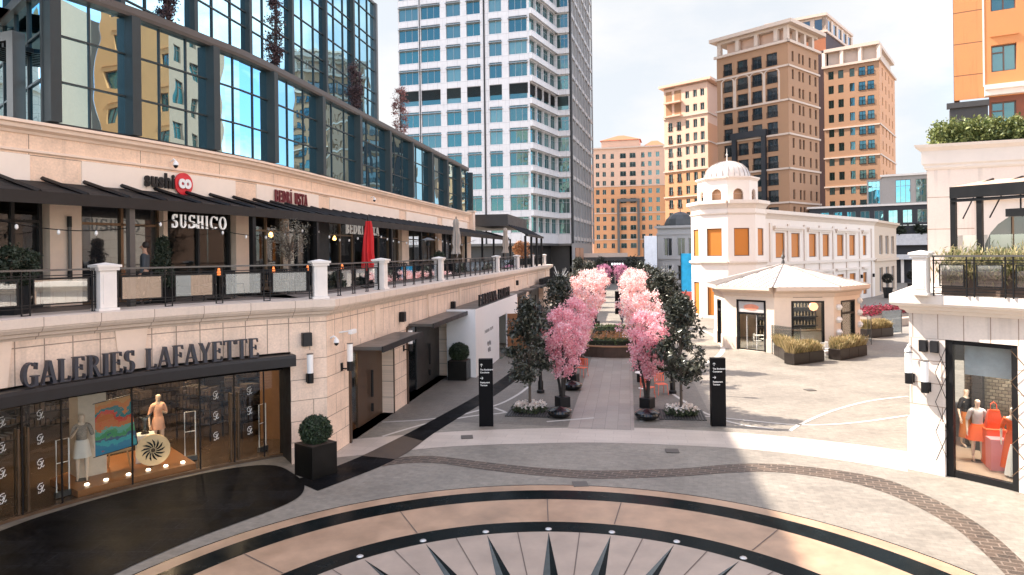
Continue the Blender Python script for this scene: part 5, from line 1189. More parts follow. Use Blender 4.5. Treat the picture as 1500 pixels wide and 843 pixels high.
# orange mid tower
om = root('peach_tower', 'peach and orange apartment tower, narrow, left of the brown tower', 'building', (47, 175, 0))
C3 = (48.55, 168); l3 = (39.8, 176.75); r3 = (53.05, 174.3); b3 = (44.5, 184)
wp = Pool(om, [TEALG, WF, BLACK], 90)
rows = [(44.8, 46.6), (41.3, 43.1)] + [(37.2 - 3.3 * i, 39.3 - 3.3 * i) for i in range(9)]
cols = [(1.2, 2.4), (3.7, 4.9), (6.2, 7.3), (8.4, 9.5), (10.4, 11.5)]
wl_ = face(wp, om, l3, C3, 27, 48.3, cols, rows[:6], PK, 0, .3, skip={(0, 0), (1, 0), (0, 1), (1, 1)}, kinds={0: 2, 1: 2})
face(wp, om, l3, C3, 0, 27, cols, [(r_a, r_b) for r_a, r_b in rows[6:] if r_b < 26.5], OR, 0, .3, kinds={0: 2, 1: 2})
plainwall(om, C3, r3, 0, 38, OR); plainwall(om, C3, r3, 38, 48.3, PK); plainwall(om, b3, l3, 0, 48.3, PK)
for p, q in ((l3, C3), (C3, r3)): strip_course(om, p, q, (40.3, 33.2, 26.6, 20), BRT, .3, .25)
MB().box(.4, 5.3, -1.0, 1.0, 40.6, 41.0).box(.4, 5.3, -1.0, 1.0, 44.1, 44.5).build('balcony_slab', PK, om, each=True, loc=locl(om, l3), rot=atan2(C3[1] - l3[1], C3[0] - l3[0]))
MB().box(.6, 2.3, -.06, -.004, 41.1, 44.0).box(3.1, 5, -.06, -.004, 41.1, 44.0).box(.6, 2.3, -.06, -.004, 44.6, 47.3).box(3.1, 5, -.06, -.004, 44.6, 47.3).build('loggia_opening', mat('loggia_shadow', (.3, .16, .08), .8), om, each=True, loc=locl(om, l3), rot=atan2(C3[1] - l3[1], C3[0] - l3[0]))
wp.done(); roofcap(om, [l3, C3, r3, b3], 48.4, PK, 1.0, .6)
# far orange block
fb = root('far_apartment_block', 'long orange and peach apartment block with red roofs at the end of the avenue', 'building', (42, 238, 0))
f0, f1 = (28.56, 238), (52.316, 232)
wp = Pool(fb, [TEALG, WF, BLACK], 96)
cols = [(1.0, 2.2), (3.3, 4.5), (6.2, 7.3), (9.4, 11.4), (12.7, 14.7), (16.6, 17.7), (18.9, 20.1), (21.5, 22.7)]
rowsA = [(38.7, 40.4)] + [(35.6 - 3.1 * i, 37.3 - 3.1 * i) for i in range(3)]; rowsB = [(26.3 - 3.1 * i, 28.0 - 3.1 * i) for i in range(7)]
face(wp, fb, f0, f1, 29, 42.5, cols, rowsA, PK, 0, .4, kinds={2: 2, 3: 2, 4: 2, 5: 2}); face(wp, fb, f0, f1, 0, 29, cols, rowsB, OR, 0, .4, kinds={2: 2, 3: 2, 4: 2, 5: 2})
wp.done()
rr_ = atan2(f1[1] - f0[1], f1[0] - f0[0])
strip_course(fb, f0, f1, (42.1,), BRT, .5, .5, 'cornice'); strip_course(fb, f0, f1, (28.9, 19.6, 10.5), BRT, .3, .2)
MB().box(8.3, 9.1, -.9, -.004, 5, 24.3).box(15.1, 15.9, -.9, -.004, 5, 24.3).box(8.3, 15.9, -.95, -.006, 23.6, 24.6).build('portal_frame', mat('grey_frame_clad', (.11, .11, .11), .6), fb, loc=locl(fb, f0), rot=rr_)
MB().box(3, 16, .5, 8, 42.6, 45).build('roof_storey', PK, fb, loc=locl(fb, f0), rot=rr_)
g = MB()
for a, b, z in ((2.5, 16.5, 45.01), (17.5, 24.5, 42.62)):
    i = len(g.v); g.v += [(a, 0, z), (b, 0, z), (b, 8.5, z), (a, 8.5, z), ((a + b) / 2 - 1, 4.2, z + 2.2), ((a + b) / 2 + 1, 4.2, z + 2.2)]
    for q in ((0, 1, 5, 4), (1, 2, 5), (2, 3, 4, 5), (3, 0, 4)): g.f.append(tuple(i + k for k in q)); g.m.append(0); g.uv.append([(0, 0)] * len(q))
g.build('red_roof', mat('red_roof_tiles', (.5, .12, .05), .7), fb, each=True, loc=locl(fb, f0), rot=rr_)
plainwall(fb, f1, (56, 246), 0, 42, OR); plainwall(fb, (34, 252), f0, 0, 42, PK)
wing = MB().box(24.52, 28.0, .8, 9, 0, 40).build('side_wing', OR, fb, loc=locl(fb, f0), rot=rr_); MB().box(-3, -.01, 1, 9, 0, 37).build('side_wing', PK, fb, loc=locl(fb, f0), rot=rr_)
g = MB()
for i in range(11): g.box(24.5, 27.5, -.2, .8, 6.2 + 3.1 * i, 6.4 + 3.1 * i).box(24.5, 27.5, -.2, -.15, 6.4 + 3.1 * i, 7.3 + 3.1 * i)
g.build('balcony_slab', BRT, fb, each=True, loc=locl(fb, f0), rot=rr_)
# grey two-storey house with dome
gh = root('grey_domed_house', 'small grey two-storey building with dark dome, left of the white octagon', 'building', (33, 140, 0))
GH = mat('grey_render', (.46, .44, .42), .7, var=.05); g0, g1 = (29.23, 137), (36.18, 133); g2 = (42, 139); gb = (33, 146)
wp = Pool(gh, [DGLASS, WF, BLACK], 40)
face(wp, gh, g0, g1, 0, 11.3, [(1.3, 2.9), (4.0, 5.5), (6.2, 7.4)], [(.5, 3.5), (5.4, 8.9)], GH, 0, .3)
face(wp, gh, g1, g2, 0, 11.3, [(1.5, 3), (4.5, 6)], [(.5, 3.5), (5.4, 8.9)], GH, 0, .3); plainwall(gh, gb, g0, 0, 11.3, GH); wp.done()
for p, q in ((g0, g1), (g1, g2)): strip_course(gh, p, q, (10.9,), GH, .5, .5, 'cornice'); strip_course(gh, p, q, (4.7, 9.6), GH, .25, .2)
MB().prism([g0, g1, g2, gb], 11.35, 11.5).build('roof', DGREY, gh, world=True)
MB().lathe([(3.3, 11.5), (3.2, 11.9), (2.8, 12.8), (2.0, 13.6), (1.0, 14.1), (.1, 14.3), (.05, 15.2)], (34.2, 138.4, 0), 12).build('dome', mat('lead_dome', (.07, .075, .075), .5), gh, world=True)
# mall arcade far right
fm = root('far_arcade', 'grey arcade building with arched teal windows seen past the right corner building', 'building', (72, 126, 0))
m0, m1 = (58, 133), (84, 118)
GM = mat('grey_stone_arcade', (.34, .30, .27), .7, var=.08)
wp = Pool(fm, [TEALB, mat('grey_arc_frame', (.25, .24, .23), .5), BLACK], 40)
mm_ = (m0[0] + 12.6 * .866, m0[1] - 12.6 * .4997); face(wp, fm, mm_, m1, 14.3, 19.7, [(2.1, 4.5), (5.3, 7.8), (9.0, 11.5)], [(14.7, 18.9)], GM, 5, .3); face(wp, fm, (m0[0] + 10.2 * .866, m0[1] - 10.2 * .5 + .4), mm_, 14.3, 19.2, [(.2, 2.2)], [(14.7, 18.9)], GM, 5, .1); plainwall(fm, (mm_[0] + 6, mm_[1] + 14), mm_, 14.3, 19.7, GM)
face(wp, fm, m0, m1, 10.6, 14.2, [(2 + 2.3 * i, 3.5 + 2.3 * i) for i in range(12)], [(11.0, 13.4)], BLK, 0, .2)
strip_course(fm, m0, m1, (14.2,), RTRIM, .35, .4); strip_course(fm, mm_, m1, (19.6,), RTRIM, .35, .4)
MB().box(0, 30, -1.2, .2, 6.9, 8.9).box(0, 30, -1.5, .2, 4.3, 5.2).build('fascia', mat('pale_fascia', (.55, .53, .52), .6), fm, each=True, loc=locl(fm, m0), rot=atan2(-15, 26))
MB().box(0, 30, .3, 1, 0, 10.5).build('glass_front', BLK, fm, loc=locl(fm, m0), rot=atan2(-15, 26))
g = MB()
for i in range(9): g.box(1 + 3.6 * i, 1.5 + 3.6 * i, -.5, 0, 0, 4.3)
g.build('column', RTRIM, fm, each=True, loc=locl(fm, m0), rot=atan2(-15, 26)); wp.done(); plainwall(fm, (64, 150), m0, 0, 14.2, BLK)
v_, f_ = leaves(rng, np.stack([rng.uniform(0, 30, 80), rng.uniform(-1.1, -.2, 80), rng.uniform(8.9, 10.3, 80)], 1), .3, 5000, .28)
ph = root('ledge_planting', 'dark green planting along the ledge of the far arcade', 'hedge', (m0[0], m0[1], 0), atan2(-15, 26)); leafobj('foliage', leafmat('dark_leaf', (.012, .02, .012), (.05, .06, .035)), v_, f_, ph)

# ================================================================== WHITE OCTAGON BUILDING AND WING
OW = mat('warm_white_render', (.76, .67, .60), .6, var=.04, scale=.4, bump=.03); OWT = mat('warm_white_trim', (.70, .60, .52), .6, var=.05)
BLIND = mat('orange_blind', (.52, .17, .018), .6, var=.06, scale=.5)
wo = root('white_corner_house', 'white two-storey building with octagonal domed corner and orange blinds', 'building', (24, 66, 0))
KO = (20.7, 65.4)
def octv(K, r, a0, n=8): return [(K[0] + r * cos(radians(a0 + 360 / n * i)), K[1] + r * sin(radians(a0 + 360 / n * i))) for i in range(n)]
OV = octv(KO, 3.4, 252.4); OVp = OV
wp = Pool(wo, [BLIND, mat('blind_frame', (.16, .08, .04), .5), BLACK], 60)
for i in range(-3, 3):
    a, b = OV[i % 8], OV[(i + 1) % 8]; l_ = hypot(b[0] - a[0], b[1] - a[1])
    face(wp, wo, a, b, 0, 10.3, [(l_ / 2 - .72, l_ / 2 + .72)], [(.25, 3.3), (5.75, 8.3)], OW, 7, .12)
oc = OV + [OV[0]]
for z, d, h in ((4.9, .22, .4), (9.5, .12, .25), (10.1, .4, .75)): cornice(wo, oc, z, d, h, OWT)
MB().prism(octv(KO, 3.3, 252.4), 10.2, 10.9).build('roof_slab', OW, wo, world=True)
# drum
DV = octv(KO, 2.75, 252.4)
for i in range(8):
    a, b = DV[i], DV[(i + 1) % 8]; l_ = hypot(b[0] - a[0], b[1] - a[1]); rt = atan2(b[1] - a[1], b[0] - a[0]); g = MB(); c_ = l_ / 2; r = .48; zs = 11.5
    n = 8
    g.wall(l_, 10.8, zs, [(c_ - r, c_ + r, 10.95, zs)], .2)
    for k in range(n):
        t0, t1 = pi * k / n, pi * (k + 1) / n; x0, x1 = c_ + r * cos(t0), c_ + r * cos(t1)
        g.face([(x1, 0, zs + r * sin(t1)), (x0, 0, zs + r * sin(t0)), (x0, 0, 13.0), (x1, 0, 13.0)]); g.face([(x0, 0, zs + r * sin(t0)), (x1, 0, zs + r * sin(t1)), (x1, .25, zs + r * sin(t1)), (x0, .25, zs + r * sin(t0))])
    g.face([(0, 0, zs), (c_ - r, 0, zs), (c_ - r, 0, 13), (0, 0, 13)]); g.face([(c_ + r, 0, zs), (l_, 0, zs), (l_, 0, 13), (c_ + r, 0, 13)])
    g.build('drum_wall', OW, wo, loc=locl(wo, a), rot=rt)
MB().prism(octv(KO, 2.2, 252.4), 10.9, 12.95).build('drum_core', mat('drum_core_peach', (.55, .33, .2), .7), wo, world=True)
cornice(wo, DV + [DV[0]], 12.75, .2, .35, OWT)
dm = [(2.12, 0), (2.08, .35), (1.85, .85), (1.4, 1.28), (.8, 1.55), (.25, 1.66), (.06, 1.75), (.05, 2.2), (.12, 2.28), (.03, 2.4), (.02, 2.9)]
MB().lathe([(2.6, -.05), (2.3, .0)], (*KO, 13.1), 8, radians(252.4)).lathe(dm, (*KO, 13.12), 32).build('dome', mat('zinc_dome', (.55, .5, .46), .45, .2), wo, world=True, smooth=True)
g = MB()
for k in range(24):
    a = 2 * pi * k / 24; g.tube([(KO[0] + r_ * 1.01 * cos(a), KO[1] + r_ * 1.01 * sin(a), 13.13 + z) for r_, z in dm[:6]], .035, 5)
g.build('dome_rib', mat('zinc_rib', (.3, .26, .24), .5), wo, world=True, each=True)
# wing
w0_, w1_, w2_ = (23.5, 65), (47.8, 90), (58, 103)
pairs = [(3.84, 6.08), (7.7, 9.95), (12.46, 14.54), (16.45, 18.48), (20.99, 23.2), (25.19, 27.32), (30.2, 31.6)]
face(wp, wo, w0_, w1_, 0, 9.7, pairs, [(.5, 3.3), (5.45, 8.0)], OW, 7, .18, skip=())
wp.done()
wr = atan2(w1_[1] - w0_[1], w1_[0] - w0_[0])
cornice(wo, [w0_, w1_], 9.3, .5, .85, OWT); strip_course(wo, w0_, w1_, (4.75,), OWT, .3, .2)
g = MB()
for a, b in ((3.2, 10.6), (11.9, 19.1), (20.4, 28), (29.7, 32.1)): g.box(a, b, -.3, -.004, 8.4, 8.65).box(a + .1, b - .1, -.18, -.005, 8.2, 8.4).box(a, b, -.3, -.004, 3.75, 4.0)
for a in (2.6, 6.9, 11.2, 15.5, 19.7, 24.2, 28.9, 33.6): g.box(a - .25, a + .25, -.12, -.006, .0, 4.7).box(a - .25, a + .25, -.12, -.006, 5.1, 8.9)
g.build('wall_trim', OWT, wo, each=True, loc=locl(wo, w0_), rot=wr)
BE = mat('beige_stone', (.58, .45, .34), .65, var=.06)
wp = Pool(wo, [DGLASS, WF, BLACK], 20)
face(wp, wo, w1_, w2_, 0, 9.6, [(3.3, 5.6), (7.8, 10.2), (12.4, 14.6)], [(.3, 3.7), (5.5, 8.1)], BE, 0, .3, name='beige_wall'); wp.done()
cornice(wo, [w1_, w2_], 9.3, .5, .75, BE); strip_course(wo, w1_, w2_, (4.6,), BE, .35, .3)
MB().prism([w0_, w1_, w2_, (50, 112), (20, 76), OV[5]], 9.5, 9.6).build('roof', OW, wo, world=True)
plainwall(wo, w2_, (50, 112), 0, 9.6, BE)
# small wall lamps
for u, z in ((1.2, 2.5), (11.2, 2.5), (28.9, 2.6), (33.6, 2.6)):
    x, y = w0_[0] + cos(wr) * u + sin(wr) * .25, w0_[1] + sin(wr) * u - cos(wr) * .25; r_ = root('wall_lamp', 'small black box wall lamp on the white wing wall', 'wall lamp', (x, y, z), wr, 'small black wall lamps on the white building')
    MB().box(-.12, .12, -.1, .2, 0, .45).build('housing', BLACK, r_, bevel=.01)
# ================================================================== KIOSK
KW = mat('kiosk_render', (.82, .68, .56), .6, var=.04); KT = mat('kiosk_trim', (.70, .56, .46), .6, var=.05)
ki = root('kiosk', 'cream octagonal kiosk with low ribbed metal roof and black framed windows', 'kiosk', (17.9, 45.1, 0))
KV = octv((17.9, 45.1), 4.5, 241.5)
KI = MB()
for i in range(8):
    a, b = KV[(i - 2) % 8], KV[(i - 1) % 8]; l_ = hypot(b[0] - a[0], b[1] - a[1]); rt = atan2(b[1] - a[1], b[0] - a[0])
    o_ = [[(1.2, 2.5, .05, 3.0)], [(.9, 2.9, .02, 3.15)], [(1.0, 2.9, .02, 3.15)], [(.9, 2.7, .02, 3.1)]][i] if i < 4 else []
    MB().wall(l_, 0, 3.7, o_, .25).build('wall', KW, ki, loc=locl(ki, a), rot=rt)
    MB().box(0, l_, -.05, -.003, 0, .8).build('plinth', KT, ki, loc=locl(ki, a), rot=rt) if not o_ else MB().box(0, o_[0][0] - .02, -.05, -.003, 0, .8).box(o_[0][1] + .02, l_, -.05, -.003, 0, .8).build('plinth', KT, ki, loc=locl(ki, a), rot=rt)
    if o_:
        u0, u1, z0, z1 = o_[0]; w_ = MB().box(u0 + .03, u1 - .03, .1, .115, z0, z1).build('glass_door', CLEAR, ki, loc=locl(ki, a), rot=rt)
        g = MB().box(u0, u0 + .12, -.03, .16, z0, z1).box(u1 - .12, u1, -.03, .16, z0, z1).box(u0 + .12, u1 - .12, -.03, .16, z1 - .1, z1)
        if i != 2: g.box(u0 + .12, u1 - .12, -.02, .15, 2.25, 2.37)
        g.box(u0 + .12, u1 - .12, .05, .15, z0, z0 + .07)
        g.build('door_frame', BLACK, w_); 
        if i == 1:
            MB().box(u0 + .13, u1 - .13, .02, .05, 2.38, 3.04).build('sign_board', mat('sign_grey', (.5, .48, .47), .5), w_)
            s_ = MB().lathe([(.001, 0), (.5, 0), (.5, .02), (.001, .02)], n=24); s_.v = [((x * 1.05) + (u0 + u1) / 2, .012 - z * .3, 2.7 + y * .38) for x, y, z in s_.v]; s_.build('sign_oval', mat('sign_coral', (.75, .3, .2), .5), w_)
            for k in (1, 2): MB().tube([(u0 + (u1 - u0) * k / 3, .06, .1), (u0 + (u1 - u0) * k / 3, .06, 2.2)], .015, 6).build('door_bar', WHITEP, w_)
    if i == 2: MB().box(1.1, 2.8, -.02, 0.01, 3.36, 3.44).build('vent_slot', BROWN, ki, loc=locl(ki, a), rot=rt)
MB().prism(octv((17.9, 45.1), 4.2, 241.5), .01, .04).build('floor', mat('kiosk_floor', (.3, .26, .22), .4), ki, world=True)
EV = KV + [KV[0]]
MB().sweep(EV, [(-.1, 3.35), (.08, 3.4), (.12, 3.62), (.42, 3.72), (.55, 3.8), (.55, 4.02), (-.1, 4.02)], closed=True).build('eave', KT, ki, world=True)
g = MB(); ev = octv((17.9, 45.1), 5.1, 241.5)
for i in range(8): g.face([(*ev[i], 4.0), (*ev[(i + 1) % 8], 4.0), (17.9, 45.1, 5.3)])
g.build('roof', mat('pale_metal_roof', (.62, .57, .52), .45, .2, var=.05), ki, world=True)
g = MB()
for i in range(8):
    a, b = Vector((*ev[i], 4.02)), Vector((*ev[(i + 1) % 8], 4.02)); t_ = Vector((17.9, 45.1, 5.32)); g.tube([a, t_], .045, 5)
    m_ = (a + b) / 2
    for k in range(1, 9):
        p = a.lerp(b, k / 9); # rib runs parallel to the face's axis until it meets the hip
        kk = min(k, 9 - k) / 4.5; q = p + (t_ - m_) * kk * .98; g.tube([p, q], .022, 4)
g.build('roof_ribs', mat('roof_rib', (.28, .25, .23), .5, .3), ki, world=True)
MB().lathe([(.12, 5.25), (.1, 5.5), (.05, 5.6), (.14, 5.8), (.05, 5.95), (.02, 6.3)], (17.9, 45.1, 0), 10).build('finial', DGREY, ki, world=True, smooth=True)
# kiosk interior
kc = root('kiosk_counter', 'pale patterned counter inside the kiosk window', 'counter', (18.4, 43.6, 0)); MB().box(-1.6, 1.6, -.3, .3, .04, 1.05).build('body', mat('counter_tile', (.55, .5, .45), .5), kc); MB().box(-1.7, 1.7, -.35, .35, 1.05, 1.1).build('top', BROWN, kc)
r_ = root('kiosk_shelf', 'dark bottle shelves at the back of the kiosk', 'shelf', (18.6, 46.4, 0)); g = MB().box(-2, 2, 0, .1, .04, 3.1)
for z in (.5, 1.1, 1.7, 2.3): g.box(-2, 2, -.35, 0, z, z + .04)
g.build('frame', DARK, r_)
g = MB()
for z in (.54, 1.14, 1.74, 2.34):
    for k in range(18): g.lathe([(.05, 0), (.05, .2), (.02, .26), (.02, .34)], (-1.85 + k * .215, -.18, z), 6)
tag(g.build('bottles', mat('bottle_glass', (.18, .14, .1), .3), r_), None, kind='stuff')
for q in ((17.0, 43.0, 2.55), (18.9, 42.9, 2.65)):
    r_ = root('kiosk_pendant', 'round coral glass pendant lamp inside the kiosk', 'lamp', q, 0, 'round pendant lamps in the kiosk'); MB().lathe([(.02, -.28), (.2, -.2), (.28, 0), (.2, .2), (.02, .28)], n=16).build('globe', mat('coral_glow', (1, .4, .2), .4, emit=(1, .4, .2), es=.8), r_, smooth=True); MB().tube([(0, 0, .28), (0, 0, .9)], .012, 5).build('cord', BLACK, r_)
l = bpy.data.lights.new('kiosk_light', 'AREA'); l.size = 1.5; l.energy = 120; l.color = (1, .85, .7); r_ = root('kiosk_ceiling_lamp', 'square ceiling lamp inside the kiosk', 'ceiling lamp', (17.9, 45.0, 3.5)); MB().box(-.7, .7, -.7, .7, .02, .06).build('diffuser', mat('kiosk_lamp_white', (1, .92, .82), .5, emit=(1, .9, .8), es=1.5), r_); lo = bpy.data.objects.new('kiosk_light', l); COL.objects.link(lo); lo.parent = r_
MB().prism(octv((17.9, 45.1), 4.2, 241.5), 3.6, 3.64).build('ceiling', KW, ki, world=True)
# globes beside the kiosk door
gl0 = root('globe_lamp', 'x', 'globe lamp', (0, 0, 0), 0, 'white globe lamps flanking the kiosk side door')
MB().lathe([(.01, -.2), (.12, -.16), (.2, 0), (.12, .16), (.01, .2)], n=16).build('globe', mat('white_globe', (.85, .83, .8), .25), gl0, smooth=True); MB().tube([(0, 0, 0), (-.25, .12, 0)], .03, 6).build('bracket', BROWN, gl0)
for i, (x, y, z) in enumerate([(19.6, 41.0, 2.75), (19.6, 41.0, 2.0), (19.6, 41.0, 1.25), (21.75, 42.8, 3.0), (21.75, 42.8, 2.25), (21.75, 42.8, 1.5)]):
    o = gl0 if i == 0 else dup(gl0, (x, y, z)); o.location = (x, y, z); o['label'] = '%s white globe lamp in the %s column beside the kiosk side door' % (('top', 'middle', 'lowest')[i % 3], 'left' if i < 3 else 'right')

# ================================================================== PLANTERS WITH GRASSES
GRS = leafmat('grass_blades', (.13, .13, .04), (.62, .46, .25), .35, .6)
def blades(rng, lx, ly, h, n, base=0.0):
    v = np.zeros((n, 4, 3)); x = rng.uniform(-lx / 2, lx / 2, n); y = rng.uniform(-ly / 2, ly / 2, n); a = rng.uniform(0, 2 * pi, n); hh = h * rng.uniform(.45, 1.1, n) * (.8 + .25 * np.sin(x * 5 + y * 3)); ln = rng.normal(0, .13, (n, 2)) * hh[:, None] * 2
    w = .016; dx, dy = np.cos(a) * w, np.sin(a) * w
    v[:, 0] = np.stack([x - dx, y - dy, np.full(n, base)], 1); v[:, 1] = np.stack([x + dx, y + dy, np.full(n, base)], 1)
    v[:, 2] = np.stack([x + dx * .7 + ln[:, 0], y + dy * .7 + ln[:, 1], base + hh], 1); v[:, 3] = np.stack([x - dx * .7 + ln[:, 0], y - dy * .7 + ln[:, 1], base + hh], 1)
    return v.reshape(-1, 3), np.arange(n * 4).reshape(-1, 4)
PBX = mat('dark_brown_planter', (.02, .015, .013), .35, .1, var=.2)
def grass_planter(x0, y0, x1, y1, d, label, hgt=.62, side=1):
    L_ = hypot(x1 - x0, y1 - y0); rt = atan2(y1 - y0, x1 - x0); mx_, my_ = (x0 + x1) / 2 - sin(rt) * d / 2 * side, (y0 + y1) / 2 + cos(rt) * d / 2 * side
    r_ = root('grass_planter', label, 'planter', (mx_, my_, 0), rt, 'grass planters by the kiosk')
    n = max(1, round(L_ / 1.2))
    for k in range(n): MB().box(-L_ / 2 + k * L_ / n + .01, -L_ / 2 + (k + 1) * L_ / n - .01, -d / 2, d / 2, .03, hgt).build('box', PBX, r_, bevel=.012)
    MB().box(-L_ / 2 + .05, L_ / 2 - .05, -d / 2 + .05, d / 2 - .05, hgt - .05, hgt + .01).build('soil', mat('soil', (.06, .04, .03), .95), r_)
    v, f = blades(rng, L_ - .1, d - .1, .62, int(1500 * L_ * d / .7), hgt); leafobj('grass', GRS, v, f, r_)
grass_planter(15.1, 36.7, 17.3, 37.95, .65, 'dark grass planter facing the camera at the kiosk corner')
grass_planter(15.1, 37.2, 15.45, 40.5, .6, 'grass planter running back along the kiosk window, its brown end lit by the sun', side=-1)
grass_planter(18.25, 38.1, 20.7, 39.9, .7, 'dark grass planter right of the white chairs at the kiosk')
grass_planter(24.75, 47.5, 27.1, 48.6, .8, 'farthest dark grass planter, right of the kiosk behind the glass screens')
# glass screens near the kiosk
for i, (a, b) in enumerate((((15.5, 40.9), (16.4, 38.9)), ((23.3, 44.4), (24.4, 47.0)), ((26.6, 49.2), (28.6, 50.2)))):
    r_ = root('glass_screen', ('clear glass screen at the kiosk front corner', 'clear glass screen behind the kiosk side door', 'clear glass screen by the far grass planter')[i], 'glass screen', (*a, 0), atan2(b[1] - a[1], b[0] - a[0]), 'glass screens by the kiosk')
    l_ = hypot(b[0] - a[0], b[1] - a[1]); MB().box(0, l_, -.008, .008, .1, 1.75).build('pane', RAILG, r_); MB().box(0, .04, -.02, .02, 0, 1.75).box(l_ - .04, l_, -.02, .02, 0, 1.75).build('posts', GREYF, r_)
# white cafe chairs and table
def chair(name, m, label, x, y, rz, cat='chair', grp=None):
    r_ = root(name, label, cat, (x, y, 0), rz, grp)
    MB().box(-.22, .22, -.22, .22, .44, .47).build('seat', m, r_, bevel=.01)
    g = MB()
    for k in range(5): g.box(-.2 + k * .1 - .025, -.2 + k * .1 + .025, .2, .225, .52, .84)
    g.box(-.23, .23, .195, .23, .84, .9); g.build('backrest', m, r_)
    for sx in (-1, 1):
        for sy in (-1, 1): MB().tube([(sx * .2, sy * .2, .44), (sx * .23, sy * .24, 0)], .014, 6).build('leg', m, r_)
    return r_
WM = mat('white_chair', (.8, .78, .76), .4); COR = mat('coral_paint', (.75, .16, .10), .45)
chair('cafe_chair', WM, 'white slatted cafe chair between the two nearer grass planters, left one', 17.75, 38.9, .4, grp='white cafe chairs at the kiosk')
chair('cafe_chair', WM, 'white slatted cafe chair nearest the right grass planter', 18.35, 39.6, 2.6, grp='white cafe chairs at the kiosk')
def table(label, x, y, m, grp):
    r_ = root('cafe_table', label, 'table', (x, y, 0), 0, grp); MB().lathe([(.001, .74), (.36, .74), (.36, .71), (.001, .71)], n=24).build('tabletop', m, r_); MB().lathe([(.22, 0), (.22, .02), (.03, .05), (.03, .71)], n=14).build('pedestal', m, r_); return r_
table('small round white table between the white kiosk chairs', 17.45, 39.6, WM, 'round cafe tables')
chair('cafe_chair', WM, 'white cafe chair inside the kiosk behind the left glass door', 15.6, 43.6, 1.0, grp='white cafe chairs at the kiosk'); chair('cafe_chair', WM, 'second white cafe chair inside the kiosk, farther in', 16.3, 44.4, 3.6, grp='white cafe chairs at the kiosk'); table('round white table inside the kiosk behind the left glass door', 15.9, 44.2, WM, 'round cafe tables')
# coral chairs and white tables in the tree rows
chair('garden_chair', COR, 'coral red chair behind the nearest right-hand pink tree', *A(.75, 29.6), 2.4, grp='coral chairs under the pink trees')
chair('garden_chair', COR, 'coral red chair facing away, right-hand row beside the round table', *A(1.35, 30.4), .2, grp='coral chairs under the pink trees')
chair('garden_chair', COR, 'coral red chair by the path in the left-hand row of pink trees', *A(-2.35, 34.3), -.6, grp='coral chairs under the pink trees')
table('small round white table behind the nearest right-hand pink tree', *A(.6, 31.6), WM, 'round cafe tables')

# ================================================================== TREES
LEAF_D = leafmat('magnolia_leaf', (.006, .009, .006), (.085, .09, .065), .1, .3)
def branches(rng, h0, h1, pts, r0, bark, parent, n=22, name='limbs'):
    g = MB(); idx = rng.choice(len(pts), n, replace=False)
    for i in idx:
        p = Vector(pts[i]); z = h0 + (min(p.z, h1) - h0) * rng.uniform(.3, .75); s = Vector((0, 0, z)); m_ = s.lerp(p, .5) + Vector((0, 0, .08)); g.tube([s, m_, p], [r0, r0 * .6, r0 * .25], 5, cap=False)
    return g.build(name, bark, parent, smooth=True)
def dark_tree(seed, H=4.3, R=.98, zb=1.35, n=4300):
    rg = np.random.default_rng(seed); t_ = root('magnolia_tree', 'x', 'tree', (0, 0, 0), 0, 'dark evergreen trees along the avenue')
    MB().tube([(0, 0, 0), (.01, 0, 1.2), (-.01, .02, 2.4), (.02, 0, H * .9)], [.06, .05, .04, .012], 8).build('trunk', BARK, t_, smooth=True)
    fn = lambda h: R * (1 - .0 * h) * (min(1, h / .18 + .45)) * (1 - max(0, (h - .35)) ** 1.2 * 1.15)
    c = envelope(rg, 105, fn, zb, H, .25); branches(rg, zb - .2, H * .9, c, .022, BARK, t_, 34)
    v, f = leaves(rg, c, .115, n, .092, .45); leafobj('crown', LEAF_D, v, f, t_); return t_
def grate(parent_xy, rz, label):
    r_ = root('tree_grate', label, 'tree grate', (*parent_xy, 0), rz, 'tree grates of the avenue')
    MB().box(-.85, .85, -.85, .85, .012, .022).build('soil_bed', mat('grate_dark', (.03, .03, .03), .7), r_)
    g = MB()
    for k in range(17): g.box(-.85 + k * .103, -.80 + k * .103, -.85, .85, .023, .04)
    g.build('grate_bars', DGREY, r_); return r_
FLW = leafmat('white_petals', (.75, .62, .55), (.9, .88, .84), .3)
def flower_bed(xy, label, m=FLW):
    rg = np.random.default_rng(int(abs(xy[0] * 100)) + 1); r_ = root('flower_bed', label, 'flowers', (*xy, .03), 0, 'white flower beds at the foot of trees')
    k = 90; a = rg.uniform(0, 2 * pi, k); q = .52 * np.sqrt(rg.uniform(.02, 1, k)); c = np.stack([q * np.cos(a) * 1.15, q * np.sin(a), rg.uniform(.18, .36, k)], 1)
    v, f = leaves(rg, c * np.array([1, 1, .5]), .05, 1500, .07, .35, .8); leafobj('leaves', leafmat('bed_leaf', (.02, .03, .015), (.08, .1, .05)), v, f, r_)
    cc = np.repeat(c, 1, 0); v, f = leaves(rg, cc, .025, 1500, .035, .7); leafobj('blossoms', m, v, f, r_); return r_
DT = [dark_tree(11), dark_tree(12, 4.4, 1.0, 1.4)]
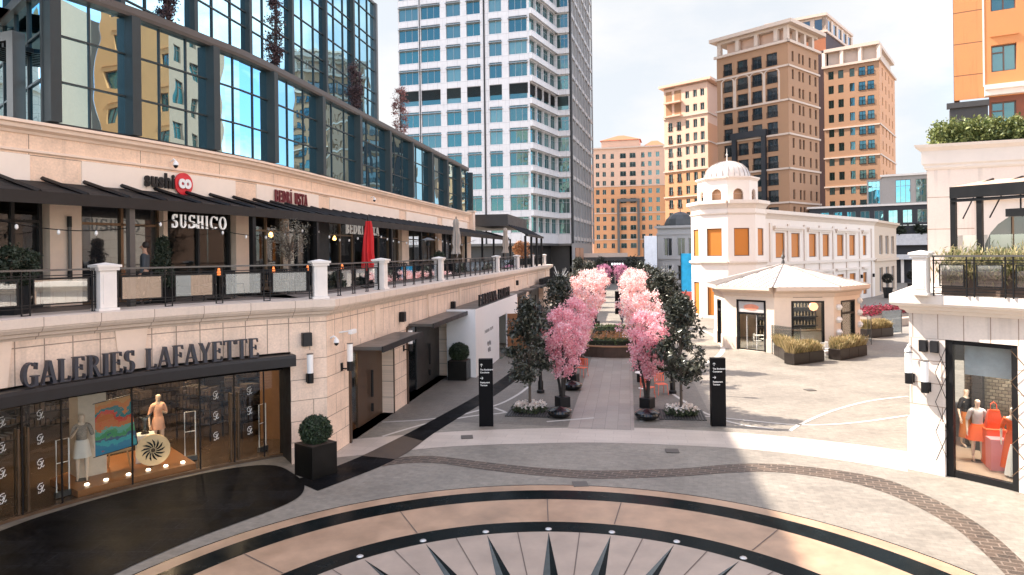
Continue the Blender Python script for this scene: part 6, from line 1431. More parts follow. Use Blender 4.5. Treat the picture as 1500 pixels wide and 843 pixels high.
spots = [(-3.85, 26.4, 0, 1.0, 'nearest dark evergreen tree of the left row'), (1.92, 26.6, 1, 1.0, 'nearest dark evergreen tree of the right row'), (-3.85, 37.2, 1, 1.1, 'second dark evergreen tree of the left row, against the white hoarding'), (1.92, 36.6, 0, 1.16, 'second dark evergreen tree of the right row'),
         (1.92, 46, 1, 1.12, 'third dark evergreen tree of the right row'), (1.92, 57, 0, 1.12, 'fourth dark evergreen tree of the right row'), (-3.85, 62, 0, 1.05, 'third dark evergreen tree of the left row, beyond the building end'), (1.92, 68, 1, 1.1, 'fifth dark evergreen tree of the right row'), (-3.85, 72, 1, 1.15, 'farthest dark evergreen tree of the left row'), (-6.2, 86, 1, 1.25, 'brownish evergreen tree at the foot of the office tower'), (1.5, 82, 0, 1.15, 'farthest dark evergreen tree of the right row')]
used = set()
for t_, s_, k, sc, lb in spots:
    if k not in used: o = DT[k]; used.add(k); o.location = (*A(t_, s_), 0); o.rotation_euler = (0, 0, s_)
    else: o = dup(DT[k], A(t_, s_), s_ * 1.7)
    o.scale = (sc,) * 3; o['label'] = lb
    if s_ < 60:
        lb2 = lb.split(',')[0].replace('dark evergreen ', 'dark '); grate(A(t_, s_), AROT, 'slatted grate under the ' + lb2); flower_bed(A(t_, s_), 'white flowers round the foot of the ' + lb2)
# pink blossom trees
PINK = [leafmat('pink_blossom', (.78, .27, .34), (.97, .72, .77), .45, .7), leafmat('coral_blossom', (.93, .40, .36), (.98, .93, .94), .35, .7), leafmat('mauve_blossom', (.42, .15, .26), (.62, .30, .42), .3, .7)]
def pink_tree(seed, k, H=3.85, R=1.05, zb=1.35, n=8600):
    rg = np.random.default_rng(seed); t_ = root('blossom_tree', 'x', 'tree', (0, 0, 0), 0, 'pink blossom trees in black pots')
    fn = lambda h: R * (.28 + 1.15 * h) * (1 if h < .6 else sqrt(max(.02, 1 - ((h - .6) / .42) ** 2)))
    c = envelope(rg, 105, fn, zb, H, .2)
    for q, (a, l_) in enumerate(((0.3, .33), (2.4, .3), (4.3, .26))):
        MB().tube([(.06 * cos(a), .06 * sin(a), .35), (.12 * cos(a), .12 * sin(a), .9), (l_ * cos(a), l_ * sin(a), 1.7), (l_ * 1.6 * cos(a), l_ * 1.6 * sin(a), 2.8)], [.06, .055, .045, .015], 7).build('trunk', DBARK, t_, smooth=True)
    branches(rg, 1.1, H, c, .018, DBARK, t_, 50); v, f = leaves(rg, np.concatenate([c, c[:60] + rg.normal(0, .12, (60, 3))]), .09, n, .043, .8); leafobj('crown', PINK[k], v, f, t_)
    MB().prism([(-.24, -.24), (.24, -.24), (.24, .24), (-.24, .24)], .0, .42).build('pot', BLACK, t_, bevel=.02)
    return t_
PT = [pink_tree(21, 0), pink_tree(22, 1, 4.1, 1.1), pink_tree(23, 2, 4.2, 1.1, 1.7, 7000)]
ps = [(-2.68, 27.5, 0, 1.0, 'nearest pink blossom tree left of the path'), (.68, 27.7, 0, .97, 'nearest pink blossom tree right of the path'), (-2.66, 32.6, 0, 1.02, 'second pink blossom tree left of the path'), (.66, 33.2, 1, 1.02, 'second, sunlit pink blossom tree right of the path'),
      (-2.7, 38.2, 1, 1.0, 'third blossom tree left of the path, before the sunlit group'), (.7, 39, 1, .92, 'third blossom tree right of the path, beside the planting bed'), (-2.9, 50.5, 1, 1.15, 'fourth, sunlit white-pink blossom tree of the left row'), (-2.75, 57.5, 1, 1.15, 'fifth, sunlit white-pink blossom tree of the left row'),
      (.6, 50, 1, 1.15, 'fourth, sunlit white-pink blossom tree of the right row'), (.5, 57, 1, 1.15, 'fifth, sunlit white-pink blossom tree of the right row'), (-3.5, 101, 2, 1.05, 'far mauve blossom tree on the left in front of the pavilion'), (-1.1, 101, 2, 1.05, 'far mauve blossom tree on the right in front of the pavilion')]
used = set()
for t_, s_, k, sc, lb in ps:
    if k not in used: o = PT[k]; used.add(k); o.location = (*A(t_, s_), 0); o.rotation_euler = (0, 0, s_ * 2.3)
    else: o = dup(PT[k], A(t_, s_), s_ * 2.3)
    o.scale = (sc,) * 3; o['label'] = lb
# black pebble seats
pb = root('pebble_seat', 'x', 'seat', (0, 0, 0), 0, 'black polished pebble seats')
MB().lathe([(.3, .02), (.42, .1), (.47, .2), (.44, .27), (.3, .34), (.14, .37), (.06, .40), (.001, .42)], n=32).build('stone', mat('polished_black', (.006, .007, .008), .12, spec=.5, var=.2), pb, smooth=True)
for i, (t_, s_, lb) in enumerate(((-2.62, 25.75, 'glossy black pebble seat nearest the camera, left of the path'), (.62, 25.75, 'glossy black pebble seat nearest the camera, right of the path'), (-2.58, 31.0, 'glossy black pebble seat behind the first pot, left of the path'), (.62, 36.4, 'glossy black pebble seat farther up, right of the path'))):
    o = pb if i == 0 else dup(pb, A(t_, s_)); o.location = (*A(t_, s_), .0); o['label'] = lb
# street lamps
lp = root('street_lamp', 'x', 'street lamp', (0, 0, 0), 0, 'black street lamps in the tree rows')
MB().lathe([(.17, 0), (.17, .12), (.12, .16), (.12, .5), (.08, .58), (.07, .9), (.05, 1.0), (.04, 3.3), (.06, 3.35)], n=12).build('pole', BLACK, lp, smooth=True)
MB().lathe([(.05, 3.35), (.12, 3.45), (.15, 3.8), (.05, 3.95), (.02, 4.1)], n=12).build('lantern', DARK, lp, smooth=True)
for i, (t_, s_, lb) in enumerate(((-3.9, 30.1, 'black street lamp between the first and second dark trees of the left row'), (1.85, 30.6, 'black street lamp between the first and second dark trees of the right row'), (-3.9, 55, 'black street lamp of the left row beyond the hoarding'), (1.85, 52, 'black street lamp of the right row near the third dark tree'), (-7.2, 92, 'black street lamp in front of the office tower base'), (2.5, 95, 'black street lamp at the far end of the avenue'))):
    o = lp if i == 0 else dup(lp, A(t_, s_)); o.location = (*A(t_, s_), 0); o['label'] = lb
# wayfinding pylons
def pylon(x, y, rz, label, h=2.42, txt=True):
    r_ = root('wayfinding_pylon', label, 'sign pylon', (x, y, 0), rz, 'black wayfinding pylons')
    MB().box(-.255, .255, -.12, .12, .0, h).build('slab', mat('pylon_black', (.004, .004, .005), .45, 0, spec=.1), r_, bevel=.008)
    MB().box(-.235, .235, -.1, .1, -.0, .06).build('foot', DARK, r_)
    if txt:
        wm = WHITEP
        g = MB()
        def arrow(cx, cz, d):
            P_ = [((0, -.055), (0, .055)), ((-.045, .01), (0, .055)), ((.045, .01), (0, .055))]
            for a, b in P_:
                if d: a, b = (a[1], -a[0]), (b[1], -b[0])
                g.tube([(cx + a[0], -.124, cz + a[1]), (cx + b[0], -.124, cz + b[1])], .008, 4)
        arrow(-.15, h - .22, 0); arrow(-.15, h - .68, 1); g.build('arrows', wm, r_)
        for k, (s, z) in enumerate((('The Boulevard', h - .40), ('Concierge', h - .50), ('Restaurant', h - .86), ('Terrace', h - .96))):
            text_mb(s, .078, .004, .0015, 1.0, 1.0, 'LEFT').build('lettering', wm, r_, loc=(-.2, -.123, z))
    return r_
pylon(-1.0, 24.65, .02, 'black wayfinding pylon on the left, in front of the hoarding')
pylon(7.25, 24.25, -.04, 'black wayfinding pylon on the right, its side catching the sun')
pylon(*A(-1.1, 69.5), AROT, 'plain dark pylon standing in the avenue behind the pedestrian', 2.3, False)
# planting bed at the end of the path
bd = root('planting_bed', 'raised round-fronted bed with hedges and orange flowers at the end of the path', 'planter', (*A(-1.0, 45), 0), AROT)
def rbed(w, l, f): return [(-w, l / 2)] + [(-w, -l / 2 + f)] + [(-w * cos(t), -l / 2 + f - f * sin(t)) for t in [pi * k / 12 for k in range(1, 12)]] + [(w, -l / 2 + f), (w, l / 2)]
MB().prism(rbed(1.75, 9, .8), 0, .62).build('wall', mat('corten_wall', (.07, .045, .035), .5, .3, var=.3), bd); MB().prism(rbed(1.79, 9.06, .8), .62, .68).build('rim', mat('wood_rim', (.32, .17, .09), .5), bd); MB().prism(rbed(1.5, 8.6, .7), .685, .70).build('soil', mat('soil', (.06, .04, .03), .95), bd)
HG = leafmat('box_leaf', (.03, .055, .015), (.13, .17, .06), .2)
for y0, y1, hh in ((-4.0, -3.3, .3), (1.2, 2.2, .35), (3.4, 4.2, .35)):
    c = np.stack([rng.uniform(-1.35, 1.35, 160), rng.uniform(y0, y1, 160), .7 + hh * rng.uniform(0, 1, 160)], 1); v, f = leaves(rng, c, .05, 4200, .045, .6); leafobj('hedge', HG, v, f, bd); MB().box(-1.35, 1.35, y0, y1, .69, .69 + hh * .8).build('hedge_core', mat('hedge_core', (.015, .02, .01), .95), bd)
c = np.stack([rng.uniform(-1.2, 1.2, 200), rng.uniform(-3.0, 1, 200), rng.uniform(.74, .9, 200)], 1); v, f = leaves(rng, c, .08, 2600, .05, .6); leafobj('flowers', leafmat('orange_flower', (.25, .2, .08), (.6, .25, .12), .3), v, f, bd)
g = MB()
for x in (-1.1, -.3, .5, 1.3): g.tube([(x, -3.0, .7), (x - .1, -3.0, 1.05), (x - .1, .8, 1.05), (x, .8, .7)], .02, 5)
g.build('rails', DGREY, bd)
# boxwoods
BXL = leafmat('boxwood_leaf', (.010, .022, .010), (.055, .085, .04), .1, .4)
def boxwood(x, y, rz, s, ph, label):
    r_ = root('boxwood_planter', label, 'planter', (x, y, 0), rz, 'clipped boxwoods in black square pots')
    MB().box(-s / 2, s / 2, -s / 2, s / 2, 0, ph).build('pot', mat('black_pot', (.006, .006, .006), .35, 0, var=.3, spec=.3), r_, bevel=.012)
    MB().box(-s / 2 + .04, s / 2 - .04, -s / 2 + .04, s / 2 - .04, ph - .03, ph + .005).build('soil', mat('soil', (.06, .04, .03), .95), r_)
    R_ = s * .53; rg = np.random.default_rng(int(s * 1000)); d = rg.normal(0, 1, (900, 3)); d /= np.linalg.norm(d, axis=1)[:, None]; c = d * R_ * rg.uniform(.86, 1.0, (900, 1)) * np.array([1, 1, .92]) + np.array([0, 0, ph + R_ * .78])
    v, f = leaves(rg, c, .02, 11000, .026, .6); b = leafobj('foliage', BXL, v, f, r_)
    MB().lathe([(.01, -R_ * .84), (R_ * .5, -R_ * .75), (R_ * .88, 0), (R_ * .5, R_ * .75), (.01, R_ * .84)], (0, 0, ph + R_ * .78), 16).build('inner_growth', mat('hedge_core', (.015, .02, .01), .95), r_); return r_
boxwood(-5.66, 19.45, WROT - .5, .84, .9, 'round clipped boxwood in a black pot at the corner pier of the large entrance')
boxwood(*A(-8.35, 33.05), WROT, .95, .95, 'round clipped boxwood in a black pot beside the white hoarding')

# ================================================================== WALL FITTINGS
def sconce(x, y, z, rz, label):
    r_ = root('wall_sconce', label, 'wall lamp', (x, y, z), rz, 'cylinder sconces with frosted tops')
    MB().box(-.06, .06, -.04, 0, -.05, .2).tube([(0, -.04, .02), (0, -.3, .02)], .025, 6).build('bracket', BLACK, r_); MB().tube([(0, -.3, -.04), (0, -.3, .26)], .1, 16).build('cup', BLACK, r_, smooth=True)
    MB().tube([(0, -.3, .26), (0, -.3, .82)], .095, 16).build('frosted_tube', LAMPG, r_, smooth=True); MB().tube([(0, -.3, .82), (0, -.3, .84)], .1, 16).build('cap', GREYF, r_); return r_
def speaker(x, y, z, rz, label, grp='black box speakers on the facade'):
    r_ = root('box_speaker', label, 'speaker', (x, y, z), rz, grp); MB().box(-.14, .14, -.22, -.02, 0, .4).build('cabinet', BLACK, r_, bevel=.01); MB().box(-.12, .12, -.235, -.221, .02, .38).build('grille', DARK, r_); MB().box(-.04, .04, -.02, .02, .12, .28).build('bracket', BLACK, r_)
def wq(deg, R=13.25): x, y = P(R, deg); return x, y, radians(deg) - pi / 2
x, y, r = wq(120.6); sconce(x, y, 2.45, r, 'cylinder sconce on the corner pier, left of the security cameras')
x, y = A(-9.15, 20.75); sconce(x, y, 2.55, WROT, 'cylinder sconce just left of the brown doorway')
x, y = A(-9.15, 26.9); sconce(x, y, 2.3, WROT, 'cylinder sconce between the brown and the dark grey doorways'); x, y = A(-9.15, 35.0); sconce(x, y, 2.4, WROT, 'cylinder sconce partly behind the white hoarding')
x, y = A(-9.15, 47.6); sconce(x, y, 2.4, WROT, 'cylinder sconce right of the white hoarding')
x, y, r = wq(120.8); speaker(x, y, 3.5, r, 'black box speaker on the corner pier above the sconce')
for s_, z, lb in ((26.5, 3.5, 'black box speaker between the brown and the dark grey doorways'), (34.6, 3.35, 'black box speaker above the left end of the hoarding'), (47.4, 3.3, 'black box speaker right of the hoarding letters'), (55.5, 3.6, 'black box speaker between the far slab canopies')): x, y = A(-9.15, s_); speaker(x, y, z, WROT, lb)
def camera_dome(x, y, z, rz, label):
    r_ = root('security_camera', label, 'camera', (x, y, z), rz, 'white security cameras'); MB().tube([(0, 0, .1), (0, -.12, .16), (0, -.2, .1)], .03, 8).build('arm', WHITEP, r_); MB().lathe([(.03, .1), (.08, .04), (.09, -.04)], (0, -.2, 0), 14).build('housing', WHITEP, r_, smooth=True); MB().lathe([(.075, -.04), (.06, -.1), (.01, -.14)], (0, -.2, 0), 14).build('lens_dome', BLACK, r_, smooth=True)
x, y = A(-9.15, 19.95); camera_dome(x, y, 3.55, WROT, 'white dome security camera on the corner pier')
r_ = root('bullet_camera', 'white bullet security camera on a long arm left of the brown doorway', 'camera', (*A(-9.15, 20.7), 3.7), WROT); MB().tube([(-.1, 0, .05), (.05, -.3, .08)], .025, 8).build('arm', WHITEP, r_); MB().box(-.05, .35, -.42, -.28, -.02, .12).build('housing', WHITEP, r_, bevel=.02)
for d, z, lb in ((14.3, 9.25, 'small white camera on the band above the round sushico sign'), (30.2, 9.3, 'small white camera on the band above the red parasol')):
    q, a = pat(UP, d, .05); camera_dome(q[0], q[1], z, a, lb)
x, y, r = P(14.55, 42.5)[0], P(14.55, 42.5)[1], radians(42.5) - pi / 2 + pi
for a, z, f_, lb in ((42.9, 2.5, sconce, 'cylinder sconce on the outer corner of the right building'), (41.3, 2.3, sconce, 'cylinder sconce on the right building nearer the fashion window')):
    x, y = P(14.6, a); f_(x, y, z, radians(a) + pi / 2 + pi, lb)
for a, lb in ((41.7, 'left of two black box speakers on the right corner building'), (40.6, 'right of two black box speakers on the right corner building')): x, y = P(14.6, a); speaker(x, y, 3.35, radians(a) + pi / 2 + pi, lb); bpy.data.objects['box_speaker.%03d' % (5 if a > 41 else 6)].scale = (.7, .7, .8)
x, y = P(14.6, 43.1); camera_dome(x, y, 3.35, radians(43) + pi / 2 + pi, 'white dome security camera at the outer corner of the right building')

# ================================================================== TERRACE THINGS
def parasol(x, y, z, m, H, lb, kind):
    r_ = root('closed_parasol', lb, 'parasol', (x, y, z), 0, 'closed terrace parasols')
    MB().tube([(0, 0, .05), (0, 0, H)], .03, 8).build('pole', BROWN, r_); MB().lathe([(.35, 0), (.35, .06), (.06, .08)], n=16).build('foot', DARK, r_)
    g = MB(); n = 40; prof = [(.10, H - .1), (.13, H - .35), (.17, H - .8), (.2, H - 1.4), (.23, H - 1.9), (.27, H - 2.15)] if kind else [(.05, H + .02), (.12, H - .05), (.17, H - .3), (.14, H - .5), (.2, H - 1.0), (.23, H - 1.5), (.17, H - 1.75), (.26, H - 2.2)]
    for r, zz in prof:
        for j in range(n):
            a = 2 * pi * j / n; q = r * (1 + .28 * sin(a * 8 + zz * .8) + .07 * sin(a * 3 + zz * 4)); g.v.append((q * cos(a) + .02 * sin(zz * 3), q * sin(a), zz))
    for k in range(len(prof) - 1):
        for j in range(n): a, b = k * n + j, k * n + (j + 1) % n; g.f.append((a, b, b + n, a + n)); g.m.append(0); g.uv.append([(0, 0)] * 4)
    g.f.append(tuple(range(n))); g.m.append(0); g.uv.append([(0, 0)] * n); g.build('canopy', m, r_, smooth=True)
    MB().lathe([(.05, H - .1), (.04, H + .06), (.01, H + .16)], n=8).build('finial', BLACK, r_)
x, y = A(-10.6, 26.9); parasol(x, y, 4.87, mat('red_fabric', (.55, .012, .015), .7, var=.1), 2.85, 'closed bright red parasol on the left terrace', 1)
x, y = A(-10.6, 41.6); parasol(x, y, 4.87, mat('beige_fabric', (.42, .37, .32), .8, var=.12), 3.55, 'nearest closed beige parasol on the left terrace', 0)
x, y = A(-10.6, 59.0); parasol(x, y, 4.87, mat('beige_fabric2', (.42, .36, .30), .8, var=.12), 3.6, 'farther closed beige parasol on the left terrace', 0)
r_ = root('patio_heater', 'black mushroom patio heater between the red and beige parasols', 'patio heater', (*pat(UP, 31.2, 3)[0], 4.87)); MB().tube([(0, 0, 0), (0, 0, 2.0)], .03, 8).build('pole', BLACK, r_); MB().lathe([(.001, 2.3), (.15, 2.27), (.42, 2.15), (.42, 2.13), (.05, 2.16)], n=20).build('hood', GREYF, r_, smooth=True); MB().lathe([(.12, 1.85), (.1, 2.1)], n=12).build('burner', BLACK, r_); MB().lathe([(.2, 0), (.2, .5), (.05, .55)], n=12).build('base', BLACK, r_)
# olive tree
ov = root('olive_tree', 'small bare-looking olive tree on the terrace left of the red parasol', 'tree', (*pat(UP, 17.0, 2.5)[0], 4.87)); rg = np.random.default_rng(3)
MB().tube([(0, 0, 0), (.02, 0, .7), (-.02, .02, 1.2)], [.05, .04, .03], 7).build('trunk', BARK, ov); c = envelope(rg, 90, lambda h: .62 * sqrt(max(.05, 1 - (2 * h - 1) ** 2)) + .1, 1.3, 2.55, .3); branches(rg, .95, 1.8, c, .018, BARK, ov, 46); v, f = leaves(rg, c, .08, 1700, .035, .35); leafobj('crown', leafmat('olive_leaf', (.12, .11, .08), (.3, .28, .22), .2), v, f, ov)
def terrace_bush(x, y, R_, H_, lb, conical=False, seed=1, pot=.45):
    r_ = root('potted_bush', lb, 'potted plant', (x, y, 4.87), 0, 'potted bushes on the restaurant terrace'); rg = np.random.default_rng(seed)
    MB().prism([(-.25, -.25), (.25, -.25), (.25, .25), (-.25, .25)], 0, pot).build('pot', BLACK, r_); fn = (lambda h: R_ * (1 - h * .8)) if conical else (lambda h: R_ * sqrt(max(.05, 1 - (2 * h - 1) ** 2)))
    c = envelope(rg, 120, fn, pot, H_, .3); v, f = leaves(rg, c, .05, 4200, .045, .5); leafobj('foliage', leafmat('bush_leaf', (.015, .025, .012), (.06, .08, .05)), v, f, r_); MB().tube([(0, 0, pot), (0, 0, H_ * .8)], .03, 6).build('stem', BARK, r_)
q, _ = pat(UP, 12.95, 1.2); terrace_bush(q[0], q[1], .42, 1.9, 'conical potted bush right of the man in the grey jacket', True, 2)
q, _ = pat(UP, 8.6, 1.6); terrace_bush(q[0], q[1], .6, 1.6, 'rounded potted bush at the left end of the terrace', False, 3, .7)
q, _ = pat(UP, 35.5, 2.4); terrace_bush(q[0], q[1], .4, 1.5, 'dark potted bush near the beige parasol', False, 4)
at_ = root('autumn_tree', 'small orange-leaved tree at the far end of the terrace', 'tree', (*A(-11.5, 74), 4.87)); rg = np.random.default_rng(8); c = envelope(rg, 60, lambda h: 1.1 * sqrt(max(.05, 1 - (2 * h - 1) ** 2)), .8, 2.6, .3); v, f = leaves(rg, c, .15, 2200, .09, .6); leafobj('crown', leafmat('autumn_leaf', (.35, .14, .05), (.6, .32, .15)), v, f, at_); MB().tube([(0, 0, 0), (0, 0, 1.8)], .05, 6).build('trunk', BARK, at_)
pv = root('terrace_pavilion', 'dark grey box pavilion with ribbed canopy at the far end of the terrace', 'pavilion', (*A(-12.4, 68), 4.87), WROT)
MB().box(-6, 6, -1.5, 3.5, 3.9, 5.0).build('roof_box', DGREY, pv); g = MB()
for k in range(9): g.tube([(-5.6 + k * 1.4, -1.5, 4.0), (-5.6 + k * 1.4, -3.2, 3.1)], .07, 4)
g.build('rib', BLACK, pv, each=True); MB().box(-6, 6, -3.35, -3.1, 2.95, 3.15).build('edge_beam', BLACK, pv)
for k in (-5.9, -2, 2, 5.9): MB().box(k - .1, k + .1, -3.2, -3.0, 0, 2.95).build('post', BLACK, pv)
# string lights
for i, (d0, d1) in enumerate(((7.2, 12.9), (13.1, 19.3), (19.5, 25.5), (25.7, 36.4), (36.6, 48.4))):
    q, a = pat(UP, (d0 + d1) / 2, 1.8); r_ = root('string_light', 'string of small white bulbs under the canopy, %s' % ('left of the man', 'from the man to the SUSHICO letters', 'above the olive tree', 'across the red parasol', 'near the beige parasol')[i], 'string light', (*q, 7.1), 0, 'string lights under the terrace canopy')
    n = 24; pts = []
    for k in range(n + 1): (x, y), _ = pat(UPc, d0 + (d1 - d0) * k / n, 1.8 if k % n else 1.9); pts.append((x, y, 7.35 - .42 * sin(pi * k / n)))
    MB().tube(pts, .012, 4).build('cord', BLACK, r_, world=True)
    nb = int((d1 - d0) / .9)
    for k in range(nb): j = (k + .5) / nb * n; p = pts[int(j)]; MB().lathe([(.01, -.13), (.04, -.09), (.035, -.03), (.01, 0)], p, 8).build('bulb', LAMPG, r_, world=True)
# terrace tables and chairs with small red lamps
k = 0
for d, w, lamp in ((14.4, 1.9, 1), (16.6, 2.2, 1), (18.8, 2.0, 1), (20.9, 2.4, 1), (24.2, 2.4, 0), (28.5, 2.3, 0)):
    q, a = pat(UP, d, w); t_ = root('terrace_table', 'dark square dining table on the terrace', 'table', (*q, 4.87), a, 'dark dining tables on the terrace')
    MB().box(-.38, .38, -.38, .38, .72, .76).build('tabletop', DARK, t_); MB().box(-.04, .04, -.04, .04, .03, .72).box(-.25, .25, -.25, .25, 0, .03).build('pedestal', BLACK, t_)
    if lamp:
        l_ = root('table_lamp', 'small orange glowing lamp on a dark terrace table', 'lamp', (*q, 5.632), 0, 'small orange table lamps on the terrace'); MB().lathe([(.05, 0), (.06, .1), (.03, .2), (.03, .22)], n=10).build('glow', mat('ember', (.9, .2, .06), .4, emit=(1, .25, .05), es=.35), l_)
    for s_ in (-1, 1):
        (x, y), a2 = pat(UP, d + s_ * .62, w); c_ = chair('dining_chair', DARK, 'dark dining chair at a terrace table', x, y, a2 - s_ * pi / 2 + pi, grp='dark dining chairs on the terrace'); c_.location.z = 4.87
for nm_, f_ in (('terrace_table', '%s dark square dining table, counted from the left, on the restaurant terrace'), ('dining_chair', '%s dark dining chair, counted from the left, on the restaurant terrace'), ('pendant_lamp', '%s amber pendant lamp, counted from the left, behind the restaurant glass'), ('table_lamp', '%s small orange lamp, counted from the left, on the terrace tables')):
    ordinals([o for o in bpy.data.objects if o.name.split('.')[0] == nm_ and o.type == 'EMPTY'], f_)
ordinals([o for o in bpy.data.objects if o.name.split('.')[0] == 'wall_lamp'], '%s small black box lamp, counted from the left, on the white wing wall')
ordinals([o for o in bpy.data.objects if o.name.split('.')[0] == 'kiosk_pendant'], '%s round coral pendant lamp seen through the kiosk windows')
# ---- man on the terrace
SK = mat('skin', (.45, .27, .19), .6, var=.03); q, a = pat(UP, 12.25, 1.35)
mn = root('person', 'man in a dark grey jacket standing on the terrace behind the railing, facing left', 'person', (*q, 4.87), a - radians(140))
V_, J = figure(mn, SK, 1.78, .1); GJ = mat('grey_jacket', (.045, .055, .065), .8); TR = mat('dark_trousers', (.02, .02, .025), .8)
garment('jacket', GJ, mn, V_, J, [('pel', None), ('wst', 'pel'), ('chs', 'wst'), ('sho', 'chs'), ('Ls', 'sho'), ('Le', 'Ls'), ('Lw', 'Le'), ('Rs', 'sho'), ('Re', 'Rs'), ('Rw', 'Re')], [(.18, .14), (.165, .13), (.19, .14), (.12, .09), .075, .055, .042, .075, .055, .042])
garment('trousers', TR, mn, V_, J, [('pel', None), ('Lp', 'pel'), ('Lk', 'Lp'), ('La', 'Lk'), ('Rp', 'pel'), ('Rk', 'Rp'), ('Ra', 'Rk')], [(.175, .13), .115, .082, .062, .115, .082, .062])
def shoes(r_, V_, J):
    for s in 'LR': skin('shoe', TR, [V_[J[s + 'a']], V_[J[s + 'b']], V_[J[s + 'o']]], [(0, 1), (1, 2)], [.048, (.05, .036), (.044, .028)], r_)
shoes(mn, V_, J)
def hair(parent, m, H=1.78, back=.03, x=0): k = H / 1.78; MB().lathe([(.001, .115), (.05, .105), (.085, .06), (.098, 0), (.09, -.05), (.07, -.07)], (x, back, 1.70 * k), 18).build('hair', m, parent, smooth=True)
def facef(parent, skin_m, H=1.78):
    k = H / 1.78; g = MB().tube([(0, -.098, 1.675 * k), (0, -.122, 1.64 * k), (0, -.1, 1.625 * k)], [.009, .015, .008], 6); g.build('nose', skin_m, parent)
    e = MB()
    for s in (-1, 1): e.lathe([(.001, .008), (.012, 0), (.001, -.008)], (s * .032, -.093, 1.675 * k), 8)
    e.tube([(-.025, -.094, 1.60 * k), (.025, -.094, 1.60 * k)], .005, 5); e.build('eyes_and_mouth', mat('dark_feature', (.06, .03, .025), .6), parent)
HR = mat('dark_hair', (.015, .01, .008), .7); hair(mn, HR); facef(mn, SK)
# ---- pedestrian on the avenue
pd = root('person', 'pedestrian in dark navy clothes walking on the sunlit avenue near the dark pylon', 'person', (9.3, 58.2, 0), 2.6)
V_, J = figure(pd, SK, 1.74, .24, larm=((-.26, .12, 1.14), (-.22, .02, .93)), rarm=((.26, -.08, 1.14), (.22, -.22, .96))); NV = mat('navy_cloth', (.02, .025, .04), .8)
garment('jacket', NV, pd, V_, J, [('pel', None), ('wst', 'pel'), ('chs', 'wst'), ('sho', 'chs'), ('Ls', 'sho'), ('Le', 'Ls'), ('Lw', 'Le'), ('Rs', 'sho'), ('Re', 'Rs'), ('Rw', 'Re')], [(.18, .14), (.165, .13), (.19, .14), (.12, .09), .075, .055, .042, .075, .055, .042])
garment('trousers', NV, pd, V_, J, [('pel', None), ('Lp', 'pel'), ('Lk', 'Lp'), ('La', 'Lk'), ('Rp', 'pel'), ('Rk', 'Rp'), ('Ra', 'Rk')], [(.175, .13), .115, .082, .062, .115, .082, .062]); hair(pd, HR, 1.74); facef(pd, SK, 1.74); shoes(pd, V_, J)

# ================================================================== SHOP DISPLAYS
MN = mat('mannequin_cream', (.72, .58, .46), .45, var=.02)
def faceto(x, y): return atan2(-y, -x) + pi / 2                      # turn local -y towards the camera side
# left window platform, mannequins, painting
pf = root('display_platform', 'low orange-brown display platform with round floor lights in the large entrance window', 'platform', (*P(15.2, 138), 0))
MB().prism(arc(14.5, 144.6, 132.6, 2) + [P(17.4, 132.6), P(17.2, 139), P(16.2, 144.6)], .03, .2).build('deck', mat('platform_wood', (.30, .13, .05), .35, var=.15), pf, world=True)
for k, a in enumerate((143.2, 141.4, 139.2, 137.2, 135.4, 133.6)): x, y = P(14.85, a); MB().lathe([(.001, .23), (.05, .23), (.06, .2)], (x, y, 0), 12).build('floor_light', mat('warm_white_glow', (1, .9, .75), .4, emit=(1, .85, .65), es=3), pf, world=True)
def mannequin(x, y, z, rz, label, top, bottom, H=1.8, kind='skirt', larm=None, rarm=None, name='mannequin', z0=.5, r0=.24):
    r_ = root(name, label, 'mannequin', (x, y, z), rz, 'shop window mannequins'); V_, J = figure(r_, MN, H, .06, larm, rarm, heel=.05)
    if top: garment('top', top, r_, V_, J, [('pel', None), ('wst', 'pel'), ('chs', 'wst'), ('sho', 'chs'), ('Ls', 'sho'), ('Le', 'Ls'), ('Rs', 'sho'), ('Re', 'Rs')], [(.165, .125), (.13, .11), (.165, .125), (.11, .085), .068, .055, .068, .055])
    if bottom: skirt(r_, bottom, 1.06 * H / 1.78, z0, .135, r0)
    MB().lathe([(.001, .012), (.16, .012), (.17, 0)], n=20).build('stand', GREYF, r_); return r_
TW = bricks('tweed', (.3, .26, .22), (.14, .13, .12), (.4, .35, .3), .03, .02, 'xz', .003, .9); WS = mat('white_cloth', (.75, .7, .64), .8, var=.03); PS = mat('blush_cloth', (.72, .42, .30), .8); ORG = mat('orange_cloth', (.85, .12, .02), .7, var=.06)
x, y = -11.75, 18.55; mannequin(x, y, .2, faceto(x, y), 'mannequin in grey tweed top and white skirt left of the colourful painting', TW, WS, 1.84, z0=.62, r0=.2, larm=((-.24, -.02, 1.13), (-.15, -.16, 1.3)))
x, y = -11.0, 21.1; mannequin(x, y, .2, faceto(x, y) + .4, 'mannequin in blush pink jacket and shorts right of the round wheel', PS, PS, 1.84, z0=.72, r0=.19, rarm=((.24, -.02, 1.13), (.1, -.18, 1.2)))
